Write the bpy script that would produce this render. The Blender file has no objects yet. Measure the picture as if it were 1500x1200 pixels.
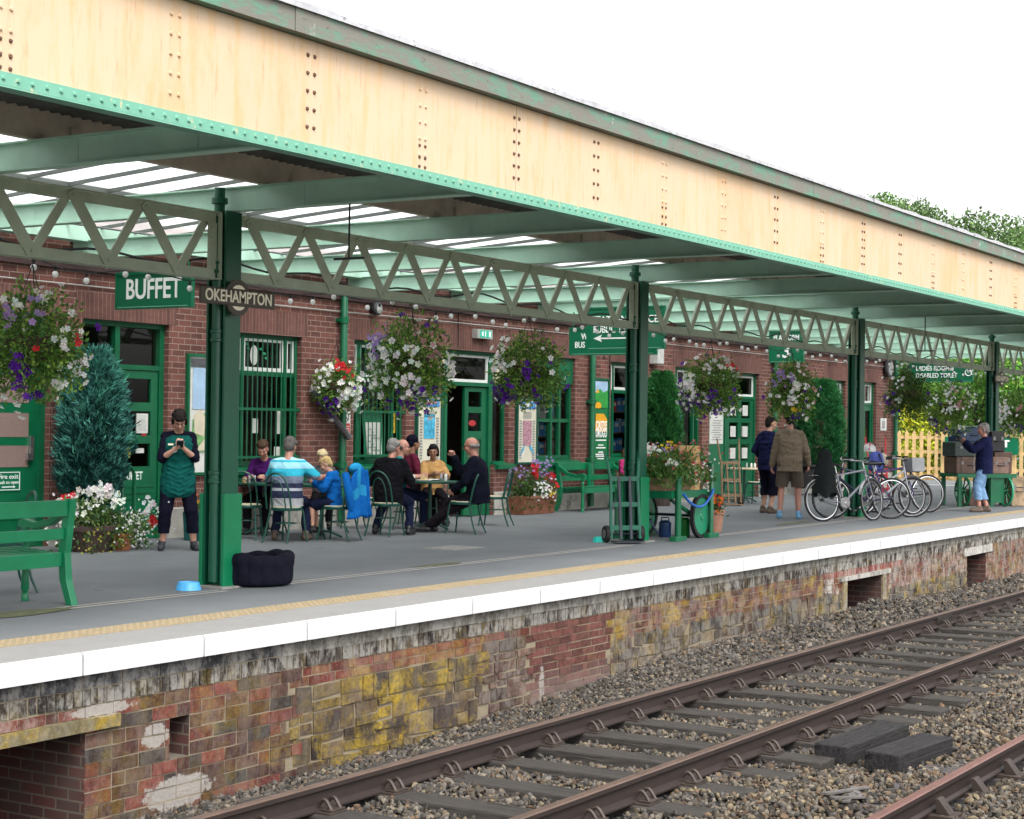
import bpy, bmesh, math, random
import numpy as np
from mathutils import Vector, Matrix, Quaternion
random.seed(7); rng = np.random.default_rng(11)
scene = bpy.context.scene
COL = scene.collection
pi = math.pi
EYE = 1.5

# ------------------------------------------------------------------ helpers
def tag(o, label=None, cat=None, group=None, kind=None):
    if label: o['label'] = label
    if cat: o['category'] = cat
    if group: o['group'] = group
    if kind: o['kind'] = kind
    return o

def empty(name, loc=(0, 0, 0), rz=0.0, label=None, cat=None, group=None):
    o = bpy.data.objects.new(name, None); COL.objects.link(o)
    o.location = loc; o.rotation_euler = (0, 0, rz); o.empty_display_size = .1
    return tag(o, label, cat, group)

def link(name, me, parent=None):
    o = bpy.data.objects.new(name, me); COL.objects.link(o)
    if parent: o.parent = parent
    return o

def copy_tree(o, parent=None, remat=None):
    c = o.copy(); COL.objects.link(c); c.parent = parent
    if parent is None and o.parent: c.parent = None
    for ch in o.children:
        copy_tree(ch, c)
    return c

def root_of(o):
    while o.parent: o = o.parent
    return o

class MB:
    """collects shapes; build() links them as one mesh object"""
    def __init__(s): s.v = []; s.f = []; s.m = []; s.mi = 0
    def add(s, vs, fs):
        b = len(s.v); s.v += [tuple(p) for p in vs]
        for f in fs: s.f.append(tuple(b + i for i in f)); s.m.append(s.mi)
        return s
    def box(s, x0, x1, y0, y1, z0, z1, M=None):
        vs = [Vector((x, y, z)) for z in (z0, z1) for y in (y0, y1) for x in (x0, x1)]
        if M is not None: vs = [M @ v for v in vs]
        return s.add(vs, [(0, 2, 3, 1), (4, 5, 7, 6), (0, 1, 5, 4), (2, 6, 7, 3), (0, 4, 6, 2), (1, 3, 7, 5)])
    def bar(s, p, q, w, h, up=(0, 0, 1)):
        p = Vector(p); q = Vector(q); d = (q - p); L = d.length; d = d / L
        u = Vector(up); r = d.cross(u)
        if r.length < 1e-5: r = d.cross(Vector((1, 0, 0)))
        r.normalize(); u = r.cross(d)
        M = Matrix((r, d, u)).transposed().to_4x4(); M.translation = p
        return s.box(-w / 2, w / 2, 0, L, -h / 2, h / 2, M)
    def tube(s, pts, r, n=8, caps=True, closed=False):
        pts = [Vector(p) for p in pts]; k = len(pts)
        rs = r if isinstance(r, (list, tuple)) else [r] * k
        b = len(s.v); prev = None
        for i, p in enumerate(pts):
            if closed: t = pts[(i + 1) % k] - pts[i - 1]
            else: t = pts[min(i + 1, k - 1)] - pts[max(i - 1, 0)]
            t.normalize()
            if prev is None:
                a = t.orthogonal().normalized()
            else:
                a = prev - t * prev.dot(t)
                if a.length < 1e-6: a = t.orthogonal()
                a.normalize()
            prev = a; c = t.cross(a)
            for j in range(n):
                an = 2 * pi * j / n
                s.v.append(tuple(p + (a * math.cos(an) + c * math.sin(an)) * rs[i]))
        rings = k if closed else k - 1
        for i in range(rings):
            i2 = (i + 1) % k
            for j in range(n):
                j2 = (j + 1) % n
                s.f.append((b + i * n + j, b + i * n + j2, b + i2 * n + j2, b + i2 * n + j)); s.m.append(s.mi)
        if caps and not closed:
            s.f.append(tuple(b + j for j in reversed(range(n)))); s.m.append(s.mi)
            s.f.append(tuple(b + (k - 1) * n + j for j in range(n))); s.m.append(s.mi)
        return s
    def lathe(s, prof, c=(0, 0, 0), n=16, axis='z', M=None, caps=True):
        b = len(s.v); c = Vector(c)
        for (r, h) in prof:
            for j in range(n):
                a = 2 * pi * j / n
                p = Vector((r * math.cos(a), r * math.sin(a), h))
                if axis == 'y': p = Vector((p.x, p.z, p.y))
                if axis == 'x': p = Vector((p.z, p.x, p.y))
                if M is not None: p = M @ p
                s.v.append(tuple(p + c))
        for i in range(len(prof) - 1):
            for j in range(n):
                j2 = (j + 1) % n
                s.f.append((b + i * n + j, b + i * n + j2, b + (i + 1) * n + j2, b + (i + 1) * n + j)); s.m.append(s.mi)
        if not caps: return s
        if prof[0][0] > 1e-5: s.f.append(tuple(b + j for j in reversed(range(n)))); s.m.append(s.mi)
        if prof[-1][0] > 1e-5: s.f.append(tuple(b + (len(prof) - 1) * n + j for j in range(n))); s.m.append(s.mi)
        return s
    def ball(s, c, r, n=10, k=6):
        rx, ry, rz = r if isinstance(r, (tuple, list)) else (r, r, r)
        prof = [(max(math.sin(pi * i / k), 1e-4), -math.cos(pi * i / k)) for i in range(k + 1)]
        M = Matrix.Diagonal((rx, ry, rz))
        return s.lathe(prof, c, n, 'z', M)
    def prism(s, poly, y0, y1, axis='y', M=None):
        """poly of 2D points extruded along an axis; axis y: (x,z), axis x: (y,z), axis z: (x,y)"""
        k = len(poly)
        def P(a, b, t):
            v = Vector((a, t, b)) if axis == 'y' else Vector((t, a, b)) if axis == 'x' else Vector((a, b, t))
            return M @ v if M is not None else v
        vs = [P(a, b, y0) for a, b in poly] + [P(a, b, y1) for a, b in poly]
        fs = [tuple(range(k)), tuple(reversed(range(k, 2 * k)))]
        for i in range(k): j = (i + 1) % k; fs.append((i, i + k, j + k, j))
        return s.add(vs, fs)
    def quad(s, a, b, c, d): return s.add([a, b, c, d], [(0, 1, 2, 3)])
    def build(s, name, mats, parent=None, world=False, smooth=False, bevel=0, fix=True):
        me = bpy.data.meshes.new(name)
        v = s.v
        if world and parent:
            off = root_of(parent).location; v = [(a - off.x, b - off.y, c - off.z) for a, b, c in v]
        me.from_pydata(v, [], s.f)
        if not isinstance(mats, (list, tuple)): mats = [mats]
        for m in mats: me.materials.append(m)
        if len(mats) > 1: me.polygons.foreach_set('material_index', s.m)
        if fix:
            bm = bmesh.new(); bm.from_mesh(me)
            bmesh.ops.recalc_face_normals(bm, faces=bm.faces); bm.to_mesh(me); bm.free()
        if smooth:
            me.polygons.foreach_set('use_smooth', [True] * len(me.polygons))
            try: me.set_sharp_from_angle(angle=math.radians(40))
            except Exception: pass
        me.update()
        o = link(name, me, parent)
        if bevel:
            md = o.modifiers.new('bevel', 'BEVEL'); md.width = bevel; md.segments = 2
            md.limit_method = 'ANGLE'; md.angle_limit = math.radians(40)
        return o

def np_mesh(name, V, F, mat, parent=None, col=None, smooth=False, attrs=None, mats=None, mi=None):
    """numpy mesh: V (n,3); F (m,k) ; col per-face rgb -> corner colour attribute 'Col'"""
    me = bpy.data.meshes.new(name)
    F = np.asarray(F, dtype=np.int32); V = np.asarray(V, dtype=np.float32)
    m, k = F.shape
    me.vertices.add(len(V)); me.vertices.foreach_set('co', V.ravel())
    me.loops.add(m * k); me.loops.foreach_set('vertex_index', F.ravel())
    me.polygons.add(m)
    me.polygons.foreach_set('loop_start', np.arange(0, m * k, k, dtype=np.int32))
    me.polygons.foreach_set('loop_total', np.full(m, k, dtype=np.int32))
    me.polygons.foreach_set('use_smooth', np.full(m, bool(smooth)))
    for mm in (mats or [mat]): me.materials.append(mm)
    if mi is not None: me.polygons.foreach_set('material_index', np.asarray(mi, dtype=np.int32))
    me.update(calc_edges=True)
    if col is not None:
        c = np.ones((m, 4), dtype=np.float32); c[:, :col.shape[1]] = col
        ca = me.attributes.new('Col', 'FLOAT_COLOR', 'CORNER')
        ca.data.foreach_set('color', np.repeat(c, k, axis=0).ravel())
    if attrs:
        for n_, a in attrs.items():
            at = me.attributes.new(n_, 'FLOAT', 'FACE'); at.data.foreach_set('value', np.asarray(a, dtype=np.float32))
    return link(name, me, parent)

# ------------------------------------------------------------------ materials
class NT:
    def __init__(s, name):
        s.mat = bpy.data.materials.new(name); s.mat.use_nodes = True
        s.t = s.mat.node_tree; s.n = s.t.nodes; s.l = s.t.links
        s.b = s.n['Principled BSDF']; s.out = s.n['Material Output']
    def node(s, typ, **kw):
        n = s.n.new(typ)
        for k, v in kw.items():
            if k.startswith('i_'): n.inputs[k[2:].replace('_', ' ')].default_value = v
            else: setattr(n, k, v)
        return n
    def link(s, a, b): s.l.new(a, b)
    def coord(s, kind='Object', scale=(1, 1, 1)):
        tc = s.node('ShaderNodeTexCoord'); mp = s.node('ShaderNodeMapping')
        mp.inputs['Scale'].default_value = scale
        s.link(tc.outputs[kind], mp.inputs['Vector']); return mp.outputs['Vector']
    def noise(s, vec, scale, detail=4, rough=.6):
        n = s.node('ShaderNodeTexNoise'); n.inputs['Scale'].default_value = scale
        n.inputs['Detail'].default_value = detail; n.inputs['Roughness'].default_value = rough
        if vec is not None: s.link(vec, n.inputs['Vector'])
        return n.outputs['Fac']
    def ramp(s, fac, stops):
        r = s.node('ShaderNodeValToRGB'); e = r.color_ramp.elements
        while len(e) < len(stops): e.new(.5)
        for i, (p, c) in enumerate(stops):
            e[i].position = p; e[i].color = (c, c, c, 1) if isinstance(c, (int, float)) else (*c, 1)
        s.link(fac, r.inputs['Fac']); return r.outputs['Color']
    def mix(s, fac, a, b, mode='MIX'):
        m = s.node('ShaderNodeMix', data_type='RGBA', blend_type=mode)
        def setin(i, v):
            if isinstance(v, (tuple, list)): m.inputs[i].default_value = (*v[:3], 1)
            elif isinstance(v, (int, float)): m.inputs[i].default_value = v if i == 0 else (v, v, v, 1)
            else: s.link(v, m.inputs[i])
        setin(0, fac); setin(6, a); setin(7, b); return m.outputs[2]
    def math(s, op, a, b=0.0, clamp=False):
        m = s.node('ShaderNodeMath', operation=op, use_clamp=clamp)
        for i, v in enumerate((a, b)):
            if isinstance(v, (int, float)): m.inputs[i].default_value = v
            else: s.link(v, m.inputs[i])
        return m.outputs[0]
    def bump(s, h, strength=.3, dist=.01):
        b = s.node('ShaderNodeBump'); b.inputs['Strength'].default_value = strength
        b.inputs['Distance'].default_value = dist
        s.link(h, b.inputs['Height']); s.link(b.outputs['Normal'], s.b.inputs['Normal'])
    def base(s, c):
        if isinstance(c, (tuple, list)): s.b.inputs['Base Color'].default_value = (*c, 1)
        else: s.link(c, s.b.inputs['Base Color'])
    def set(s, rough=None, metal=None, spec=None):
        if rough is not None:
            if isinstance(rough, (int, float)): s.b.inputs['Roughness'].default_value = rough
            else: s.link(rough, s.b.inputs['Roughness'])
        if metal is not None: s.b.inputs['Metallic'].default_value = metal
        if spec is not None: s.b.inputs['Specular IOR Level'].default_value = spec

_mc = {}
def plain(name, c, rough=.5, var=.18, scale=6, metal=0, spec=.5, bump=0, bscale=40, wear=None, wscale=3, wlo=.62):
    """paint/cloth/metal with a noise-broken colour; wear = colour showing through in patches"""
    if name in _mc: return _mc[name]
    t = NT(name); v = t.coord()
    f = t.noise(v, scale, 5)
    lo = tuple(x * (1 - var) for x in c); hi = tuple(min(1, x * (1 + var)) for x in c)
    col = t.mix(t.ramp(f, [(.3, 0.), (.7, 1.)]), lo, hi)
    if wear:
        w = t.ramp(t.noise(v, wscale, 8, .75), [(wlo, 0.), (wlo + .05, 1.)])
        col = t.mix(w, col, wear)
    t.base(col); t.set(rough, metal, spec)
    if bump: t.bump(t.noise(v, bscale, 4), bump)
    _mc[name] = t.mat; return t.mat

def cloth(name, c, var=.15, bump=.5):
    if name in _mc: return _mc[name]
    t = NT(name); v = t.coord()
    t.base(t.mix(t.noise(v, 9, 4), tuple(x * (1 - var) for x in c), tuple(x * (1 + var) for x in c)))
    t.set(.9, 0, .12)
    h = t.math('ADD', t.noise(v, 14, 3), t.math('MULTIPLY', t.noise(v, 160, 2), .15))
    t.bump(h, bump, .03)
    _mc[name] = t.mat; return t.mat

def attr_mat(name, rough=.7, spec=.3, noise=.3, nscale=30, trans=0, bump=0, bscale=60):
    """colour from the mesh's own 'Col' attribute (leaf, stone, petal colours)"""
    t = NT(name); a = t.node('ShaderNodeAttribute', attribute_name='Col')
    c = a.outputs['Color']
    if noise:
        v = t.coord(); f = t.noise(v, nscale, 4)
        c = t.mix(1.0, c, t.ramp(f, [(.25, 1 - noise), (.75, 1 + noise)]), 'MULTIPLY')
    t.base(c); t.set(rough, 0, spec)
    if bump: t.bump(t.noise(t.coord(), bscale, 5), bump)
    if trans:
        tr = t.node('ShaderNodeBsdfTranslucent'); mx = t.node('ShaderNodeMixShader'); mx.inputs[0].default_value = trans
        t.link(c, tr.inputs['Color']); t.link(t.b.outputs[0], mx.inputs[1]); t.link(tr.outputs[0], mx.inputs[2])
        t.link(mx.outputs[0], t.out.inputs['Surface'])
    return t.mat

GREEN = plain('green_paint', (.004, .115, .048), .32, .15, 5)
DGREEN = plain('dark_green_paint', (.003, .075, .045), .35, .15, 5, wear=(.02, .03, .02), wscale=5, wlo=.7)
BENCHG = plain('bench_green_paint', (.004, .17, .07), .3, .12, 6, wear=(.05, .09, .04), wscale=9, wlo=.72)
SIGNG = plain('sign_green', (.003, .135, .062), .35, .06, 3)
WHITE = plain('white_paint', (.78, .78, .76), .4, .05, 8)
LETTER = plain('white_lettering', (.9, .9, .88), .5, .03, 8)
CREAMP = plain('cream_lettering', (.82, .76, .6), .5, .05, 8)
BLACK = plain('black_paint', (.006, .0065, .01), .4, .2, 8)
RUBBER = plain('black_rubber', (.007, .007, .008), .75, .2, 12)
STEEL = plain('bright_steel', (.55, .55, .57), .25, .1, 8, metal=.9)
DSTEEL = plain('dull_steel', (.2, .2, .2), .5, .2, 8, metal=.5)
TERRA = plain('terracotta', (.32, .105, .05), .8, .25, 12, bump=.2)
TIMBER = plain('weathered_timber', (.2, .13, .075), .75, .3, 9, bump=.3)
CREAMSEAT = plain('cream_seat', (.55, .47, .33), .5, .1, 10)
CHAIRG = plain('chair_green_metal', (.006, .062, .043), .35, .15, 8)

def glass_mat():
    t = NT('window_glass'); t.n.remove(t.b)
    tr = t.node('ShaderNodeBsdfTransparent'); tr.inputs['Color'].default_value = (.72, .76, .76, 1)
    gl = t.node('ShaderNodeBsdfGlossy'); gl.inputs['Roughness'].default_value = .02
    fr = t.node('ShaderNodeFresnel'); fr.inputs['IOR'].default_value = 1.5
    mx = t.node('ShaderNodeMixShader')
    t.link(fr.outputs[0], mx.inputs[0]); t.link(tr.outputs[0], mx.inputs[1]); t.link(gl.outputs[0], mx.inputs[2])
    t.link(mx.outputs[0], t.out.inputs['Surface']); return t.mat
GLASS = glass_mat()
def roof_glass_mat():
    t = NT('roof_glass'); t.n.remove(t.b)
    tr = t.node('ShaderNodeBsdfTransparent'); tl = t.node('ShaderNodeBsdfTranslucent')
    v = t.coord(); d = t.ramp(t.noise(v, 3, 5), [(.3, (.8, .83, .83)), (.7, (.95, .96, .96))])
    t.link(d, tr.inputs['Color']); tl.inputs['Color'].default_value = (.85, .87, .86, 1)
    mx = t.node('ShaderNodeMixShader'); mx.inputs[0].default_value = .3
    t.link(tr.outputs[0], mx.inputs[1]); t.link(tl.outputs[0], mx.inputs[2]); t.link(mx.outputs[0], t.out.inputs['Surface']); return t.mat
ROOFGLASS = roof_glass_mat()

_dg = bpy.context.evaluated_depsgraph_get
def eval_mesh(o):
    """mesh of an object with its modifiers or curve applied; the helper object is removed"""
    bpy.context.view_layer.update()
    me = bpy.data.meshes.new_from_object(o.evaluated_get(_dg()))
    d = o.data; bpy.data.objects.remove(o)
    if isinstance(d, bpy.types.Mesh): bpy.data.meshes.remove(d)
    else: bpy.data.curves.remove(d)
    return me

def text(s, h, mat, parent, M, name='lettering', width=None, ext=.003, bold=.0, align='CENTER'):
    """raised letters; M places them: local x = reading direction, y = up, z = out of the board"""
    cu = bpy.data.curves.new('t', 'FONT'); cu.body = s; cu.size = h * 1.42; cu.extrude = ext; cu.offset = bold
    cu.align_x = align; cu.align_y = 'CENTER'; cu.resolution_u = 3; cu.space_line = .82
    o = bpy.data.objects.new('t', cu); COL.objects.link(o)
    me = eval_mesh(o); me.name = name
    if width:
        xs = [v.co.x for v in me.vertices]; w = max(xs) - min(xs); k = width / w
        for v in me.vertices: v.co.x *= k
    me.transform(M); me.materials.clear(); me.materials.append(mat)
    return link(name, me, parent)

def frameM(o, x, y):
    """4x4 from origin, reading direction, up"""
    x = Vector(x).normalized(); y = Vector(y).normalized(); z = x.cross(y)
    M = Matrix((x, y, z)).transposed().to_4x4(); M.translation = Vector(o); return M

# ------------------------------------------------------------------ camera: eye on the opposite platform
R = [[.526, .015, .85], [-.85, -.006, .527], [.013, -1., .009]]
vx = Vector((1554, 44, 0)); vy = Vector((-4050, -30, 0))
F = math.sqrt(-(vx.x * vy.x + vx.y * vy.y)); vx.z = vy.z = F
X = vx.normalized(); Y = vy.normalized(); Zd = -(X.cross(Y)); Zd.normalize()
if Zd.y > 0: Zd = -Zd
R = Matrix((X, Y, Zd))            # rows: world axes seen from the camera (x right, y down, z ahead)
cam = bpy.data.cameras.new('camera'); camo = bpy.data.objects.new('camera', cam); COL.objects.link(camo)
right = R @ Vector((1, 0, 0)); up = R @ Vector((0, -1, 0)); back = R @ Vector((0, 0, -1))
right.normalize(); back = (back - right * back.dot(right)).normalized(); up = back.cross(right)
Mc = Matrix((right, up, back)).transposed().to_4x4(); Mc.translation = (0, 0, EYE)
camo.matrix_world = Mc
cam.sensor_width = 36; cam.lens = 36 * F / 1500; cam.clip_end = 2000; cam.clip_start = .1
scene.camera = camo
# ------------------------------------------------------------------ daylight, overcast
SUN_EL, SUN_AZ = math.radians(52), math.radians(0)
w = bpy.data.worlds.new('World'); scene.world = w; w.use_nodes = True
nt = w.node_tree; bg = nt.nodes['Background']
sky = nt.nodes.new('ShaderNodeTexSky'); sky.sky_type = 'NISHITA'; sky.sun_disc = False
sky.sun_elevation = SUN_EL; sky.air_density = 1.0; sky.dust_density = 4; sky.ozone_density = 1
hs = nt.nodes.new('ShaderNodeHueSaturation'); hs.inputs['Saturation'].default_value = .12
nt.links.new(sky.outputs[0], hs.inputs['Color']); nt.links.new(hs.outputs[0], bg.inputs['Color'])
bg.inputs['Strength'].default_value = .15
sl = bpy.data.lights.new('sun', 'SUN'); so = bpy.data.objects.new('sun', sl); COL.objects.link(so)
sl.energy = .7; sl.angle = math.radians(25); sl.color = (1, .96, .9)
# light travels from above the track (-Y, a little -X) towards the building
sd = Vector((.45, .75, 0)).normalized() * math.cos(SUN_EL) + Vector((0, 0, -math.sin(SUN_EL)))
so.rotation_euler = sd.to_track_quat('-Z', 'Y').to_euler()
to_sun = -sd; sky.sun_rotation = math.atan2(to_sun.x, to_sun.y)
scene.view_settings.view_transform = 'Standard'; scene.view_settings.look = 'None'
scene.view_settings.gamma = 1; scene.view_settings.exposure = 1.5
scene.cycles.max_bounces = 10; scene.cycles.transparent_max_bounces = 16; scene.cycles.diffuse_bounces = 5
# ================================================================== platform, wall, track
def gp(px, py, z=0.0):
    """ground point seen at a pixel of the 1500x1200 photograph"""
    d = R @ Vector((px - 750, py - 600, F)); t = (z - EYE) / d.z
    return Vector((d.x * t, d.y * t, z))
YE, YW, YC, YF = 8.15, 15.3, 10.45, 7.5      # platform edge, building wall, column row, canopy fascia

# ---- asphalt
t = NT('asphalt'); v = t.coord()
big = t.noise(v, .7, 6, .65); fine = t.noise(v, 90, 3)
c = t.mix(t.ramp(big, [(.3, 0.), (.72, 1.)]), (.09, .1, .107), (.165, .176, .183))
c = t.mix(t.ramp(fine, [(.35, .0), (.7, .75)]), c, (.2, .21, .22))
st = t.ramp(t.noise(v, 2.3, 7, .7), [(.63, 0.), (.7, .55)])
c = t.mix(st, c, (.07, .075, .075))
ms = t.ramp(t.noise(v, 1.6, 8, .75), [(.66, 0.), (.74, .5)])
c = t.mix(ms, c, (.1, .115, .05))
spots = t.node('ShaderNodeTexVoronoi'); spots.inputs['Scale'].default_value = 2.2; t.link(v, spots.inputs['Vector'])
c = t.mix(t.ramp(spots.outputs['Distance'], [(.025, .75), (.04, 0.)]), c, (.42, .42, .4))
t.base(c); t.set(.85, 0, .3); t.bump(fine, .35, .006); ASPHALT = t.mat
mb = MB()
mb.quad((-40, 9.055, 0), (140, 9.055, 0), (140, 70, 0), (-40, 70, 0))
tag(mb.build('platform', ASPHALT), kind='structure')
# ---- concrete coping slabs with joints
t = NT('coping_concrete'); v = t.coord()
c = t.mix(t.noise(v, 2.5, 6, .7), (.2, .197, .19), (.29, .285, .275))
c = t.mix(t.ramp(t.noise(v, 30, 4), [(.55, 0.), (.8, .5)]), c, (.13, .127, .122)); t.base(c); t.set(.85, 0, .3)
t.bump(t.noise(v, 70, 3), .25, .004); CONC = t.mat
mb = MB(); x = 2.0
while x < 120:
    mb.box(x + .004, x + 1.145, 8.184, 8.755, -.028, random.uniform(-.002, .003)); x += 1.15
o = mb.build('coping_slabs', CONC, bevel=.006); tag(o, kind='structure')
# ---- tactile strip: rows of little domes
t = NT('tactile_paving'); v = t.coord()
c = t.mix(t.noise(v, 3, 6, .7), (.24, .19, .115), (.32, .255, .16))
c = t.mix(t.ramp(t.noise(v, 1.3, 8, .75), [(.58, 0.), (.7, .5)]), c, (.24, .2, .13)); t.base(c); t.set(.8, 0, .3); TACT = t.mat
mb = MB()
mb.box(-20, 120, 8.758, 9.052, -.1, .001)
for i in range(int((34 - 6) / .067)):
    xx = 6.5 + i * .067
    for j in range(4):
        yy = 8.805 + j * .067
        mb.add([(xx - .016, yy - .016, .001), (xx + .016, yy - .016, .001), (xx + .016, yy + .016, .001), (xx - .016, yy + .016, .001),
                (xx - .009, yy - .009, .007), (xx + .009, yy - .009, .007), (xx + .009, yy + .009, .007), (xx - .009, yy + .009, .007)],
               [(4, 5, 6, 7), (0, 1, 5, 4), (1, 2, 6, 5), (2, 3, 7, 6), (3, 0, 4, 7)])
tag(mb.build('tactile_strip', TACT), kind='structure')
# ---- white edge blocks
WEDGE = plain('white_edge_paint', (.52, .52, .53), .55, .06, 3, wear=(.22, .21, .22), wscale=7, wlo=.66, bump=.1)
mb = MB(); x = 2.2
prof = [(8.15, -.148), (8.15, -.03), (8.154, -.012), (8.163, -.003), (8.18, -.001), (8.255, -.03), (8.255, -.148)]
while x < 120:
    mb.prism(prof, x + .008, x + 1.142, 'x'); x += 1.15
o = mb.build('white_edge', WEDGE); tag(o, kind='structure')
# ---- drainage channel line
LINE = plain('channel_concrete', (.4, .385, .35), .8, .2, 9, wear=(.14, .14, .12), wscale=2, wlo=.66)
mb = MB()
for a, b in ((10.1, 10.15), (10.21, 10.25)):
    for x0, x1 in ((9.6, 11.6), (12.4, 19.3), (21.5, 27.8), (28.6, 44)): mb.quad((x0, a, .004), (x1, a, .004), (x1, b, .004), (x0, b, .004))
tag(mb.build('channel_edging', LINE), kind='structure')
MOSS = plain('moss_patch', (.1, .11, .055), .95, .4, 12)
def patch(x, y, rx, ry, z, mat, name, kind='structure'):
    m = MB(); k = 22; pts = []
    for i in range(k):
        a = 2 * pi * i / k; r = random.uniform(.72, 1.1); pts.append((x + rx * r * math.cos(a), y + ry * r * math.sin(a), z))
    m.add(pts, [tuple(range(k))]); return tag(m.build(name, mat), kind=kind)
patch(9.3, 10.15, .55, .16, .006, MOSS, 'moss'); patch(15.2, 10.3, .5, .1, .006, MOSS, 'moss'); patch(25.6, 10.55, .8, .12, .006, MOSS, 'moss')
mh = MB(); mh.box(-.34, .34, -.24, .24, 0, .006); mh.box(-.28, .28, -.18, .18, .006, .009)
o = mh.build('manhole_cover', plain('manhole_iron', (.24, .235, .22), .8, .25, 12)); o.location = gp(664, 803); tag(o, 'flat grey manhole cover set in the asphalt in front of the cafe tables', 'manhole cover')

# ---- wall below the platform edge: real bricks and stones on a mortar bed
t = NT('platform_masonry'); a = t.node('ShaderNodeAttribute', attribute_name='Col'); v = t.coord()
li = t.node('ShaderNodeAttribute', attribute_name='lichen').outputs['Fac']; lm = t.node('ShaderNodeAttribute', attribute_name='lime').outputs['Fac']
c = t.mix(1., a.outputs['Color'], t.ramp(t.noise(v, 22, 6, .7), [(.28, .4), (.72, 1.4)]), 'MULTIPLY')
n1 = t.noise(v, 3.2, 8, .75); n2 = t.noise(t.coord('Object', (1, 1, .55)), 9, 8, .75)
f = t.math('MULTIPLY', li, t.ramp(n1, [(.47, 0.), (.6, 1.)]))
yel = t.mix(t.ramp(t.noise(v, 30, 5, .7), [(.35, 0.), (.65, 1.)]), (.14, .095, .02), (.4, .27, .02))
c = t.mix(t.math('MULTIPLY', f, .85), c, yel)
g = t.math('MULTIPLY', lm, t.ramp(n2, [(.44, 0.), (.56, 1.)]), True)
c = t.mix(g, c, (.5, .48, .44))
spm = t.node('ShaderNodeSeparateXYZ'); t.link(v, spm.inputs[0])
for (cx_, cz_, rx_, rz_) in ((8.95, -1.08, .36, .12), (8.22, -.405, .3, .045), (8.72, -.66, .13, .09), (13.9, -.95, .05, .2)):      # smears of lime mortar
    dx_ = t.math('MULTIPLY', t.math('SUBTRACT', spm.outputs[0], cx_ - 22), 1 / rx_); dz_ = t.math('MULTIPLY', t.math('SUBTRACT', spm.outputs[2], cz_ + 1.6), 1 / rz_)
    dd_ = t.math('ADD', t.math('ADD', t.math('MULTIPLY', dx_, dx_), t.math('MULTIPLY', dz_, dz_)), t.math('MULTIPLY', t.math('SUBTRACT', t.noise(v, 16, 6, .7), .5), 2.6))
    c = t.mix(t.ramp(dd_, [(.75, .9), (.95, 0.)]), c, t.mix(t.noise(v, 40, 5), (.2, .18, .16), (.4, .38, .35)))
dust = t.node('ShaderNodeAttribute', attribute_name='dust').outputs['Fac']
c = t.mix(t.math('MULTIPLY', dust, t.ramp(t.noise(v, 2.5, 5), [(.3, .45), (.6, 1.)])), c, (.2, .165, .15))
t.base(c); t.set(.92, 0, .2); t.bump(t.math('ADD', t.noise(v, 24, 8, .7), t.noise(v, 120, 3)), .55, .02); MASON = t.mat
t = NT('mortar'); v = t.coord()
c = t.mix(t.noise(v, 5, 8, .75), (.1, .083, .06), (.31, .26, .18)); t.base(c); t.set(.95, 0, .2); t.bump(t.noise(v, 60, 6), .6, .01); MORTAR = t.mat

XS_ = 6.6
BR = []      # x0 x1 z0 z1 proud col lichen lime dust jitter
HOLES = [(5.8, 8.07, -2, -.534), (8.86, 9.06, -.844, -.559), (21.85, 23.22, -2, -.518), (27.21, 28.25, -2, -.494)]  # openings and walling limits below are baked after scaling about the camera
def clear(x0, x1, z0, z1):
    return all(x1 <= h[0] or x0 >= h[1] or z1 <= h[2] or z0 >= h[3] for h in HOLES)
def put(x0, x1, z0, z1, col, lich=0, lime=0, dust=0, proud=0.0, jit=.004, var=.25):
    for h in HOLES:               # trim at openings
        if x0 < h[0] < x1 and z0 < h[3] and z1 > h[2]: x1 = h[0]
        elif x0 < h[1] < x1 and z0 < h[3] and z1 > h[2]: x0 = h[1]
    if x1 - x0 < .02 or not clear(x0 + .002, x1 - .002, z0 + .002, z1 - .002): return
    k = rng.uniform(1 - var, 1 + var) * .74
    xm, zm = (x0 + x1) / 2, (z0 + z1) / 2
    lich = max(0, lich * (.75 + .5 * math.sin(xm * 2.3) * math.sin(xm * .9 + zm * 3)) + rng.uniform(-.1, .1))
    BR.append((x0, x1, z0, z1, proud + rng.uniform(-.004, .004), *(np.array(col) * k), lich, lime, dust, jit))
RED, DKR, BLUEB = (.175, .05, .038), (.085, .038, .032), (.085, .085, .092)
def bnd(x, z):      # toothed boundary between one kind of walling and the next
    if x in EDGES: return x
    return x + (.06 if int(-z / .075 + .5) % 2 else -.05) + .05 * math.sin(z * 23 + x)
EDGES = {XS_, 8.066, 8.347, 21.69, 23.384, 23.375, 21.012, 24.111, 27.209, 28.255, 60}
def courses(x0, x1, ztop, zbot, cols, lich=0, lime=0, dustf=None, h=.075, L=.225, jit=.003, proud=0):
    z = ztop; r = 0
    while z > zbot:
        xa, xb = bnd(x0, z), bnd(x1, z)
        x = xa - (L / 2 if r % 2 else 0); r += 1
        while x < xb:
            ll = L if random.random() < .75 else L / 2
            a, b = max(x, xa), min(x + ll, xb)
            if b - a > .03:
                cc = cols[int(rng.integers(len(cols)))]
                put(a + .005, b - .005, z - h + .005, z - .005, cc, lich, lime, dustf(z) if dustf else 0, proud, jit)
            x += ll
        z -= h
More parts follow.
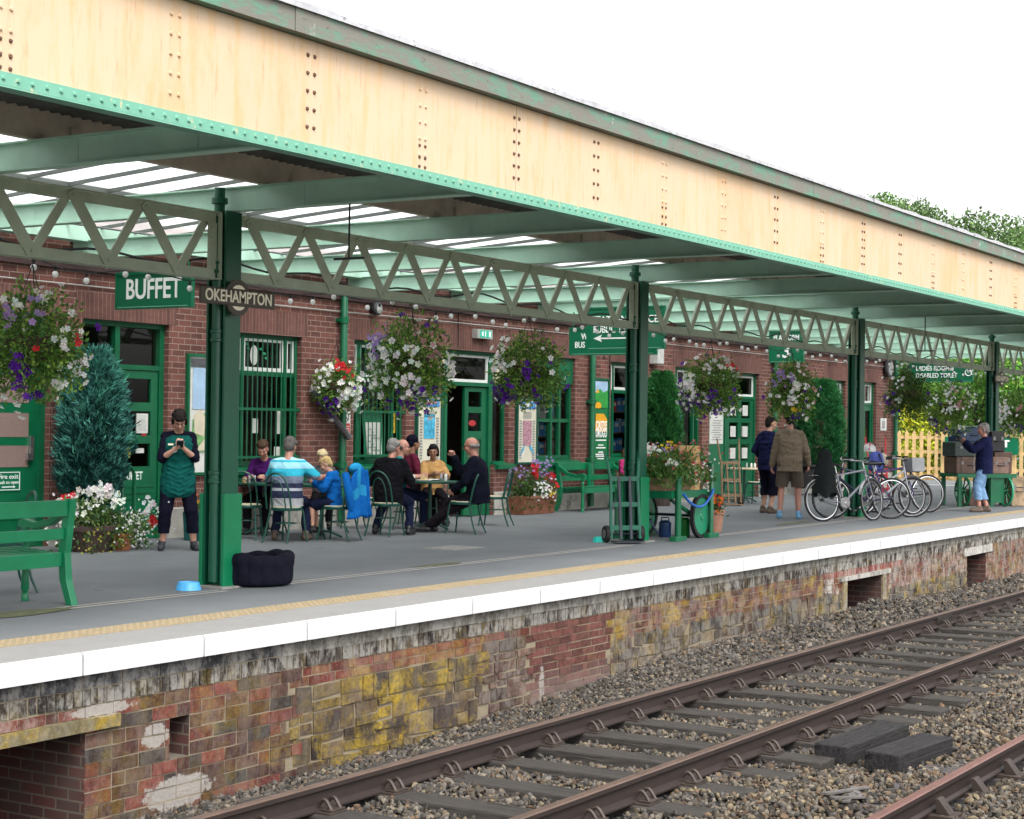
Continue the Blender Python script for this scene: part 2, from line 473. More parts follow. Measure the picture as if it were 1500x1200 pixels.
def stones(x0, x1, ztop, zbot, cols, lich=0, lime=0, hs=(.09, .24), ws=(.12, .5), jit=.02, dustf=None, proud=0):
    z = ztop
    while z > zbot:
        h = random.uniform(*hs); x = bnd(x0, z); xe = bnd(x1, z)
        while x < xe:
            wd = random.uniform(*ws); b = min(x + wd, xe)
            if xe - b < .08: b = xe
            def st(a, b, zt, zb):
                put(a + .01, b - .01, zb + .009, zt - .009, cols[int(rng.integers(len(cols)))], lich, lime, dustf(z) if dustf else 0, proud + rng.uniform(.001, .014), jit * .6, .4)
            if h > .15 and random.random() < .45:
                k = random.uniform(.35, .65); st(x, b, z, z - h * k); st(x, b, z - h * k, z - h)
            else: st(x, b, z, z - h)
            x = b
        z -= h
XS, XE = 6.6, 60
for x in np.arange(XS, 10.07, .36): put(x + .005, x + .35, -.252, -.15, BLUEB, 0, .4, 0, 0, .004)
x = 10.07
while x < XE: put(x, x + .9, -.257, -.15, (.24, .23, .2), .12, .5, 0, .004, .006, .15); x += .9
for x in np.arange(XS, XE, .075):                      # header course on edge, streaked with lime
    put(x + .006, x + .069, -.363, -.26, (.06, .05, .045), .3, .42 if x < 21 else .62, 0, .012 * random.random(), .004, .35)
STN = [(.13, .09, .055), (.085, .058, .042), (.15, .11, .065), (.06, .045, .04)]
RUB = [(.085, .068, .055), (.055, .047, .043), (.11, .085, .065), (.085, .05, .04)]
courses(XS, 8.347, -0.374, -0.446, [RED, RED, DKR], .1, .25)
put(6.294, 8.347, -0.533, -0.451, (.2, .165, .09), .9, .1, 0, .04, .006, .05)
courses(8.066, 10.216, -0.369, -1.502, [RED, RED, DKR, DKR, (.12, .065, .048), (.065, .05, .046)], .38, .08, h=.095, L=.25)
courses(10.216, 12.878, -0.369, -0.514, [RED, (.2, .09, .05)], .5, .1)
stones(10.216, 12.878, -0.514, -1.502, STN, 1.0, .06)
courses(12.878, 13.653, -0.369, -0.437, [RED, DKR], .2, .1)
stones(12.878, 13.672, -0.437, -1.405, [(.1, .065, .055), (.13, .075, .06)], .1, .15, (.06, .13), (.1, .3), .012)
courses(13.672, 15.251, -0.369, -1.405, [(.15, .058, .048), (.17, .064, .053), (.12, .047, .04)], 0, .02, lambda z: min(1, max(0, (-z - .75) / .4)))
courses(15.251, 21.012, -0.369, -0.63, [(.13, .055, .045), DKR, (.15, .065, .05)], .9, .16)
stones(15.251, 21.69, -0.63, -1.405, RUB, .45, .2, (.08, .18), (.1, .36), .03, lambda z: min(.8, max(0, (-z - .8) / .5)))
for x in np.arange(21.0, 24.1, .08): put(x + .008, x + .07, -.45, -.368, (.26, .06, .05), 0, .35, 0, 0, .003)
put(21.69, 21.84, -1.405, -0.456, (.27, .23, .17), .5, .2, 0, .02, .004, .05); put(23.225, 23.375, -1.405, -0.456, (.27, .23, .17), .5, .2, 0, .02, .004, .05)
put(21.593, 23.53, -0.517, -0.456, (.3, .28, .25), .1, .6, 0, .03, .004, .05)
courses(21.012, 21.69, -0.456, -0.63, [RED, DKR], .2, .7); courses(23.384, 27.209, -0.456, -0.727, [RED, DKR, (.2, .1, .08)], .4, .4)
stones(23.384, 27.209, -0.727, -1.405, RUB, 1.1, .2, (.08, .17), (.12, .4), .025)
courses(24.111, 27.209, -0.369, -0.456, [RED, DKR], .2, .5)
put(27.016, 28.565, -0.49, -0.369, (.4, .38, .35), .1, .8, 0, .02, .006, .05)
courses(28.255, XE, -0.369, -1.405, [(.19, .065, .05), DKR, (.17, .08, .06)], .5, .3)
B = np.array(BR); n = len(B)
base = np.array([(x, y, z) for z in (0, 1) for y in (0, 1) for x in (0, 1)], dtype=float)     # y: 0 front 1 back
V = np.empty((n, 8, 3))
for i, (a, b, c3) in enumerate(base):
    V[:, i, 0] = np.where(a == 0, B[:, 0], B[:, 1]); V[:, i, 2] = np.where(c3 == 0, B[:, 2], B[:, 3])
    V[:, i, 1] = np.where(b == 0, 8.243 - B[:, 4], 8.32)
    if b == 0:
        V[:, i, 0] += rng.uniform(-1, 1, n) * B[:, 11]; V[:, i, 2] += rng.uniform(-1, 1, n) * B[:, 11]
        V[:, i, 1] += rng.uniform(-.3, .3, n) * B[:, 11]
Fq = np.array([(0, 1, 5, 4), (4, 5, 7, 6), (1, 0, 2, 3), (0, 4, 6, 2), (5, 1, 3, 7)])
Fall = (np.arange(n)[:, None, None] * 8 + Fq[None]).reshape(-1, 4)
rep = lambda k: np.repeat(B[:, k], 5)
pw = empty('platform_wall', (22, 8.3, -1.6), 0, 'brick and stone retaining wall with yellow lichen under the white platform edge', 'wall')
V -= np.array([22, 8.3, -1.6])
np_mesh('masonry', V.reshape(-1, 3), Fall, MASON, pw, np.repeat(B[:, 5:8], 5, axis=0), attrs={'lichen': rep(8), 'lime': rep(9), 'dust': rep(10)})
mb = MB()                       # mortar bed with the openings and their reveals
def sheet_with_holes(mb, x0, x1, z0, z1, holes, y, depth):
    xs = sorted({x0, x1} | {h for o in holes for h in o[:2] if x0 < h < x1}); zs = sorted({z0, z1} | {h for o in holes for h in o[2:4] if z0 < h < z1})
    def inh(i, j):
        if i < 0 or j < 0 or i >= len(xs) - 1 or j >= len(zs) - 1: return None
        a, b = (xs[i] + xs[i + 1]) / 2, (zs[j] + zs[j + 1]) / 2
        return any(o[0] < a < o[1] and o[2] < b < o[3] for o in holes)
    for i in range(len(xs) - 1):
        for j in range(len(zs) - 1):
            a, b, c, d = xs[i], xs[i + 1], zs[j], zs[j + 1]
            if not inh(i, j): mb.quad((a, y, c), (b, y, c), (b, y, d), (a, y, d)); continue
            if inh(i - 1, j) is False: mb.quad((a, y, c), (a, y, d), (a, y + depth, d), (a, y + depth, c))
            if inh(i + 1, j) is False: mb.quad((b, y, c), (b, y + depth, c), (b, y + depth, d), (b, y, d))
            if inh(i, j - 1) is False: mb.quad((a, y, c), (a, y + depth, c), (b, y + depth, c), (b, y, c))
            if inh(i, j + 1) is False: mb.quad((a, y, d), (b, y, d), (b, y + depth, d), (a, y + depth, d))
sheet_with_holes(mb, 5, 62, -1.7, -.1, HOLES, 8.248, .0)
mb.build('mortar_bed', MORTAR, pw, True)
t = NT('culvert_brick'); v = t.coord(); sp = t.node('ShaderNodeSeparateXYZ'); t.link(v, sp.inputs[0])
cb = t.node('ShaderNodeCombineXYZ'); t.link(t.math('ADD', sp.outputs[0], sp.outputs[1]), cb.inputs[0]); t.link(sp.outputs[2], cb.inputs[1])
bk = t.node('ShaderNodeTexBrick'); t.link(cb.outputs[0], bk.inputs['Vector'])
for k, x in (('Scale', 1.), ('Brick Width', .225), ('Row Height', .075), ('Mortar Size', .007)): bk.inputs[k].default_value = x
bk.inputs['Color1'].default_value = (.09, .028, .022, 1); bk.inputs['Color2'].default_value = (.045, .022, .02, 1); bk.inputs['Mortar'].default_value = (.11, .09, .07, 1)  # brick colours darkened to paint in the shade inside the openings
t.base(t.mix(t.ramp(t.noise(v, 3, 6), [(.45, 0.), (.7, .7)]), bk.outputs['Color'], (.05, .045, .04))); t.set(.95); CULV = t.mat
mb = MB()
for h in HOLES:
    dp = 4.5 if h[1] - h[0] > .5 else .45; zb = max(h[2], -1.7)  # wide openings made deep so that they fall dark
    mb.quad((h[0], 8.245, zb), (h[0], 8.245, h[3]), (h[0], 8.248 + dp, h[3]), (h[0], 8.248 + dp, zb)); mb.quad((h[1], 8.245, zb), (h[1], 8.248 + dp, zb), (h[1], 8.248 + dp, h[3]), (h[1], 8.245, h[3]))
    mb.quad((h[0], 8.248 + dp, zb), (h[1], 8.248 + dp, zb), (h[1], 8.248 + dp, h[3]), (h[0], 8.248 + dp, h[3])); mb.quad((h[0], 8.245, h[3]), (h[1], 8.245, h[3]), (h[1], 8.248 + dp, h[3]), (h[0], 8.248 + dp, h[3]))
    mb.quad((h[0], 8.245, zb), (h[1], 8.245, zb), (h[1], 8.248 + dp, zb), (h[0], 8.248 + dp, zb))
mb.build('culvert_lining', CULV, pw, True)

# ---- ground far and wide, ballast bed
t = NT('grass_ground'); v = t.coord(); t.base(t.mix(t.noise(v, .3, 8), (.035, .06, .02), (.08, .1, .035))); t.set(.95)
mb = MB(); mb.quad((-900, -900, -1.75), (900, -900, -1.75), (900, 900, -1.75), (-900, 900, -1.75)); tag(mb.build('ground', t.mat), kind='structure')
def zwall(x):
    return np.interp(x, [7, 10.2, 11.7, 14, 16.8, 20.8, 21.9, 22.7, 23.6, 26, 30], [-1.22, -1.21, -1.19, -1.09, -.96, -.94, -.92, -.86, -.95, -1.0, -1.0])
def zbal(x, y):
    x = np.asarray(x, float); y = np.asarray(y, float)
    k = np.clip((y - 6.95) / 1.25, 0, 1); k = k * k * (3 - 2 * k)
    z = -.968 + .02 * np.sin(x * 2.1 + y) + .02 * np.sin(y * 3.3 - x * .8) + .045 * np.exp(-((y - 4.2) / .35) ** 2)
    return z * (1 - k) + zwall(x) * k
xs = np.concatenate([np.arange(2, 30, .2), np.arange(30, 140, 2.)]); ys = np.concatenate([np.arange(-6, 0, 1.), np.arange(0, 8.2, .15), [8.26]])
gx, gy = np.meshgrid(xs, ys, indexing='ij'); gz = zbal(gx, gy) - .02
V = np.stack([gx, gy, gz], -1).reshape(-1, 3); ny = len(ys)
I = (np.arange(len(xs) - 1)[:, None] * ny + np.arange(ny - 1)[None]).ravel(); Fq = np.stack([I, I + ny, I + ny + 1, I + 1], -1)
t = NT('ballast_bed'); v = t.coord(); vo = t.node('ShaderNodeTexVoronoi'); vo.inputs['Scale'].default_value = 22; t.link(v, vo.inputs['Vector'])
c = t.mix(t.noise(v, 2, 5), (.05, .045, .04), (.12, .1, .08)); c = t.mix(t.ramp(vo.outputs['Distance'], [(.1, 0.), (.5, .8)]), t.mix(.6, vo.outputs['Color'], c), (.03, .027, .025))  # cell edges darkened to paint the shade in the gaps between stones
sep = t.node('ShaderNodeHueSaturation'); sep.inputs['Saturation'].default_value = .25; sep.inputs['Value'].default_value = .15; t.link(c, sep.inputs['Color'])  # whole bed lowered in value, part of the painted gap shade
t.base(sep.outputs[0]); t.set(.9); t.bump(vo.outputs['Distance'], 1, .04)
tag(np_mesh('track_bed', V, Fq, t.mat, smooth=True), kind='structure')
# stones
def ico():
    bm = bmesh.new(); bmesh.ops.create_icosphere(bm, subdivisions=1, radius=1); v = np.array([x.co[:] for x in bm.verts]); f = np.array([[x.index for x in q.verts] for q in bm.faces]); bm.free(); return v, f
IV, IF = ico()
SLX0, SLS = 7.12, .68        # first sleeper, spacing
def scatter(N, x0, x1, y0, y1, size, power=1.0):
    px = x0 + (x1 - x0) * rng.random(N) ** power; py = rng.uniform(y0, y1, N)
    on = (np.abs(((px - SLX0 + SLS / 2) % SLS) - SLS / 2) < .13) & (py > 4.6) & (py < 7.15)
    keep = ~on | (rng.random(N) < .03)
    rail = (np.abs(py - 6.635) < .09) | (np.abs(py - 5.14) < .09) | (np.abs(py - 3.445) < .07)
    keep &= ~rail
    return px[keep], py[keep]
def stone_mesh(px, py, size, name):
    n = len(px); s = size * rng.uniform(.55, 1.3, n)
    sc = np.stack([rng.uniform(.7, 1.4, n), rng.uniform(.6, 1.1, n), rng.uniform(.4, .8, n)], -1) * s[:, None]
    P = IV[None] * (1 + rng.uniform(-.28, .28, (n, 12, 1))) * sc[:, None, :]
    q = rng.normal(size=(n, 4)); q /= np.linalg.norm(q, axis=1, keepdims=True); w_, x_, y_, z_ = q.T
    Rm = np.stack([1 - 2 * (y_**2 + z_**2), 2 * (x_*y_ - z_*w_), 2 * (x_*z_ + y_*w_), 2 * (x_*y_ + z_*w_), 1 - 2 * (x_**2 + z_**2), 2 * (y_*z_ - x_*w_), 2 * (x_*z_ - y_*w_), 2 * (y_*z_ + x_*w_), 1 - 2 * (x_**2 + y_**2)], -1).reshape(n, 3, 3)
    P = np.einsum('nij,nkj->nki', Rm, P)
    z = zbal(px, py) + rng.uniform(-.01, .028, n)
    P += np.stack([px, py, z], -1)[:, None, :]
    pal = np.array([(.2, .185, .17), (.13, .125, .125), (.25, .22, .18), (.09, .085, .08), (.3, .25, .17), (.19, .13, .09), (.27, .245, .21), (.15, .13, .105), (.22, .15, .095)])
    wt_warm = np.array([.13, .1, .16, .1, .17, .11, .06, .1, .07]); wt_cold = np.array([.24, .24, .1, .14, .04, .04, .07, .11, .02])
    ci = np.where((py < 4.7) & (px < 15), rng.choice(9, n, p=wt_warm), np.where(py > 6.8, rng.choice(9, n, p=wt_cold), rng.choice(9, n, p=(wt_warm + wt_cold) / 2)))
    col = pal[ci] * rng.uniform(.13, .66, (n, 1)) * np.array([1.04, .98, .9])
    Fa = (np.arange(n)[:, None, None] * 12 + IF[None]).reshape(-1, 3)
    return tag(np_mesh(name, P.reshape(-1, 3), Fa, STONEM, None, np.repeat(col, 20, axis=0)), kind='stuff')
STONEM = attr_mat('ballast_stone', .8, .35, .25, 40)
px, py = scatter(74000, 6.4, 16, 1.8, 8.23, .03); stone_mesh(px, py, .0235, 'ballast')
px, py = scatter(46000, 16, 34, 2.6, 8.23, .04, 1.3); stone_mesh(px, py, .032, 'ballast')

def grain(name, c1, c2, sc):
    t = NT(name); v = t.coord('Object', sc); f = t.noise(v, 5, 8, .7); w_ = t.ramp(t.noise(t.coord('Object', tuple(x * .5 for x in sc)), 4, 3), [(.58, 0.), (.61, 1.)])
    c = t.mix(t.ramp(f, [(.35, 0.), (.7, 1.)]), c1, c2); c = t.mix(t.math('MULTIPLY', w_, t.ramp(t.noise(t.coord(), 3, 4), [(.45, 0.), (.6, .8)])), c, tuple(x * .25 for x in c1)); t.base(c); t.set(.75, 0, .35); t.bump(f, .9, .025); return t.mat
# ---- rails
t = NT('rail_steel'); v = t.coord()
c = t.mix(t.noise(v, 9, 6, .7), (.022, .017, .016), (.05, .034, .029)); t.base(c); t.set(.55, .25, .4); RAIL = t.mat
RAILTOP = plain('worn_rail_head', (.12, .075, .055), .42, .2, 6, metal=.35)
REDRAIL = plain('rusty_rail_head', (.16, .075, .06), .45, .2, 6, metal=.25)
def rail(y, zt, label, foot=.065, top=RAILTOP):
    pr = [(-foot, 0), (foot, 0), (foot, .012), (.012, .03), (.009, .105), (.034, .118), (.034, .146), (.026, .153), (-.026, .153), (-.034, .146), (-.034, .118), (-.009, .105), (-.012, .03), (-foot, .012)]
    m = MB(); z0 = zt - .153
    b = [(-4 + 0, 0)]
    k = len(pr); vs = [(x, y + a, z0 + b_) for x in (-6, 160) for a, b_ in pr]
    m.add(vs, [tuple(range(k)), tuple(range(k, 2 * k))])
    for i in range(k): m.mi = 1 if i in (6, 7, 8) else 0; j = (i + 1) % k; m.add([vs[i], vs[i + k], vs[j + k], vs[j]], [(0, 1, 2, 3)])
    return tag(m.build('rail', [RAIL, top]), label, 'rail')
r1 = rail(6.635, -.75, 'long brown steel rail nearest the platform wall with spring clips'); r2 = rail(5.14, -.75, 'long brown steel rail of the near track on the side away from the platform wall')
r3 = rail(3.445, -.75, 'rusty reddish bullhead rail in the bottom right corner held by iron chairs', .03, REDRAIL)
for xx in (20.9,):
    m = MB(); 
    for s_ in (-1, 1): m.box(xx - .28, xx + .28, 6.635 + s_ * .012, 6.635 + s_ * .04, -.875, -.785)
    for k in range(4):
        m.lathe([(.017, 0), (.017, .03)], (xx - .21 + k * .14, 6.595, -.83), 6, 'y'); 
    m.build('fishplate', plain('dark_iron', (.03, .025, .022), .6, .3, 9, metal=.3), r1)
# ---- sleepers with base plates and clips
SLEEP = grain('sleeper_timber', (.022, .019, .017), (.075, .066, .058), (9, .8, 9))
IRON = plain('rusty_iron', (.045, .031, .025), .6, .35, 12, metal=.2, wear=(.12, .11, .1), wscale=5, wlo=.62)
def make_sleeper():
    s = MB(); s.box(-.125, .125, -1.3, 1.3, -.12, 0)
    o = s.build('railway_sleeper', SLEEP, None, bevel=.012)
    for yy in (.745, -.75):
        b = MB(); b.box(-.09, .09, yy - .17, yy + .17, -.002, .014); b.box(-.07, .07, yy - .17, yy - .085, .014, .03); b.box(-.07, .07, yy + .085, yy + .17, .014, .03)
        bo = b.build('base_plate', IRON, o, bevel=.004)
        for sg in (-1, 1):
            for dx in (-.045, .045):
                c = MB(); pts = [(dx, yy + sg * (.05 + .1 * k / 6), .022 + .062 * math.sin(pi * min(1, .12 + k / 6 * .9))) for k in range(7)]
                c.tube(pts, .013, 6); c.build('spring_clip', IRON, bo, smooth=True)
    return o
sl0 = make_sleeper(); k = 0
for i in range(56):
    xx = SLX0 - .7 + SLS * i
    o = sl0 if i == 0 else copy_tree(sl0)
    o.location = (xx, 5.89, -.905 + random.uniform(-.004, .004)); o.rotation_euler = (0, 0, random.uniform(-.008, .008))
    tag(o, 'dark weathered timber sleeper of the near track with iron base plates and clips', 'sleeper', 'timber sleepers of the near track')
# second track: sleepers almost buried, cast chairs with keys
KEY = plain('oak_key', (.13, .085, .055), .8, .3, 9)
def make_chair_sleeper():
    s = MB(); s.box(-.125, .125, -1.3, 1.3, -.12, 0); o = s.build('buried_sleeper', plain('wet_sleeper', (.06, .052, .055), .6, .35, 5, bump=.4, wear=(.12, .11, .12), wscale=3, wlo=.56), None, bevel=.01)
    yy = .745
    b = MB(); b.box(-.1, .1, yy - .18, yy + .18, -.01, .03)
    for sg in (-1, 1): b.prism([(yy + sg * .055, .03), (yy + sg * .15, .03), (yy + sg * .075, .125), (yy + sg * .05, .125)], -.05, .05, 'x')
    bo = b.build('rail_chair', IRON, o, bevel=.004)
    kk = MB(); kk.box(-.1, .1, yy + .028, yy + .055, .05, .11); kk.build('key', KEY, bo)
    return o
c0 = make_chair_sleeper()
for i in range(12):
    o = c0 if i == 0 else copy_tree(c0)
    o.location = (7.6 + .76 * i, 2.7, -.935); tag(o, 'half buried sleeper with a cast iron chair under the rusty rail', 'sleeper', 'half buried sleepers of the second track')
# ---- two loose timber baulks
BAULK = grain('tarred_baulk', (.007, .0065, .0075), (.034, .03, .03), (.9, 7, 7))
def baulk(p, q, h, wd, label):
    p = Vector(p); q = Vector(q); L = (q - p).length; m = MB(); m.box(0, L, 0, wd, 0, h)
    bmv = m.build('timber_baulk', BAULK, None, bevel=.012); bmv.location = (p.x, p.y, p.z); bmv.rotation_euler = (0.02, 0, math.atan2(q.y - p.y, q.x - p.x)); return tag(bmv, label, 'timber baulk', 'loose baulks lying between the tracks')
baulk(gp(1316, 1138, -.96), gp(1396, 1109, -.96), .15, .27, 'shorter black tarred baulk between the tracks, the one nearer the rusty rail')
a = gp(1240, 1123, -.96); b = gp(1332, 1086, -.96); baulk(a, b, .14, .26, 'black tarred baulk with a split end, the one nearer the platform')
m = MB()
for i in range(5):
    a = random.uniform(0, 6); m.bar((random.uniform(-.2, .2), random.uniform(-.1, .1), .02 + .012 * i), (random.uniform(-.2, .2) + .25, random.uniform(-.1, .1), .03), .05, .012)
o = m.build('wood_scrap', plain('scrap_wood', (.1, .09, .085), .8, .3, 9)); o.location = gp(1238, 1175, -.93); tag(o, 'splintered scraps of wood lying on the ballast below the baulks', 'wood scrap')

# ---- the platform the photographer stands on
mb = MB(); mb.box(-40, 120, -9, 1.0, -1.2, 0); tag(mb.build('near_platform', CONC), kind='structure')
# ================================================================== station building
t = NT('station_brick'); v = t.coord(); sp = t.node('ShaderNodeSeparateXYZ'); t.link(v, sp.inputs[0])
ge = t.node('ShaderNodeNewGeometry'); sn = t.node('ShaderNodeSeparateXYZ'); t.link(ge.outputs['Normal'], sn.inputs[0])
side = t.math('GREATER_THAN', t.math('ABSOLUTE', sn.outputs[0]), .5)
u = t.math('ADD', t.math('MULTIPLY', sp.outputs[0], t.math('SUBTRACT', 1., side)), t.math('MULTIPLY', sp.outputs[1], side))
def brick(t, a, b, v, c1, c2, mo, wob=.004):
    cb = t.node('ShaderNodeCombineXYZ'); nz = t.math('MULTIPLY', t.math('SUBTRACT', t.noise(v, 14, 3), .5), wob * 2)
    t.link(t.math('ADD', a, nz), cb.inputs[0]); t.link(t.math('ADD', b, nz), cb.inputs[1])
    bk = t.node('ShaderNodeTexBrick'); t.link(cb.outputs[0], bk.inputs['Vector'])
    for k, x in (('Scale', 1.), ('Brick Width', .226), ('Row Height', .078), ('Mortar Size', .0055), ('Mortar Smooth', .3), ('Bias', -.1)): bk.inputs[k].default_value = x
    bk.inputs['Color1'].default_value = (*c1, 1); bk.inputs['Color2'].default_value = (*c2, 1); bk.inputs['Mortar'].default_value = (*mo, 1)
    return bk
B1, B2, BMO = (.185, .076, .06), (.1, .044, .038), (.31, .225, .19)
bk = brick(t, u, sp.outputs[2], v, B1, B2, BMO)
c = t.mix(1., bk.outputs['Color'], t.ramp(t.noise(v, 1.3, 6, .7), [(.3, .78), (.7, 1.2)]), 'MULTIPLY')
c = t.mix(1., c, t.ramp(t.noise(v, 38, 5, .7), [(.3, .75), (.7, 1.2)]), 'MULTIPLY')
c = t.mix(t.ramp(t.noise(v, 4, 8, .8), [(.62, 0.), (.75, .35)]), c, (.36, .27, .23))
t.base(c); t.set(.88, 0, .25)
t.bump(t.math('SUBTRACT', t.math('MULTIPLY', t.noise(v, 70, 4), .3), bk.outputs['Fac']), .6, .008); BRICK = t.mat
t = NT('soldier_brick'); v = t.coord(); sp = t.node('ShaderNodeSeparateXYZ'); t.link(v, sp.inputs[0])
bk = brick(t, sp.outputs[2], sp.outputs[0], v, (.165, .075, .062), (.115, .053, .046), (.22, .145, .12)); bk.inputs['Brick Width'].default_value = .34; bk.offset = 0
bk.inputs['Row Height'].default_value = .07
t.base(t.mix(1., bk.outputs['Color'], t.ramp(t.noise(v, 9, 6, .7), [(.3, .8), (.7, 1.2)]), 'MULTIPLY')); t.set(.88, 0, .25); t.bump(t.math('SUBTRACT', 0., bk.outputs['Fac']), .6, .006); SOLDIER = t.mat
PLINTH = plain('cement_plinth', (.36, .345, .31), .9, .2, 4, bump=.3, wear=(.2, .2, .17), wscale=2.5, wlo=.55)
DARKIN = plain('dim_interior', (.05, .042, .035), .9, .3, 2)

bld = empty('station_building', (26, YW, 0), 0, 'red brick station building with green doors and barred windows behind the platform', 'building')
OPEN = [(12.4, 14.33, 0, 2.72), (14.84, 16.33, 0, 2.73), (17.6, 19.03, .86, 2.71), (20.26, 21.6, .86, 2.74), (22.56, 24.6, .84, 2.71), (22.8, 24.15, 0, .84),
        (25.5, 26.85, .88, 2.72), (28.2, 29.5, .9, 2.72), (30.9, 32.17, .92, 2.73), (32.5, 35.06, 0, 2.71), (36.6, 38.0, .9, 2.72), (39.0, 40.36, .92, 2.71), (41.2, 42.56, 0, 2.73)]
mb = MB(); sheet_with_holes(mb, 5, 43.9, 0, 4.0, OPEN, YW, .24)
mb.quad((43.9, YW, 0), (43.9, YW + 9, 0), (43.9, YW + 9, 4), (43.9, YW, 4)); mb.build('wall', BRICK, bld, True, fix=False)
for o_ in OPEN:      # soldier course, a hair proud of the wall
    if o_[3] > 1: MB().box(o_[0] - .12, o_[1] + .12, YW - .005, YW + .02, o_[3] + .001, o_[3] + .34).build('soldier_lintel', SOLDIER, bld, True)
mb = MB(); prev = 5
for o_ in [q for q in sorted(OPEN) if q[2] == 0] + [(43.9, 44, 0, 0)]:
    if o_[0] - prev > .1: MB().prism([(YW - .02, 0), (YW - .02, .37), (YW + .01, .395), (YW + .01, 0)], prev, o_[0], 'x').build('plinth', PLINTH, bld, True)
    prev = o_[1]
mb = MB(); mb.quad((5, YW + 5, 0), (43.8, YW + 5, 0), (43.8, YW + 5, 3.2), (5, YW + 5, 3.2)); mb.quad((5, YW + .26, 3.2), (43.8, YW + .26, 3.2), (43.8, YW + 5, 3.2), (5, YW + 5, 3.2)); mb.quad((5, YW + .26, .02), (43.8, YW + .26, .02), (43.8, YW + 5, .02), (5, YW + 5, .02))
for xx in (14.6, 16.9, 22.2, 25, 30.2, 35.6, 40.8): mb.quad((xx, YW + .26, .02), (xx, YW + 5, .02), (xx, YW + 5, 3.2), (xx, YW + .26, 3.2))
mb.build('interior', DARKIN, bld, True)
mb = MB(); mb.box(5, 43.95, YW - .06, YW - .004, 3.3, 3.48); mb.build('wall_plate', plain('purple_brown_timber', (.07, .035, .035), .6, .2, 6), bld, True)

def frame_grid(m, x0, x1, z0, z1, xs, zs, wd, y0, y1):
    """frame members round and between the lights; butted, not crossing"""
    for a in [x0 + wd / 2] + list(xs) + [x1 - wd / 2]: m.box(a - wd / 2, a + wd / 2, y0, y1, z0, z1)
    for b in [z0 + wd / 2] + list(zs) + [z1 - wd / 2]:
        e = [x0 + wd / 2] + list(xs) + [x1 - wd / 2]
        for i in range(len(e) - 1): m.box(e[i] + wd / 2, e[i + 1] - wd / 2, y0 + .006, y1 - .004, b - wd / 2, b + wd / 2)
def window(x0, x1, z0, z1, xs, zt=2.17, bars=True, white=True, sill=True):
    y0 = YW + .085; m = MB()
    frame_grid(m, x0, x1, z0 + .04, z1, xs, [zt], .062, y0, y0 + .09)
    w = m.build('window', GREEN, bld, True)
    m = MB(); m.quad((x0 + .03, y0 + .055, z0 + .05), (x1 - .03, y0 + .055, z0 + .05), (x1 - .03, y0 + .055, z1 - .02), (x0 + .03, y0 + .055, z1 - .02)); m.build('pane', GLASS, w, True)
    e = [x0 + .031] + list(xs) + [x1 - .031]
    if white:
        m = MB()
        for i in range(len(e) - 1):
            a, b = e[i] + .032, e[i + 1] - .032; c, d = zt + .032, z1 - .064; q = .035
            m.box(a, a + q, y0 + .012, y0 + .05, c, d); m.box(b - q, b, y0 + .012, y0 + .05, c, d)
            if b - a > 2.2 * q: m.box(a + q, b - q, y0 + .014, y0 + .048, c, c + q * 1.5); m.box(a + q, b - q, y0 + .014, y0 + .048, d - q, d)
        m.build('casement', WHITE, w, True)
    if sill:
        m = MB(); m.prism([(YW - .075, z0 - .075), (YW - .075, z0 - .02), (YW - .05, z0 + .0), (y0, z0 + .035), (y0, z0 - .075)], x0 - .13, x1 + .13, 'x'); m.box(x0 - .1, x1 + .1, YW - .035, YW - .001, z0 - .19, z0 - .076); m.build('sill', GREEN, w, True, bevel=.006)
    if bars:
        m = MB(); n = int((x1 - x0) / .1)
        for i in range(1, n): xx = x0 + (x1 - x0) * i / n; m.tube([(xx, YW + .03, z0 + .12), (xx, YW + .03, z1 - .06)], .0085, 5)
        for zz in (z0 + .16, 1.68): m.box(x0, x1, YW + .022, YW + .04, zz - .018, zz + .018)
        m.build('security_bars', GREEN, w, True)
    return w
window(17.6, 19.03, .86, 2.71, [17.86, 18.77]); window(20.26, 21.6, .86, 2.74, [20.49, 21.35])
window(28.2, 29.5, .9, 2.72, [28.44, 29.26], bars=False); window(30.9, 32.17, .92, 2.73, [31.13, 31.93], bars=False)
window(36.6, 38.0, .9, 2.72, [36.85, 37.75], bars=False); window(39.0, 40.36, .92, 2.71, [39.24, 40.1], bars=False)
# shop window: boarded top, shelves of books behind glass
wd = window(25.5, 26.85, .88, 2.24, [26.16, 26.45], zt=1.6, bars=False, white=False)
m = MB(); m.box(25.5, 26.85, YW + .05, YW + .12, 2.25, 2.72); m.build('boarded_top', GREEN, bld, True)
PAPER = plain('paper_white', (.62, .62, .58), .7, .08, 9); PALEB = plain('print_blue', (.05, .22, .5), .6, .4, 14); CYAN = plain('print_cyan', (.06, .4, .62), .6, .5, 16)
ORANGE = plain('print_orange', (.75, .36, .015), .6, .12, 6); PINK = plain('print_pink', (.42, .22, .27), .7, .5, 30); PCREAM = plain('print_cream', (.6, .53, .4), .7, .08, 8)
REDP = plain('print_red', (.45, .03, .035), .6, .1, 9); GREY = plain('print_grey', (.28, .28, .28), .7, .3, 30); YEL = plain('print_yellow', (.7, .5, .03), .5, .1, 9); BROWN = plain('print_brown', (.13, .06, .04), .7, .3, 9)
SHELVES = [(25.56, 26.8, [1.0, 1.32, 1.64, 1.95]), (28.28, 29.3, [1.05, 1.4, 1.8])]
for a, b, zs in SHELVES: 
    for zz in zs: MB().box(a, b, YW + .26, YW + .55, zz - .025, zz).build('shelf', TIMBER, bld, True)

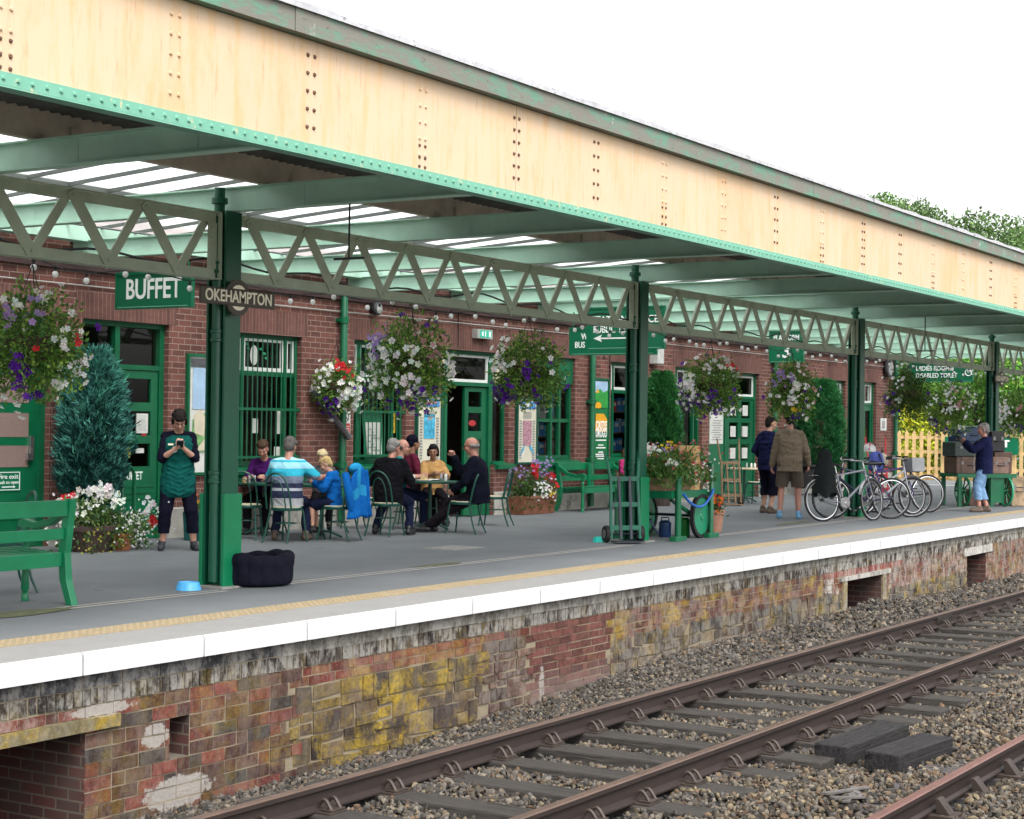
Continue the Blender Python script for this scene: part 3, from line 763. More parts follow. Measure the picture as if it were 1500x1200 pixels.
def leaf(x0, x1, z0, z1, panes, y, name='door', mat=GREEN, panels=(), th=.05):
    """a door leaf: stiles and rails round glazed panes (x0,x1,z0,z1) with raised lower panels"""
    m = MB()
    xs = sorted({x0, x1} | {p for q in panes for p in q[:2]}); zs = sorted({z0, z1} | {p for q in panes for p in q[2:]})
    for i in range(len(xs) - 1):
        for j in range(len(zs) - 1):
            a, b = (xs[i] + xs[i + 1]) / 2, (zs[j] + zs[j + 1]) / 2
            if any(q[0] < a < q[1] and q[2] < b < q[3] for q in panes): continue
            m.box(xs[i], xs[i + 1], y, y + th, zs[j], zs[j + 1])
    for (a, b, c, d) in panels:
        m.box(a, b, y - .012, y - .001, c, d); m.box(a - .03, b + .03, y - .02, y - .001, d, d + .022)
    dr = m.build(name, mat, bld, True)
    if panes:
        m = MB()
        for (a, b, c, d) in panes: m.quad((a, y + th * .6, c), (b, y + th * .6, c), (b, y + th * .6, d), (a, y + th * .6, d))
        m.build('glass', GLASS, dr, True)
    return dr
def door_frame(x0, x1, z1, xs=(), zt=2.14, top_glass=True, white=False):
    m = MB(); y0 = YW + .08
    for a in [x0 + .04] + list(xs) + [x1 - .04]: m.box(a - .04, a + .04, y0, y0 + .12, 0, z1)
    e = [x0 + .04] + list(xs) + [x1 - .04]
    for i in range(len(e) - 1):
        for zz in (zt + .03, z1 - .03): m.box(e[i] + .04, e[i + 1] - .04, y0 + .004, y0 + .116, zz - .032, zz + .03)
    f = m.build('door_frame', GREEN, bld, True)
    m = MB()
    for i in range(len(e) - 1): m.quad((e[i] + .04, y0 + .07, zt + .06), (e[i + 1] - .04, y0 + .07, zt + .06), (e[i + 1] - .04, y0 + .07, z1 - .06), (e[i] + .04, y0 + .07, z1 - .06))
    m.build('fanlight', GLASS, f, True)
    if white:
        m = MB()
        for i in range(len(e) - 1):
            a, b, c, d, q = e[i] + .041, e[i + 1] - .041, zt + .061, z1 - .061, .04
            m.box(a, a + q, y0 + .03, y0 + .06, c, d); m.box(b - q, b, y0 + .03, y0 + .06, c, d)
            if b - a > .12: m.box(a + q, b - q, y0 + .032, y0 + .058, c, c + q * 1.2); m.box(a + q, b - q, y0 + .032, y0 + .058, d - q, d)
        m.build('casement', WHITE, f, True)
    return f
FROST = plain('frosted_glass', (.24, .17, .15), .35, .12, 60)
# fire exit door (left)
door_frame(12.4, 14.33, 2.72, (13.36,))
pz = [(.94, 1.19), (1.29, 1.57), (1.69, 2.02)]
for a, b in ((12.48, 13.31), (13.41, 14.25)):
    d = leaf(a, b, .01, 2.13, [], YW + .1, 'door', panels=[(a + .13, b - .13, .1, .33)])
    m = MB()
    for c, e in pz: m.box(a + .08, b - .16, YW + .094, YW + .099, c, e)
    m.build('frosted_pane', FROST, d, True)
    if a > 13:
        m = MB(); m.box(14.1, 14.15, YW + .06, YW + .1, 1.03, 1.3); m.box(14.04, 14.12, YW + .04, YW + .07, 1.02, 1.1); m.build('bolt_handle', STEEL, d, True)
        m = MB(); m.box(13.45, 13.98, YW + .09, YW + .099, .66, .9); sg = m.build('fire_exit_notice', SIGNG, d, True)
        m = MB()
        for q in ((13.465, 13.965, .675, .683), (13.465, 13.965, .877, .885), (13.465, 13.473, .683, .877), (13.957, 13.965, .683, .877)): m.box(q[0], q[1], YW + .086, YW + .09, q[2], q[3])
        m.box(13.7, 13.87, YW + .086, YW + .09, .706, .718); m.add([(13.87, YW + .087, .695), (13.9, YW + .087, .712), (13.87, YW + .087, .729)], [(0, 1, 2)])
        # running figure and door pictogram
        m.box(13.5, 13.59, YW + .086, YW + .09, .7, .83); m.build('pictogram', LETTER, sg, True)
        OFF = Vector(bld.location)
        text('Fire exit', .055, LETTER, sg, frameM(Vector((13.79, YW + .09, .83)) - OFF, (1, 0, 0), (0, 0, 1)), width=.3)
        text('Push to open', .04, LETTER, sg, frameM(Vector((13.79, YW + .09, .765)) - OFF, (1, 0, 0), (0, 0, 1)), width=.31)
        m = MB(); m.ball((13.55, YW + .085, .815), (.012, .003, .012)); m.bar((13.54, YW + .085, .8), (13.55, YW + .085, .75), .02, .004, (0, 1, 0)); m.bar((13.55, YW + .085, .75), (13.57, YW + .085, .71), .012, .004, (0, 1, 0)); m.bar((13.55, YW + .085, .75), (13.52, YW + .085, .72), .012, .004, (0, 1, 0)); m.build('runner', SIGNG, sg, True)
OFF = Vector(bld.location)
def T(s, h, mat, parent, x, y, z, **k): return text(s, h, mat, parent, frameM(Vector((x, y, z)) - OFF, (1, 0, 0), (0, 0, 1)), **k)
# buffet doors
door_frame(14.84, 16.33, 2.73, (15.5,))
a, b = 15.55, 16.24
d = leaf(a, b, .01, 2.13, [(a + .07, b - .12, c, e) for c, e in ((.92, 1.21), (1.32, 1.62), (1.73, 2.03))], YW + .1, panels=[(a + .09, b - .1, .08, .26), (a + .09, b - .1, .33, .51), (a + .09, b - .1, .58, .66)])
T('BUFFET', .1, LETTER, d, 15.82, YW + .099, .8, width=.33, bold=.002)
leaf(14.93, 15.45, .01, 2.13, [(15.0, 15.38, c, e) for c, e in ((.92, 1.21), (1.32, 1.62), (1.73, 2.03))], YW + .1, panels=[(15.02, 15.36, .1, .6)])
m = MB(); m.box(15.86, 16.06, YW + .085, YW + .099, 1.34, 1.59); m.box(15.9, 16.02, YW + .083, YW + .085, 1.56, 1.575); nb = m.build('menu_notice', PAPER, d, True)
m = MB()
for i in range(6): m.box(15.89, 16.03 - .03 * (i % 2), YW + .083, YW + .0848, 1.38 + i * .025, 1.386 + i * .025)
m.build('notice_lines', GREY, nb, True)
m = MB(); m.ball((15.69, YW + .095, 1.4), (.035, .004, .045)); m.ball((16.0, YW + .095, 1.33), (.05, .004, .03)); m.build('red_sticker', REDP, d, True)
m = MB(); m.box(15.67, 15.74, YW + .09, YW + .098, 1.47, 1.58); m.build('green_sticker', SIGNG, d, True)
m = MB(); m.ball((15.72, YW + .095, 1.1), (.055, .004, .07)); m.build('oval_sticker', YEL, d, True)
m = MB(); m.box(15.64, 15.7, YW + .09, YW + .098, .93, .98); m.build('small_sticker', PAPER, d, True); m = MB(); m.box(15.86, 16.0, YW + .09, YW + .098, 1.09, 1.15); m.build('small_sticker', PAPER, d, True)
m = MB(); m.tube([(15.1, YW + 1.5, 2.5), (15.75, YW + 1.5, 2.5)], .02, 8); m.ball((15.3, YW + 1.5, 2.48), .045)
e_ = NT('lamp_glow'); e_.b.inputs['Emission Color'].default_value = (1, .85, .55, 1); e_.b.inputs['Emission Strength'].default_value = 3
lp = tag(m.build('strip_lamp', e_.mat, None), 'lit yellowish strip lamp seen inside through the glass above the buffet door', 'lamp')
# central door
door_frame(22.77, 24.17, 2.71, (), white=True)
for x0, x1 in ((22.56, 22.77), (24.17, 24.6)):
    m = MB(); m.box(x0, x0 + .05, YW + .09, YW + .17, .9, 2.71); m.box(x1 - .05, x1, YW + .09, YW + .17, .9, 2.71); m.box(x0 + .05, x1 - .05, YW + .1, YW + .16, 2.14, 2.2); m.box(x0 + .05, x1 - .05, YW + .1, YW + .16, 2.64, 2.71)
    f = m.build('sidelight', GREEN, bld, True)
    m = MB(); m.quad((x0 + .05, YW + .13, .9), (x1 - .05, YW + .13, .9), (x1 - .05, YW + .13, 2.64), (x0 + .05, YW + .13, 2.64)); m.build('pane', GLASS, f, True)
    if x1 - x0 < .3: xa, xb = x0 - .03, x1
    else: xa, xb = x0, x1 + .14
    m = MB(); m.prism([(YW - .08, .77), (YW - .08, .83), (YW + .1, .9), (YW + .1, .77)], xa, xb, 'x'); m.build('sill', GREEN, f, True)
    m = MB(); m.box(x0 + .055, x1 - .055, YW + .05, YW + .12, 2.21, 2.63); m.build('cream_blind', PCREAM, f, True) if x1 - x0 < .3 else m.box(x0 + .05, x0 + .2, YW + .2, YW + .22, .9, 2.6) and m.build('cream_curtain', PCREAM, f, True)
d = leaf(23.42, 24.08, .01, 2.12, [(23.53, 23.93, c, e) for c, e in ((.95, 1.26), (1.4, 1.7), (1.8, 2.05))], YW + .12, panels=[(23.55, 23.92, .15, .75)])
m = MB(); m.box(23.54, 23.92, YW + .15, YW + .153, .96, 1.25); m.build('yellowed_notice', PCREAM, d, True)
m = MB(); m.ball((23.7, YW + .15, 1.53), (.11, .003, .05)); m.build('red_sticker', REDP, d, True)
m = MB(); m.ball((23.3, YW + 2, 2.0), .05); tag(m.build('ceiling_bulb', e_.mat, None), 'small lit bulb seen inside through the open central door', 'lamp')
m = MB(); m.box(22.95, 23.45, YW + 3.9, YW + 3.95, 1.3, 2.05); tag(m.build('yellow_board', plain('ochre_board', (.5, .33, .02), .8), None), 'ochre yellow board on the inner wall seen through the open central door', 'board')
# shop door with six panes and a poster panel beside it
door_frame(32.5, 35.06, 2.71, (33.5,), white=True)
m = MB(); m.box(32.58, 33.46, YW + .1, YW + .15, .01, 2.13); sp_ = m.build('side_panel', GREEN, bld, True)
m = MB(); m.box(32.72, 33.38, YW + .085, YW + .099, 1.17, 2.1); po = m.build('white_poster', PAPER, sp_, True)
m = MB(); m.box(32.76, 33.34, YW + .082, YW + .0848, 1.78, 2.04); m.build('print_block', GREY, po, True)
m = MB()
for i in range(9): m.box(32.8 + .05 * (i % 3), 33.3 - .06 * (i % 2), YW + .082, YW + .0848, 1.25 + i * .05, 1.27 + i * .05)
m.build('print_lines', GREY, po, True)
ps = [(a, a + .45, c, c + .36) for a in (33.72, 34.35) for c in (.8, 1.27, 1.73)]
d = leaf(33.55, 34.97, .01, 2.13, ps, YW + .1, panels=[(33.72, 34.8, .12, .6)])
for a, b, c, e in ps: MB().box(a + .1, b - .08, YW + .115, YW + .12, c + .05, c + .28).build('notice', PAPER, d, True)
# last door by the end of the building
door_frame(41.2, 42.56, 2.73, (41.88,), white=True)
leaf(41.28, 41.84, .01, 2.13, [(41.36, 41.74, 1.0, 2.0)], YW + .1); leaf(41.92, 42.48, .01, 2.13, [(42.0, 42.4, 1.0, 2.0)], YW + .1)
# downpipes
def downpipe(x, z1=3.35, y=YW - .09, r=.055):
    m = MB(); m.tube([(x, y, .05), (x, y, z1), (x, y + .06, z1 + .1)], r, 10)
    for zz in (.9, 1.95, 3.0): m.lathe([(r, -.05), (r + .018, -.045), (r + .018, .045), (r, .05)], (x, y, zz), 10); m.box(x - .09, x + .09, y + .02, y + .088, zz - .02, zz + .02)
    m.build('downpipe', GREEN, bld, True, smooth=True)
for x in (19.88, 27.33, 35.75, 43.8): downpipe(x)
for i, x in enumerate((23.0, 27.9)):
    m = MB(); m.tube([(x, YW - .012, 2.75), (x, YW - .012, 3.35)], .008, 5); m.build('cable', BLACK, bld, True)
m = MB(); m.tube([(28.12, YW - .015, .4), (28.12, YW - .015, 3.3)], .01, 5); m.build('cable', BLACK, bld, True)
m = MB(); m.tube([(8, YW - .03, 3.14), (14, YW - .03, 3.12), (20, YW - .03, 3.13), (27, YW - .03, 3.16), (36, YW - .03, 3.15), (43.5, YW - .03, 3.16)], .007, 5); m.build('cable', plain('pale_cable', (.5, .5, .48), .6), bld, True)

# ---- things on the wall
def wallbox(name, x0, x1, z0, z1, mat, label, cat, d=.05, group=None, frame=None):
    m = MB(); m.box(x0, x1, YW - .008 - d, YW - .008, z0, z1) if not frame else m.box(x0 + .03, x1 - .03, YW - .008 - d * .6, YW - .008, z0 + .03, z1 - .03)
    root = empty(name, ((x0 + x1) / 2, YW, z0), 0, label, cat, group); m.build('board', mat, root, True)
    if frame:
        m = MB(); q = .035
        m.box(x0, x0 + q, YW - .01 - d, YW - .006, z0, z1); m.box(x1 - q, x1, YW - .01 - d, YW - .006, z0, z1); m.box(x0 + q, x1 - q, YW - .012 - d, YW - .006, z0, z0 + q); m.box(x0 + q, x1 - q, YW - .012 - d, YW - .006, z1 - q, z1); m.build('frame', frame, root, True)
    return root
def flat(root, name, mat, quads, y):
    m = MB()
    for q in quads: m.box(q[0], q[1], y - .003, y, q[2], q[3]); 
    return m.build(name, mat, root, True)
def polyflat(root, name, mat, polys, y):
    m = MB()
    for p in polys: m.prism([(a, b) for a, b in p], y - .002, y, 'y')
    return m.build(name, mat, root, True)
YP = YW - .045
r = wallbox('framed_poster', 16.64, 17.42, .8, 2.38, PAPER, 'tall framed poster of a green valley scene on the brick wall beside the buffet door', 'poster', .05, None, GREEN)
flat(r, 'printed_sky', plain('print_sky', (.35, .5, .68), .7, .15, 5), [(16.74, 17.32, 1.66, 2.2)], YP)
polyflat(r, 'printed_hills', plain('print_hills', (.16, .33, .12), .7, .5, 12), [[(16.74, 1.1), (17.32, 1.1), (17.32, 1.72), (17.15, 1.82), (16.98, 1.62), (16.74, 1.52)]], YP - .003)
polyflat(r, 'printed_cottage', PCREAM, [[(16.78, 1.35), (16.96, 1.3), (16.98, 1.55), (16.9, 1.66), (16.76, 1.58)], [(16.8, 1.12), (17.25, 1.12), (17.0, 1.3)]], YP - .006)
flat(r, 'printed_margin', plain('print_dark', (.08, .08, .09), .7, .5, 20), [(16.7, 17.36, 2.21, 2.32)], YP)
for i, (x0, x1, z0, z1, mp, lab) in enumerate(((21.82, 22.52, .86, 1.98, CYAN, 'narrow cream information board with a blue map on the wall left of the central doorway'), (24.79, 25.47, .84, 1.99, PINK, 'narrow cream information board with a pinkish map on the wall right of the central doorway'))):
    r = wallbox('information_board', x0, x1, z0, z1, plain('board_cream', (.66, .62, .5), .6, .06, 8), lab, 'information board', .05, None, DGREEN)
    w_ = x1 - x0
    flat(r, 'map', mp, [(x0 + .2, x1 - .2, z0 + .42 - .1 * i, z0 + .8 - .05 * i)], YP)
    flat(r, 'header', PALEB, [(x0 + .1, x1 - .08, z1 - .2, z1 - .08)], YP); polyflat(r, 'header_art', PINK if i == 0 else PAPER, [[(x0 + .12, z1 - .18), (x0 + .3, z1 - .09), (x1 - .12, z1 - .13), (x1 - .3, z1 - .17)]], YP - .003)
    flat(r, 'small_print', GREY, [(x0 + .09, x0 + .16, z0 + .1 + .045 * k, z0 + .12 + .045 * k) for k in range(15)] + [(x1 - .16, x1 - .09, z0 + .1 + .045 * k, z0 + .12 + .045 * k) for k in range(15)] + [(x0 + .2, x1 - .2, z1 - .36 + .025 * k, z1 - .352 + .025 * k) for k in range(5)], YP)
    if i == 1: polyflat(r, 'coast', CYAN, [[(x0 + .1, z0 + .12), (x0 + .24, z0 + .25), (x0 + .27, z0 + .36), (x0 + .15, z0 + .22)], [(x1 - .1, z0 + .14), (x1 - .25, z0 + .27), (x1 - .27, z0 + .37), (x1 - .14, z0 + .24)]], YP)
r = wallbox('castle_poster', 27.46, 28.05, .82, 2.39, plain('poster_green', (.008, .16, .05), .5, .08, 5), 'green poster with orange hills and the words castle drogo beside the downpipe', 'poster', .05, None, GREEN)
flat(r, 'poster_sky', plain('print_sky', (.35, .5, .68), .7, .15, 5), [(27.52, 27.99, 2.1, 2.34)], YP)
polyflat(r, 'green_hill', plain('print_leaf', (.03, .3, .05), .6, .3, 9), [[(27.52, 1.85), (27.99, 1.85), (27.99, 2.18), (27.82, 2.13), (27.7, 2.2), (27.52, 2.12)]], YP - .002)
polyflat(r, 'orange_field', ORANGE, [[(27.52, 1.84), (27.72, 1.84), (27.75, 1.9), (27.68, 1.95), (27.52, 1.95)]], YP - .005); polyflat(r, 'orange_field', ORANGE, [[(27.52, 1.42), (27.97, 1.4), (27.97, 1.64), (27.85, 1.74), (27.54, 1.74)]], YP - .005); polyflat(r, 'orange_field', ORANGE, [[(27.52, 2.12), (27.6, 2.2), (27.66, 2.13)]], YP - .005)
for s_, z in (('CASTLE', 1.52), ('DROGO', 1.37)): text(s_, .15, LETTER, r, frameM(Vector((27.75, YP - .009, z)) - r.location, (1, 0, 0), (0, 0, 1)), width=.42, bold=.004)
flat(r, 'small_print', LETTER, [(27.75 - w_, 27.75 + w_, z, z + .022) for z, w_ in ((1.24, .2), (1.15, .1), (1.1, .18), (1.02, .09), (.98, .19), (.945, .18), (.9, .12))], YP)
r = wallbox('no_smoking_notice', 19.96, 20.16, 1.34, 1.68, PAPER, 'small white and red no smoking notice on the wall beside the downpipe', 'notice', .01)
flat(r, 'red_block', REDP, [(19.975, 20.145, 1.355, 1.5)], YW - .019); flat(r, 'notice_lines', PAPER, [(20.0, 20.12, 1.38 + .035 * k, 1.392 + .035 * k) for k in range(3)], YW - .022)
m = MB(); m.tube([(20.06 + .055 * math.cos(a), YW - .02, 1.59 + .06 * math.sin(a)) for a in np.linspace(0, 2 * pi, 17)[:-1]], .006, 5, closed=True); m.bar((20.02, YW - .02, 1.63), (20.1, YW - .02, 1.55), .012, .004, (0, 1, 0)); m.build('ring', BLACK, r, True)
r = wallbox('exit_sign', 23.42, 23.88, 2.92, 3.07, plain('grey_box', (.4, .4, .38), .5), 'small boxed emergency exit light with a running figure above the central doorway', 'exit sign', .1)
g_ = NT('exit_light'); g_.base((.02, .3, .2)); g_.b.inputs['Emission Color'].default_value = (.03, .45, .3, 1); g_.b.inputs['Emission Strength'].default_value = .2
flat(r, 'lit_panel', g_.mat, [(23.5, 23.85, 2.935, 3.055)], YW - .109); flat(r, 'pictogram', LETTER, [(23.55, 23.6, 2.96, 3.03), (23.64, 23.67, 2.95, 3.04), (23.76, 23.82, 2.95, 3.04)], YW - .113)
r = wallbox('wall_notice', 42.85, 43.3, 1.5, 1.82, PAPER, 'small pale notice on the brick corner pier at the far end of the building', 'notice', .012); flat(r, 'picture', GREY, [(42.95, 43.15, 1.55, 1.75)], YW - .023)
def speaker(x, z, lab, rr=.16):
    m = MB(); m.lathe([(rr * .5, .12), (rr, .06), (rr, 0), (rr * .8, -.02)], (0, 0, 0), 18, 'y'); r = m.build('loudspeaker', plain('speaker_grey', (.05, .05, .055), .6), None, smooth=True)
    r.location = (x, YW - .14, z); tag(r, lab, 'loudspeaker'); m = MB(); m.lathe([(rr * .75, -.021), (rr * .4, .02), (rr * .15, -.01), (.001, -.03)], (0, 0, 0), 18, 'y'); m.build('cone', plain('speaker_cone', (.25, .25, .25), .7), r, smooth=True)
speaker(20.65, 3.22, 'round dark loudspeaker high on the wall above the barred window', .1); speaker(43.2, 3.12, 'round dark loudspeaker high on the far corner of the building', .24)
m = MB(); m.box(-.13, .13, -.2, 0, -.22, .12); m.prism([(-.2, .12), (0, .12), (0, .3)], -.03, .03, 'x'); sb = m.build('wall_speaker_box', plain('speaker_box', (.55, .55, .53), .5), None, bevel=.02); sb.location = (29.85, YW - .01, 2.95); tag(sb, 'pale speaker box on the wall beside the public telephone sign', 'speaker box')  # plain speaker box with no lamp in it
m = MB(); m.tube([(19.14, YW - .1, 1.97), (19.9, YW - .2, 1.29)], .05, 8); o = m.build('grey_prop', plain('grey_timber', (.11, .105, .11), .7, .2, 9), None); tag(o, 'short grey pole leaning diagonally on the brick wall below the half basket', 'pole')
# things in windows
m = MB(); A = (20.55, 21.07, .95, 1.66); m.add([(A[0], YW + .07, A[3]), (A[1], YW + .07, A[3]), (A[1] + .03, YW + .055, A[2]), (A[0] + .08, YW + .055, A[2])], [(0, 1, 2, 3)])
o = m.build('window_poster', SIGNG, None); tag(o, 'green bordered poster leaning inside the barred window near the no smoking notice', 'poster')
md = MB(); md.add([(A[0] + .09, YW + .064, A[3] - .14), (A[1] - .05, YW + .064, A[3] - .14), (A[1] - .02, YW + .05, A[2] + .05), (A[0] + .13, YW + .05, A[2] + .05)], [(0, 1, 2, 3)]); md.build('sheet', PAPER, o)
md = MB(); [md.box(A[0] + .14 + .07 * (k % 2), A[0] + .22 + .07 * ((k * 3) % 4), YW + .042, YW + .046, A[2] + .1 + .045 * k, A[2] + .115 + .045 * k) for k in range(9)]; md.build('print', GREY, o)
m = MB(); m.box(21.37, 21.45, YW + .1, YW + .12, 1.36, 1.66); o = m.build('telephone_sign', YEL, None); tag(o, 'yellow telephone handset sign in the side light of the barred window', 'sign')
m = MB(); m.tube([(21.4, YW + .095, 1.42), (21.38, YW + .095, 1.45), (21.38, YW + .095, 1.57), (21.4, YW + .095, 1.6)], .012, 6); m.build('handset', BLACK, o)
for i, (x, z, w_, h_) in enumerate(((18.72, 1.5, .1, .32), (18.7, 1.08, .17, .16), (18.2, 1.45, .12, .2))):
    m = MB(); m.box(x - w_ / 2, x + w_ / 2, YW + .135, YW + .138, z - h_ / 2, z + h_ / 2); o = m.build('window_notice', PAPER, None)
    tag(o, ('tall white notice stuck in the barred window beside the column', 'small square white notice low in the barred window beside the column', 'small white notice in the middle of the barred window beside the column')[i], 'notice')
m = MB(); m.ball((0, 0, 0), (.085, .004, .14)); o = m.build('oval_window_sign', PAPER, None); o.location = (18.15, YW + .13, 2.42); tag(o, 'white oval sign with green sprigs in the upper light of the barred window', 'window sign')
m = MB()
for sx in (-1, 1):
    for k in range(5): m.ball((sx * (.13 + .03 * k), -.003, .09 - .05 * k * sx * .6 + .03 * (k % 2)), (.03, .003, .02))
m.build('green_sprig', plain('sprig', (.02, .25, .12), .6), o)
m = MB(); m.box(30.99, 31.45, YW + .3, YW + .34, 1.2, 2.14); m.box(31.2, 31.9, YW + .3, YW + .34, 2.24, 2.5); o = m.build('display_board', plain('ochre_display', (.55, .36, .1), .7, .2, 6), None); tag(o, 'ochre display boards standing behind the shop window left of the six paned door', 'display')
m = MB(); m.prism([(31.3, 1.5), (31.55, 1.35), (31.6, 1.75), (31.45, 2.0), (31.3, 1.85)], YW + .2, YW + .23, 'y'); o = m.build('picture_map', CYAN, None); tag(o, 'bright blue picture map propped in the shop window left of the six paned door', 'map')
i_b = 0
for a, b, zs in SHELVES:
    for zz in zs:
        x = a + .03
        while x < b - .1:
            ww = random.choice([.035, .05, .16, .22, .2]); hh = random.uniform(.19, .27); m = MB(); y = YW + .27
            m.box(x, x + ww, y, y + .08, zz + .001, zz + hh); m.box(x + ww * .15, x + ww * .85, y - .002, y - .0005, zz + hh * .5, zz + hh * .8); m.mi = 1
            cm = random.choice([PALEB, PALEB, CYAN, PAPER, REDP, SIGNG, PCREAM]); m.m[-6:] = [1] * 6
            o = m.build('book', [cm, PAPER if cm is not PAPER else GREY], None)
            tag(o, 'book or leaflet with a printed cover on the shelves behind the shop windows', 'book', 'books on the shop window shelves'); x += ww + .015
# ================================================================== canopy
t = NT('fascia_cream'); v = t.coord()
c = t.mix(t.noise(v, 1.2, 5), (.5, .365, .245), (.56, .42, .285))
c = t.mix(t.ramp(t.noise(t.coord('Object', (1.2, 1, .6)), .9, 7, .75), [(.5, 0.), (.66, .6)]), c, (.5, .3, .13))
vs = t.coord('Object', (3.2, 1, .35)); s1 = t.ramp(t.noise(vs, 2.2, 7, .7), [(.5, 0.), (.72, .8)])
c = t.mix(s1, c, (.55, .31, .115))
s2 = t.ramp(t.noise(t.coord('Object', (5, 1, .5)), 4, 8, .8), [(.56, 0.), (.7, .8)]); c = t.mix(s2, c, (.4, .2, .08))
t.base(c); t.set(.5, 0, .4); FASCIA = t.mat
t = NT('peeling_board'); v = t.coord('Object', (.6, 1, 1.6))
c = t.mix(t.ramp(t.noise(v, 4, 8, .8), [(.42, 0.), (.52, 1.)]), (.1, .21, .15), (.16, .152, .13))
c = t.mix(t.ramp(t.noise(v, 14, 6, .8), [(.6, 0.), (.68, 1.)]), c, (.05, .05, .045)); c = t.mix(t.ramp(t.noise(t.coord(), 2.2, 7, .75), [(.62, 0.), (.68, .8)]), c, (.42, .4, .36))
t.base(c); t.set(.8); t.bump(t.noise(v, 30, 6), .4, .01); BOARD = t.mat
t = NT('flange_green'); v = t.coord()
c = t.mix(t.noise(v, 6, 5), (.1, .3, .21), (.16, .38, .28)); c = t.mix(t.ramp(t.noise(t.coord('Object', (1.5, 1, 1)), 5, 8, .8), [(.58, 0.), (.66, 1.)]), c, (.62, .46, .25))
c = t.mix(t.ramp(t.noise(v, 11, 8, .8), [(.66, 0.), (.72, 1.)]), c, (.2, .08, .04)); t.base(c); t.set(.45); FLANGE = t.mat
MINT = plain('mint_paint', (.4, .6, .48), .5, .1, 3, wear=(.34, .55, .43), wscale=4, wlo=.66)
OLIVE = plain('truss_grey_green', (.4, .45, .345), .5, .12, 5, wear=(.3, .33, .26), wscale=6, wlo=.66)
COLG = plain('column_green', (.003, .075, .04), .33, .12, 4, wear=(.008, .05, .03), wscale=3, wlo=.62)
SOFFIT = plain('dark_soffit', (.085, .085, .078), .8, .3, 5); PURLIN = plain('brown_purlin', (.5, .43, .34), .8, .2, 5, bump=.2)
RIVR = plain('rusty_rivet', (.1, .05, .03), .7, .3, 30); RIVC = FASCIA
X0, X1 = 2.2, 46.6
can = empty('platform_canopy', (24, 8.9, 0), 0, 'long station canopy with riveted cream fascia, mint beams, lattice girder and green columns', 'canopy')
RX = [6.65 + 1.367 * k for k in range(-3, 30)]
mb = MB()
jo = [X0] + [RX[i] for i in range(len(RX)) if (i - 3 - 4) % 6 == 0] + [X1]
PAN = [MB().box(jo[i] + .004, jo[i + 1] - .004, YF, YF + .02, 3.435, 4.165) for i in range(len(jo) - 1)]
mb = MB(); mr = MB()
def dome(m, x, y, z, r):
    b = [(x + r * math.cos(a), y, z + r * math.sin(a)) for a in np.linspace(0, 2 * pi, 8)[:-1]]; tpt = [(x + .55 * r * math.cos(a), y - r * .75, z + .55 * r * math.sin(a)) for a in np.linspace(0, 2 * pi, 8)[:-1]]
    k = 7; m.add(b + tpt, [tuple(range(k, 2 * k))] + [(i, (i + 1) % k, k + (i + 1) % k, k + i) for i in range(k)])
for i, x in enumerate(RX):
    kind = (i - 7) % 6
    rusty = kind == 0 or (i - 7) % 3 == 1
    m = PAN[max(0, sum(1 for q in jo[1:-1] if q < x + .02))]; m.mi = 1 if rusty else 0
    m2_ = m
    n = 6 if kind == 0 else 5
    for j in range(n):
        for dx in (-.038, .038): dome(m, x + dx, YF, 3.56 + j * (.5 / (n - 1)), .017)
    if (i - 7) % 3 == 2:
        for zz in (3.47, 3.54, 3.63):
            m.mi = 1
            for dx in (-.038, .038): dome(m, x + dx, YF, zz, .015)
for m in PAN: m.build('fascia_panel', [FASCIA, RIVR], can, True)
mb = MB(); mb.box(X0, X1, YF - .012, YF - .001, 3.372, 3.447); mb.box(X0, X1, YF - .012, YF + .1, 3.36, 3.371)
x = X0
while x < X1: dome(mb, x, YF - .012, 3.41, .0165); x += .108
mb.build('bottom_flange', FLANGE, can, True)
x = X0
while x < X1: L = random.uniform(2.2, 3.6); MB().box(x + .002, min(x + L, X1) - .002, YF - .085 + random.uniform(-.004, .004), YF + .03, 4.17, 4.345 + random.uniform(-.004, .004)).build('roof_board', BOARD, can, True); x += L
mb = MB(); xs = np.arange(X0, X1, .25); pr = []
for a in xs: pr.append((a, 4.372 + random.uniform(-.012, .012)))
for i in range(len(pr) - 1):
    (a, p), (b, q) = pr[i], pr[i + 1]
    mb.add([(a, YF - .11, 4.33), (b, YF - .11, 4.33), (a, YF - .11, p), (b, YF - .11, q), (a, YF + .25, p + .06), (b, YF + .25, q + .06), (a, 10.2, 4.32), (b, 10.2, 4.32), (a, YF - .06, 4.347), (b, YF - .06, 4.347)], [(0, 1, 3, 2), (2, 3, 5, 4), (4, 5, 7, 6), (0, 1, 9, 8)])
mb.build('roof_covering', plain('lead_edge', (.4, .4, .42), .6, .3, 6, wear=(.2, .19, .2), wscale=6, wlo=.55), can, True)
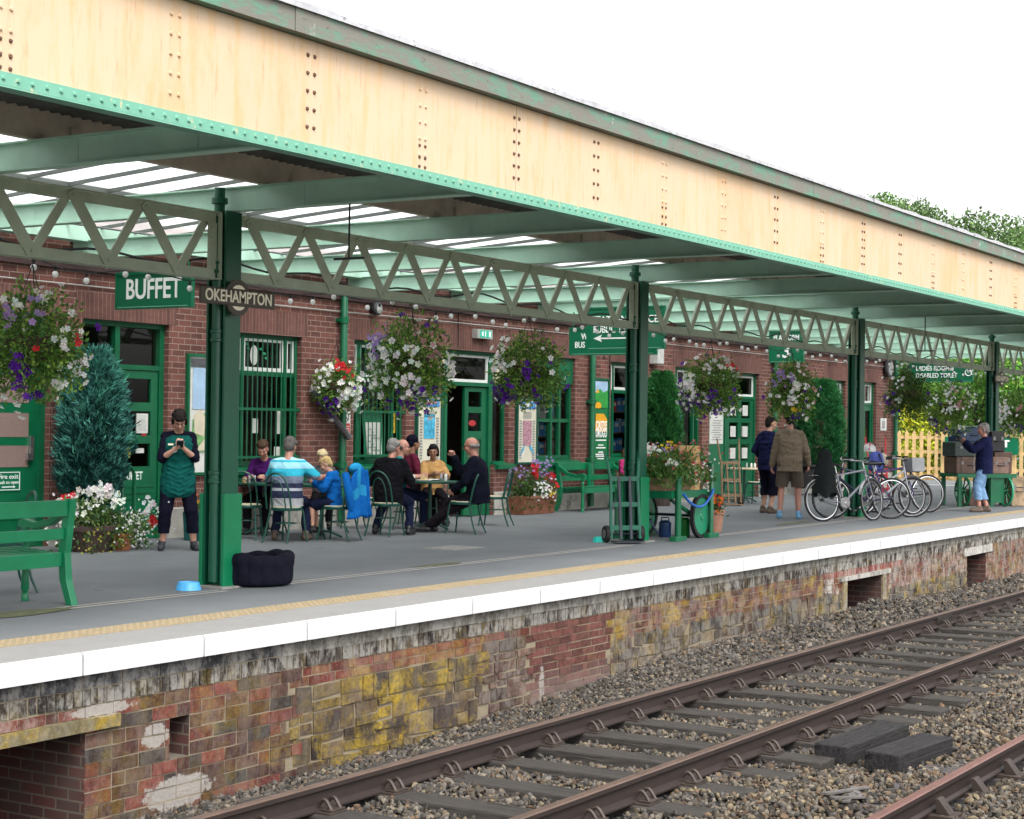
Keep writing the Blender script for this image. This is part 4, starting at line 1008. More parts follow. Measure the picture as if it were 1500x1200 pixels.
# corrugated soffit over the front half
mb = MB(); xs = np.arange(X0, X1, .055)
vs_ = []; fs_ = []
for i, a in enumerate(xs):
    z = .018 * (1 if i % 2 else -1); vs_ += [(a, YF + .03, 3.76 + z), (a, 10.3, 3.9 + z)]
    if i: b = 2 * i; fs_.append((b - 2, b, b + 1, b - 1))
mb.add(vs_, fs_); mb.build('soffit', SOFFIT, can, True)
BX = [11.95 + 2.71 * k for k in range(-3, 13)]
for k, y in ((1, 10.02),):
    mb = MB()
    e = [X0] + BX + [X1]
    mb.box(X0, X1, y, y + .075, 3.644, 3.9)
    for bx in BX: mb.box(bx + .3, bx + .42, y - .03, y - .001, 3.66, 3.78); mb.box(bx + .75, bx + .79, y - .03, y - .001, 3.64, 3.76)
    mb.build('purlin', PURLIN, can, True)
for bx in BX:
    mb = MB(); mb.box(bx - .006, bx + .006, YF + .105, YW - .005, 3.432, 3.63); mb.box(bx - .06, bx + .06, YF + .104, YW - .006, 3.42, 3.432); mb.box(bx - .06, bx + .06, YF + .104, YW - .006, 3.63, 3.642)
    for yy in (8.4, 9.6, 11.4, 13): mb.box(bx - .01, bx + .01, yy, yy + .012, 3.433, 3.629)
    mb.build('cross_beam', MINT, can, True)
# glazing from the girder down to the building
mb = MB(); mb.quad((X0, 10.25, 4.16), (X1, 10.25, 4.16), (X1, YW - .02, 3.8), (X0, YW - .02, 3.8)); gz = mb.build('roof_glazing', ROOFGLASS, can, True)
GBAR = plain('glazing_bar', (.09, .1, .09), .6, .2, 6)
mb = MB(); x = X0 + .3
while x < X1: mb.bar((x, 10.2, 4.14), (x, YW - .05, 3.785), .022, .04); x += .56
for y in (11.6, 13.2): mb.box(X0, X1, y, y + .05, 3.9 + (13.2 - y) * .07, 3.96 + (13.2 - y) * .07)
mb.build('glazing_bars', GBAR, gz, True)
mb = MB(); mb.box(X0, X1, YW - .3, YW - .08, 3.62, 3.7); mb.box(X0, X1, YW - .3, YW - .28, 3.7, 3.8); mb.build('gutter', MINT, can, True)
for zz, y in ((3.55, 12.1), (3.55, 14.0)):
    e = BX; mb = MB()
    for i in range(len(e) - 1): mb.tube([(e[i] + .012, y, zz + .1), (e[i + 1] - .012, y, zz + .1)], .012, 6)
    mb.build('tie_rod', DSTEEL, can, True)
# lattice girder between columns
CX = [11.86 + 8.1 * k for k in range(-1, 5)]
ZB, ZT = 2.79, 3.385
for ci in range(len(CX)):
    a = CX[ci] + .11; b = (CX[ci + 1] if ci + 1 < len(CX) else X1 + .3) - .11
    g = MB(); y = YC
    for z0, z1 in ((ZB, ZB + .09), (ZT - .09, ZT)):
        g.box(a, b, y - .008, y + .004, z0, z1)
    g.box(a, b, y - .075, y - .0085, ZB - .008, ZB); g.box(a, b, y + .0045, y + .07, ZB - .008, ZB); g.box(a, b, y - .06, y - .0085, ZT, ZT + .008)
    go = g.build('lattice_girder', OLIVE, can, True)
    n = max(2, round((b - a) / .885)); st = (b - a - .3) / n
    m1 = MB(); m2 = MB()
    for i in range(n):
        xa = a + .2 + i * st; xb = xa + st * .5; xc = xa + st
        m1 = MB(); m2 = MB()
        m1.bar((xa, y - .016, ZT - .01), (xb + .03, y - .016, ZB + .01), .11, .013, (0, 1, 0))
        m2.bar((xb + .03, y + .014, ZB + .02), (xc, y + .014, ZT - .02), .088, .013, (0, 1, 0)); m2.bar((xb + .065, y + .05, ZB + .02), (xc + .03, y + .05, ZT - .02), .008, .06, (0, 1, 0))
        dome(m1, xb + .0, y - .024, ZB + .05, .018); dome(m1, xa + .02, y - .024, ZT - .05, .018)
        m1.build('strut', OLIVE, go, True); m2.build('brace', OLIVE, go, True)
    MB().box(a, a + .012, y - .07, y + .06, ZB, ZT).build('end_plate', OLIVE, go, True); m = MB(); m.box(b - .012, b, y - .07, y + .06, ZB, ZT); m.box(b - .13, b - .012, y - .02, y - .0085, ZB + .091, ZT - .091)
    for k in range(5): dome(m, b - .09, y - .021, ZB + .12 + .085 * k, .012)
    m.build('end_plate', OLIVE, go, True)
# columns: H section, rainwater pipe in the hollow, cased foot
def make_column():
    m = MB()
    for s in (-1, 1): m.box(-.105, .105, s * .1 - .011, s * .1 + .011, .04, ZT + .02)
    m.box(-.008, .008, -.088, .088, .04, ZT + .02)
    c = m.build('column', COLG, can)
    m = MB()
    m.box(-.12, .12, -.15, -.112, 0, .85); m.box(-.12, .12, .112, .15, 0, .85); m.box(-.02, .02, -.088, .088, 0, .84)
    cs = m.build('cased_foot', BENCHG, c, bevel=.004)
    m = MB(); m.tube([(-.075, 0, .05), (-.075, 0, 3.36)], .056, 12)
    for zz in (1.0, 2.28, 2.9): m.lathe([(.056, -.06), (.07, -.055), (.07, -.03), (.062, -.025), (.062, .02), (.07, .025), (.07, .05), (.056, .055)], (-.075, 0, zz), 12)
    m.tube([(-.075, 0, 3.36), (-.075, 0, 3.62)], .05, 10); m.lathe([(.05, -.03), (.075, -.025), (.075, .025), (.05, .03)], (-.075, 0, 3.5), 12)
    m.build('rainwater_pipe', COLG, c, smooth=True)
    m = MB(); m.box(-.2, .2, -.2, .2, .0, .018); m.build('base_slab', plain('stone_base', (.26, .25, .23), .9, .3, 8), c)
    return c
cp = make_column()
off = can.location
for i, x in enumerate(CX):
    o = cp if i == 0 else copy_tree(cp)
    o.parent = can; o.location = Vector((x, YC, 0)) - off
# hanger rods under the beams
for x, y, z in ((11.95, 9.1, 2.95), (28.21, 9.3, 2.86)):
    mb = MB(); mb.tube([(x, y, 3.42), (x, y, z)], .009, 6); mb.box(x - .012, x + .012, y - .16, y + .16, z - .02, z); mb.build('hanger_rod', BLACK, can, True)
mb = MB(); pts = []
for i in range(200):
    x = X0 + .5 + i * .21; pts.append((x, YC + .09, ZB + .14 + .035 * math.sin(i * .9) + .03 * math.sin(i * .31)))
mb.tube(pts, .011, 5); mb.build('power_cable', BLACK, can, True)

# ---- festoon lights along the girder
fest = empty('festoon_lights', (24, 10.75, 2.7), 0, 'string of small clear bulbs hanging along the underside of the lattice girder', 'festoon lights')
mb = MB(); pts = []; bulbs = []
x = 8.0; i = 0
while x < 40:
    sag = .035 * math.sin(i * 1.7) + .02 * math.sin(i * .77)
    pts.append((x, 10.78 + .03 * math.sin(i), 2.80 + sag)); bulbs.append((x + random.uniform(-.1, .1), 10.78 + .03 * math.sin(i), 2.765 + sag - random.uniform(0, .05))); x += .37 + .1 * math.sin(i * 2.1); i += 1
mb.tube(pts, .006, 5); mb.build('cable', BLACK, fest, True)
BULB = NT('clear_bulb'); BULB.base((.92, .92, .9)); BULB.set(.12, 0, .8); 
for (x, y, z) in bulbs:
    m = MB(); m.ball((0, 0, 0), (.027, .027, .03), 9, 6); b = m.build('bulb', BULB.mat, fest, smooth=True); b.location = Vector((x, y, z)) - Vector(fest.location)
    m = MB(); m.lathe([(.012, .0), (.013, .04)], (0, 0, .022), 7); m.build('socket', BLACK, b)

# ================================================================== hanging signs (across the platform, facing along it)
def hang_sign(name, x, y0, y1, z0, z1, label, lines, hooks=True, extra=None):
    cx = (y0 + y1) / 2; r = empty(name, (x, cx, z0), 0, label, 'sign')
    m = MB(); m.box(-.02, .02, y0 - cx, y1 - cx, 0, z1 - z0); bo = m.build('board', SIGNG, r)
    m = MB(); q = .03
    m.box(-.035, .035, y0 - cx, y1 - cx, -.03, -.001); m.box(-.035, .035, y0 - cx, y1 - cx, z1 - z0 + .001, z1 - z0 + .03); m.box(-.03, .03, y0 - cx - q, y0 - cx - .001, -.03, z1 - z0 + .03); m.box(-.03, .03, y1 - cx + .001, y1 - cx + q, -.03, z1 - z0 + .03)
    m.build('frame', SIGNG, r)
    m = MB(); m.box(-.038, -.0355, y0 - cx + .02, y1 - cx - .02, -.012, -.004); m.build('pale_line', plain('sign_pale_line', (.2, .5, .36), .5, .05), r)
    if hooks:
        for yy in (y0 - cx + .04, y1 - cx - .04): MB().tube([(0, yy, z1 - z0 + .03), (0, yy, 3.42 - z0)], .012, 6).build('hanging_rod', SIGNG, r)
    for s, yc, z, h, w_ in lines:
        text(s, h, LETTER, r, frameM((-.022, yc - cx, z - z0), (0, -1, 0), (0, 0, 1)), width=w_, bold=.006 if h > .12 else .003)
    if extra: extra(r, cx, z0)
    return r
hang_sign('hanging_sign', 15.0, 13.72, 14.88, 2.86, 3.24, 'green hanging sign reading buffet in white capitals above the buffet door', [('BUFFET', 14.3, 3.055, .235, .88)])
def arrow(r, cx, z0):
    m = MB(); m.box(-.024, -.021, 12.4 - cx, 13.22 - cx, .138, .162); m.prism([(13.34 - cx, .15), (13.18 - cx, .21), (13.22 - cx, .15), (13.18 - cx, .09)], -.024, -.021, 'x'); m.build('arrow', LETTER, r)
hang_sign('hanging_sign', 24.0, 12.1, 13.44, 2.76, 3.38, 'green hanging sign pointing to the public telephone behind the second column', [('STATION OFFICE', 12.78, 3.2, .115, 1.2), ('PUBLIC TELEPHONE', 12.78, 3.05, .115, 1.12)], extra=arrow)
hang_sign('hanging_sign', 25.0, 12.75, 14.33, 2.72, 3.13, 'green hanging sign reading way out and bus stop, half hidden behind the telephone sign', [('WAY OUT', 13.86, 3.0, .1, .54), ('BUS STOP', 14.0, 2.86, .1, .5)])
hang_sign('hanging_sign', 33.0, 13.45, 14.15, 2.9, 3.5, 'green hanging sign with platform number three in white under the lattice girder', [('PLATFORM', 13.8, 3.38, .11, .56), ('3', 13.8, 3.1, .29, None)])
def wheel(r, cx, z0):
    m = MB(); yc = 13.05 - cx; q = -.026
    P = lambda a, b: (q, yc - a, .25 + b)
    m.ball(P(-.01, .15), (.004, .022, .022)); m.tube([P(-.01, .12), P(-.005, .02), P(.07, .02), P(.1, -.08), P(.13, -.075)], .014, 6); m.tube([P(-.005, .075), P(.05, .075)], .012, 6)
    m.tube([P(.02 + .085 * math.cos(a), -.03 + .085 * math.sin(a)) for a in np.linspace(pi * .62, pi * 1.95, 12)], .012, 6); m.build('wheelchair_symbol', LETTER, r)
hang_sign('hanging_sign', 43.0, 12.95, 14.52, 2.78, 3.22, 'green hanging sign for the ladies room and disabled toilet with a wheelchair symbol', [('LADIES ROOM &', 13.9, 3.1, .115, 1.0), ('DISABLED TOILET', 13.86, 2.92, .115, 1.08)], extra=wheel)
# ---- station name totem on the first column, another on the fourth
TOT = plain('totem_brown', (.05, .038, .026), .45, .15, 6)
def totem(x, lab):
    r = empty('station_totem', (x, YC - .19, 2.62), 0, lab, 'station sign', 'name totems on the columns')
    m = MB(); m.box(-.5, .5, -.02, .012, -.075, .075); m.build('name_bar', TOT, r, bevel=.006)
    m = MB(); m.lathe([(.165, 0), (.165, .02)], (0, -.012, 0), 28, 'y'); m.build('roundel', TOT, r)
    for s in (1, -1):
        m = MB(); pts = [(.115 * math.cos(a), s * .115 * math.sin(a)) for a in np.linspace(.76, pi - .76, 12)]; m.prism(pts, -.016, -.0125, 'y'); m.build('half_moon', CREAMP, r)
    text('OKEHAMPTON', .105, CREAMP, r, frameM((0, -.022, 0), (1, 0, 0), (0, 0, 1)), width=.9, bold=.002)
    m = MB(); m.box(-.03, .03, .013, .08, -.05, .05); m.build('bracket', BLACK, r)
totem(CX[1] - .03, 'brown roundel station name sign reading okehampton on the first column'); totem(CX[4], 'small brown roundel name sign on the far column behind the woman with the camera')
# ================================================================== plants
def on_y(px, py, y):
    d = R @ Vector((px - 750, py - 600, F)); t = y / d.y; return Vector((d.x * t, y, EYE + d.z * t))
CR = np.array(right[:]); CU = np.array(up[:]); CB = np.array(back[:])      # tilt blooms to the camera; say which side of a plant carries which flowers
LEAF = attr_mat('leaf', .5, .35, .2, 12, trans=.25); NEEDLE = attr_mat('needle', .65, .2, .2, 12, trans=.15)
PETAL = attr_mat('petal', .6, .2, .06, 12, trans=.3)
def unit(v): return v / np.maximum(np.linalg.norm(v, axis=-1, keepdims=True), 1e-9)
def rdir(n): return unit(rng.normal(size=(n, 3)))
def leaf_mesh(name, P, D, L, W, col, mat, parent, curl=.25):
    """one diamond leaf per point: P base, D pointing direction, L length, W width"""
    n = len(P); D = unit(D); S = unit(np.cross(D, rdir(n))); N = np.cross(S, D)
    L = np.broadcast_to(L, n)[:, None]; W = np.broadcast_to(W, n)[:, None]
    V = np.stack([P, P + D * L * .5 + S * W * .5 + N * L * curl * .3, P + D * L - N * L * curl * .2, P + D * L * .5 - S * W * .5 + N * L * curl * .3], 1)
    Fa = np.arange(n * 4).reshape(n, 4)
    return np_mesh(name, V.reshape(-1, 3), Fa, mat, parent, col)
def flower_mesh(name, P, N, r, col, parent, petals=5):
    n = len(P); N = unit(N); A = unit(np.cross(N, rdir(n))); B_ = np.cross(N, A); r = np.broadcast_to(r, n)[:, None]
    V = []; ang = np.linspace(0, 2 * pi, petals + 1)[:-1]
    for a in ang:
        d = lambda x: A * math.cos(x) + B_ * math.sin(x)
        h = pi / petals
        V += [P - N * r * .25, P + d(a - h * .85) * r * .85 + N * r * .12, P + d(a) * r * 1.1 + N * r * .05, P + d(a + h * .85) * r * .85 + N * r * .12]
    V = np.stack(V, 1); Fa = np.arange(n * petals * 4).reshape(-1, 4)
    return np_mesh(name, V.reshape(-1, 3), Fa, PETAL, parent, np.repeat(col, petals, axis=0))
def shade(base, n, s=.3): return np.array(base)[None] * rng.uniform(1 - s, 1 + s, (n, 1)) * rng.uniform(.9, 1.1, (n, 3))
WHT, PUR, DPUR, REDF, PNK, LIL, YLW, ORG = (.82, .82, .8), (.1, .01, .3), (.06, .01, .2), (.6, .02, .03), (.5, .26, .29), (.38, .25, .55), (.7, .5, .05), (.7, .16, .02)
def blob(n, c, r, lump=.25, seed=0, hole=.35):
    """points in a lumpy ellipsoid shell"""
    d = rdir(n); k = np.sin(d @ np.array([3.1, 1.7, 2.3]) * 2 + seed) * np.sin(d @ np.array([-1.9, 2.9, 1.3]) * 2.3 + seed * 2)
    rad = (hole + (1 - hole) * rng.random(n) ** .45) * (1 + lump * k)
    return np.array(c) + d * np.array(r) * rad[:, None], d
def hanging_basket(loc, r, h, label, spec, seed=0, chain=2.79, nleaf=3400, leafc=(.08, .18, .032), dark=1.0):
    """spec: list of (colour, count, direction (screen right, up, towards viewer), spread)"""
    o = empty('hanging_basket', loc, 0, label, 'hanging basket', 'flower baskets hung along the platform')
    m = MB(); m.lathe([(.02, -.2), (.12, -.17), (.19, -.08), (.21, .02), (.19, .02)], (0, 0, .02), 14); m.build('basket', plain('coir_liner', (.06, .04, .025), .95, .3, 12), o)
    m = MB(); zt = chain - loc[2]
    for k in range(3):
        a = 2.1 * k; m.tube([(.2 * math.cos(a), .2 * math.sin(a), .03), (0, 0, min(zt, .62))], .004, 4)
    m.tube([(0, 0, min(zt, .62)), (0, 0, zt)], .005, 4); m.build('chain', BLACK, o)
    P, d = blob(nleaf, (0, 0, 0), (r * .92, r * .92, h), .3, seed, .25)
    k = int(nleaf * .35)      # trailing stems
    a = rng.uniform(0, 2 * pi, k); rr = r * rng.uniform(.45, 1.0, k); zz = -h * rng.uniform(.2, 1.15, k) * (.7 + .3 * np.sin(a * 3 + seed))
    P2 = np.stack([rr * np.cos(a), rr * np.sin(a), zz], -1); P = np.concatenate([P, P2]); D = np.concatenate([d, unit(P2)]) + rng.normal(size=(nleaf + k, 3)) * .7
    c = shade(leafc, len(P), .5) * dark; sel = rng.random(len(P)) < .3; c[sel] = shade((.22, .36, .06), sel.sum(), .4) * dark
    fo = leaf_mesh('foliage', P, D, rng.uniform(.03, .06, len(P)), rng.uniform(.02, .035, len(P)), c, LEAF, o)
    # a few loose sprays that break the outline
    ks = 26; tips, cols = [], []
    mS = MB()
    for i in range(ks):
        dd = rdir(1)[0]; p0 = dd * np.array([r, r, h]) * .7; p1 = dd * np.array([r, r, h]) * rng.uniform(1.05, 1.35) + np.array([0, 0, -.05]); mS.tube([p0, (p0 + p1) / 2 + np.array([0, 0, .03]), p1], .0025, 3); tips.append(p1)
    tag(mS.build('stem', plain('stem_green', (.05, .09, .03), .7), o), kind='stuff')
    FP, FN, FC = [], [], []
    for col, cnt, dr, spread in spec:
        cnt = int(cnt * .7)
        cd = unit(CR * dr[0] + CU * dr[1] + CB * dr[2]); ncl = max(3, cnt // 5); cc_ = unit(cd + rng.normal(size=(ncl, 3)) * spread * 1.15); d = unit(cc_[rng.integers(ncl, size=cnt)] + rng.normal(size=(cnt, 3)) * .11)
        rad = rng.uniform(.9, 1.12, cnt); p = d * np.array([r, r, h]) * rad[:, None]
        low = rng.random(cnt) < .3; p[low, 2] -= rng.uniform(0, .12, low.sum())
        FP.append(p); FN.append(d + CB * .3 + rng.normal(size=(cnt, 3)) * .55); FC.append(shade(col, cnt, .14))
    tp = np.array(tips); FP.append(tp); FN.append(unit(tp) + CB * .6); FC.append(np.array([WHT if rng.random() < .7 else PUR for _ in tips]))
    FP, FN, FC = map(np.concatenate, (FP, FN, FC))
    tag(flower_mesh('flowers', FP, FN, rng.uniform(.022, .04, len(FP)), FC, o), kind='stuff')
    return o
HB = [(45, 2.12, .43, .42, 'big hanging basket at the left edge with purple and white petunias low on its right', [(PUR, 42, (.1, -.75, .7), .3), (WHT, 55, (.8, -.5, .4), .25), (WHT, 26, (.3, .75, .5), .5), (REDF, 5, (.75, .1, .6), .2), (LIL, 26, (-.2, .9, .4), .35)]),
      (600, 2.17, .46, .46, 'largest hanging basket, over the cafe tables, white on the left with a purple trail below', [(WHT, 150, (-.55, -.25, .7), .38), (PUR, 60, (-.25, -.95, .3), .22), (WHT, 45, (.7, -.5, .4), .35), (LIL, 40, (-.7, .55, .4), .2), (PNK, 16, (.4, -.1, .8), .3)]),
      (774, 2.17, .42, .4, 'leafy hanging basket before the boarded shop window with purple petunias at lower left', [(PUR, 75, (-.65, -.7, .35), .3), (WHT, 50, (-.85, .2, .4), .25), (PNK, 20, (-.1, .85, .4), .4), (PUR, 20, (.3, -.4, .8), .3)]),
      (1041, 2.12, .43, .4, 'hanging basket before the six paned door, white and purple on its left half', [(WHT, 120, (-.75, .1, .6), .3), (PUR, 80, (-.6, -.6, .5), .28), (WHT, 30, (.2, .8, .5), .4), (REDF, 8, (.8, .5, .3), .15), (PUR, 20, (.4, -.8, .3), .3)]),
      (1159, 2.14, .38, .44, 'hanging basket below the platform three sign with pale flowers in its lower middle', [(WHT, 75, (.1, -.35, .9), .35), (LIL, 35, (-.6, .3, .5), .3), (PNK, 8, (.8, -.4, .3), .25), (PUR, 25, (0, -.9, .4), .4), (YLW, 6, (.1, -.6, .7), .2)]),
      (1329, 2.2, .42, .42, 'dark leafy hanging basket at the building corner with few white blooms', [(WHT, 22, (-.85, -.1, .5), .25), (PNK, 10, (-.9, -.2, .3), .3), (PUR, 20, (-.8, -.6, .3), .2)]),
      (1390, 2.0, .5, .52, 'round hanging basket sprinkled all over with white blooms above the picket fence', [(WHT, 150, (0, -.1, .9), .6), (PNK, 22, (-.3, -.2, .9), .6), (DPUR, 30, (-.4, -.8, .4), .3)]),
      (1492, 1.92, .5, .5, 'hanging basket at the right edge of the picture with white trails on its left', [(WHT, 170, (-.85, -.1, .5), .3), (PNK, 20, (.1, .2, .9), .5), (DPUR, 40, (.3, -.6, .7), .3)])]
for i, (px, z, r, h, lab, spec) in enumerate(HB):
    p = on_y(px, 560, YC + .05)
    hanging_basket((p.x, p.y, z), r, h, lab, spec, i * 1.7, dark=.55 if i == 5 else 1)
p = on_y(490, 570, 15.05)
o = hanging_basket((p.x, 15.02, 2.03), .36, .36, 'half basket fixed to the brick wall with red geraniums on top and a white trail', [(REDF, 40, (.45, .8, .5), .16), (WHT, 110, (.75, -.2, .6), .3), (WHT, 50, (-.1, .5, .8), .35), (PUR, 60, (-.2, -.6, .7), .3)], 9, chain=2.75, nleaf=1800)
# ---- conifers in tubs
def conifer(loc, r, h, z0, label, c1, c2, n=7000, tub=.24, rough=1.0):
    o = empty('potted_conifer', loc, 0, label, 'conifer', 'clipped conifers in tubs along the station wall')
    m = MB(); m.lathe([(tub * .75, 0), (tub, .42), (tub * 1.06, .42), (tub * 1.06, .47), (tub * .9, .47), (tub * .85, .4)], (0, 0, 0), 16); m.build('tub', plain('dark_tub', (.05, .035, .03), .8, .3, 8), o)
    m = MB(); m.tube([(0, 0, .38), (.01, 0, z0 + h * .7)], [.035, .012], 7); m.build('trunk', TIMBER, o)
    u = rng.random(n) ** .8; prof = np.interp(u, [0, .12, .35, .6, .85, 1], [.55, .88, 1., .95, .76, .36])
    a = rng.uniform(0, 2 * pi, n); q = (.35 + .65 * rng.random(n) ** .4) * (1 + .22 * np.sin(a * 5 + u * 9) * np.sin(u * 17 + a * 2)) * rng.uniform(.86, 1.12, n)
    P0 = np.stack([np.cos(a) * r * prof * q, np.sin(a) * r * prof * q, z0 + u * h], -1)
    out = np.stack([np.cos(a), np.sin(a), np.full(n, 1.0)], -1)
    cc = shade(c1, n, .35); tip = (q > .74) & (rng.random(n) < .15 + .85 * u); cc[tip] = shade(c2, tip.sum(), .35)
    P = np.repeat(P0, 4, 0) + rng.normal(size=(n * 4, 3)) * .015; D = np.repeat(out, 4, 0) + rng.normal(size=(n * 4, 3)) * .55
    leaf_mesh('foliage', P, D, rng.uniform(.05, .13, n * 4) * rough, rng.uniform(.012, .022, n * 4) * rough, np.repeat(cc, 4, 0), NEEDLE, o, .15)
    return o
p = on_y(133, 600, 14.75); conifer((p.x, 14.72, 0), .37, 1.8, .5, 'bushy blue green conifer in a tub between the fire exit and the buffet door', (.011, .065, .055), (.085, .29, .235))
p = on_y(966, 600, 14.9); conifer((p.x, 14.85, 0), .34, 2.1, .42, 'upright dark green conifer just right of the second column', (.014, .1, .03), (.05, .22, .06))
p = on_y(1201, 600, 14.6); conifer((p.x, 14.55, 0), .5, 2.2, .4, 'broad cone shaped conifer behind the man in the beige jacket', (.016, .12, .04), (.055, .25, .08))
# ---- planters
def flower_bed(o, size, z, h, spec, n=900, leafc=(.04, .1, .02), trail=.1, fr=(.015, .03)):
    sx, sy = size
    P = np.stack([rng.uniform(-sx, sx, n), rng.uniform(-sy, sy, n), z + h * rng.random(n) ** .8 * (.6 + .4 * np.sin(rng.uniform(0, 6, n)))], -1)
    e = rng.random(n) < .3; P[e, 0] *= 1.15; P[e, 1] *= 1.25; P[e, 2] = z - rng.uniform(-.05, trail, e.sum())
    D = rng.normal(size=(n, 3)) * .6 + np.array([0, 0, .6]); c = shade(leafc, n, .5); s_ = rng.random(n) < .3; c[s_] = shade((.11, .17, .04), s_.sum(), .4)
    leaf_mesh('foliage', P, D, rng.uniform(.05, .1, n), rng.uniform(.018, .035, n), c, LEAF, o)
    FP, FC, FR = [], [], []
    for col, cnt, (cx, cy, cz), (wx, wy, wz), rr in spec:
        FP.append(np.array([cx, cy, cz]) + rng.normal(size=(cnt, 3)) * np.array([wx, wy, wz])); FC.append(shade(col, cnt, .12)); FR.append(np.full(cnt, rr) * rng.uniform(.8, 1.2, cnt))
    FP, FC, FR = map(np.concatenate, (FP, FC, FR)); tag(flower_mesh('flowers', FP, CB + np.array([0, 0, .5]) + rng.normal(size=FP.shape) * .5, FR, FC, o), kind='stuff')
def pot(o, r, h, mat=TERRA, name='pot', c=(0, 0, 0)):
    m = MB(); m.lathe([(r * .72, 0), (r * .95, h * .8), (r * 1.05, h * .8), (r * 1.05, h), (r * .92, h), (r * .88, h * .85), (.001, h * .85)], c, 18); m.build(name, mat, o, smooth=True)
p = gp(133, 808); o = empty('flower_tub', p, 0, 'dark tub of white petunias and trailing yellow leaves left of the buffet door', 'planter')
pot(o, .27, .3, plain('old_tub', (.05, .03, .025), .85, .3, 9), 'tub')
flower_bed(o, (.28, .25), .3, .35, [(WHT, 45, (.05, -.05, .62), (.17, .1, .1), .045), (WHT, 160, (-.25, .15, .35), (.1, .1, .13), .014), (REDF, 5, (-.2, .2, .62), (.05, .05, .03), .04), ((.35, .36, .06), 45, (-.1, -.25, .15), (.18, .03, .12), .014), (WHT, 30, (-.3, .1, .5), (.06, .06, .06), .035)], 900, trail=.3)
p = gp(176, 806); o = empty('flower_pot', p, 0, 'terracotta pot frothing with tiny white flowers at the foot of the buffet door', 'planter')
pot(o, .15, .2); flower_bed(o, (.3, .25), .2, .22, [(WHT, 420, (.12, -.05, .27), (.2, .15, .11), .012), (REDF, 6, (.42, -.1, .32), (.03, .03, .03), .04), (WHT, 16, (.4, -.1, .5), (.08, .06, .08), .035), ((.35, .36, .06), 25, (-.15, -.15, .08), (.08, .03, .08), .013)], 700, trail=.18)
p = gp(785, 753); o = empty('flower_trough', (p.x, 15.08, 0), 0, 'terracotta trough of red, purple and white flowers on the ground beside the wall bench', 'planter')
m = MB(); m.prism([(-.14, 0), (-.18, .27), (-.2, .27), (-.2, .31), (.2, .31), (.2, .27), (.18, .27), (.14, 0)], -.5, .5, 'x'); m.build('trough', plain('brown_terracotta', (.2, .075, .04), .8, .25, 12, bump=.2), o, bevel=.008)
flower_bed(o, (.52, .18), .3, .45, [(REDF, 12, (-.1, -.1, .72), (.05, .05, .04), .045), (LIL, 60, (.3, 0, .78), (.2, .08, .1), .024), (WHT, 70, (.05, -.2, .42), (.14, .05, .1), .02), (REDF, 14, (.5, -.05, .62), (.06, .06, .06), .03), (LIL, 30, (-.35, 0, .62), (.15, .08, .1), .024), (YLW, 20, (.35, -.2, .35), (.08, .04, .05), .016)], 1500, trail=.25)
p = gp(292, 790); o = empty('flower_box', (p.x, 14.7, 0), 0, 'teal planter box of orange flowers standing behind the woman in the tabard', 'planter')
m = MB(); m.prism([(-.15, 0), (-.18, .36), (.18, .36), (.15, 0)], -.3, .3, 'x'); m.build('box', plain('teal_box', (.01, .08, .08), .5), o, bevel=.01); flower_bed(o, (.28, .15), .36, .16, [(ORG, 50, (0, -.05, .46), (.15, .08, .06), .026), (YLW, 20, (0, -.05, .45), (.15, .08, .05), .022)], 350)
p = gp(1058, 781); o = empty('flower_pot', (p.x + .25, p.y + .25, 0), 0, 'small pale terracotta pot of red orange flowers beside the flower trolley wheel', 'planter')
pot(o, .15, .32, plain('pale_terracotta', (.34, .17, .11), .8, .2, 12)); flower_bed(o, (.12, .12), .3, .15, [(ORG, 45, (0, 0, .42), (.09, .09, .05), .026), (REDF, 15, (0, 0, .42), (.09, .09, .04), .025)], 260)
# ---- trees beyond the platform end
def tree(loc, h, r, zc, label, c1, c2, n=9000, leafs=.2, clumps=26, group=None, trunk=.25, flat_=.8, name='tree', cat='tree'):
    o = empty(name, loc, 0, label, cat, group)
    m = MB(); m.tube([(0, 0, -.3), (.05, .1, zc * .5), (0, 0, zc)], [trunk, trunk * .7, trunk * .45], 9)
    C_ = rdir(clumps) * np.array([r, r, r * flat_]) * rng.uniform(.35, .95, (clumps, 1)) + np.array([0, 0, zc]); C_[:, 2] = np.maximum(C_[:, 2], zc - r * flat_ * .8)
    for i in range(0, clumps, 2): m.tube([(0, 0, zc * rng.uniform(.45, .8)), tuple(C_[i] * .6 + np.array([0, 0, zc * .4]) * .6), tuple(C_[i])], [trunk * .35, trunk * .2, trunk * .06], 5)
    m.build('trunk', plain('bark', (.06, .05, .04), .9, .3, 6, bump=.5), o, smooth=True)
    k = rng.integers(clumps, size=n); cr = r * rng.uniform(.24, .42, clumps)
    P = C_[k] + rdir(n) * (cr[k] * rng.random(n) ** .4)[:, None] * np.array([1, 1, .75])
    tint = rng.uniform(.75, 1.25, clumps)[k][:, None]
    c = shade(c1, n, .3); s_ = rng.random(n) < .35; c[s_] = shade(c2, s_.sum(), .3); c = c * tint
    leaf_mesh('crown', P, rng.normal(size=(n, 3)) + np.array([0, 0, -.2]), leafs * rng.uniform(.6, 1.2, n), leafs * .6 * rng.uniform(.6, 1.2, n), c, LEAF, o)
    return o
G1, G2, G3 = (.06, .15, .028), (.12, .26, .05), (.2, .34, .06)
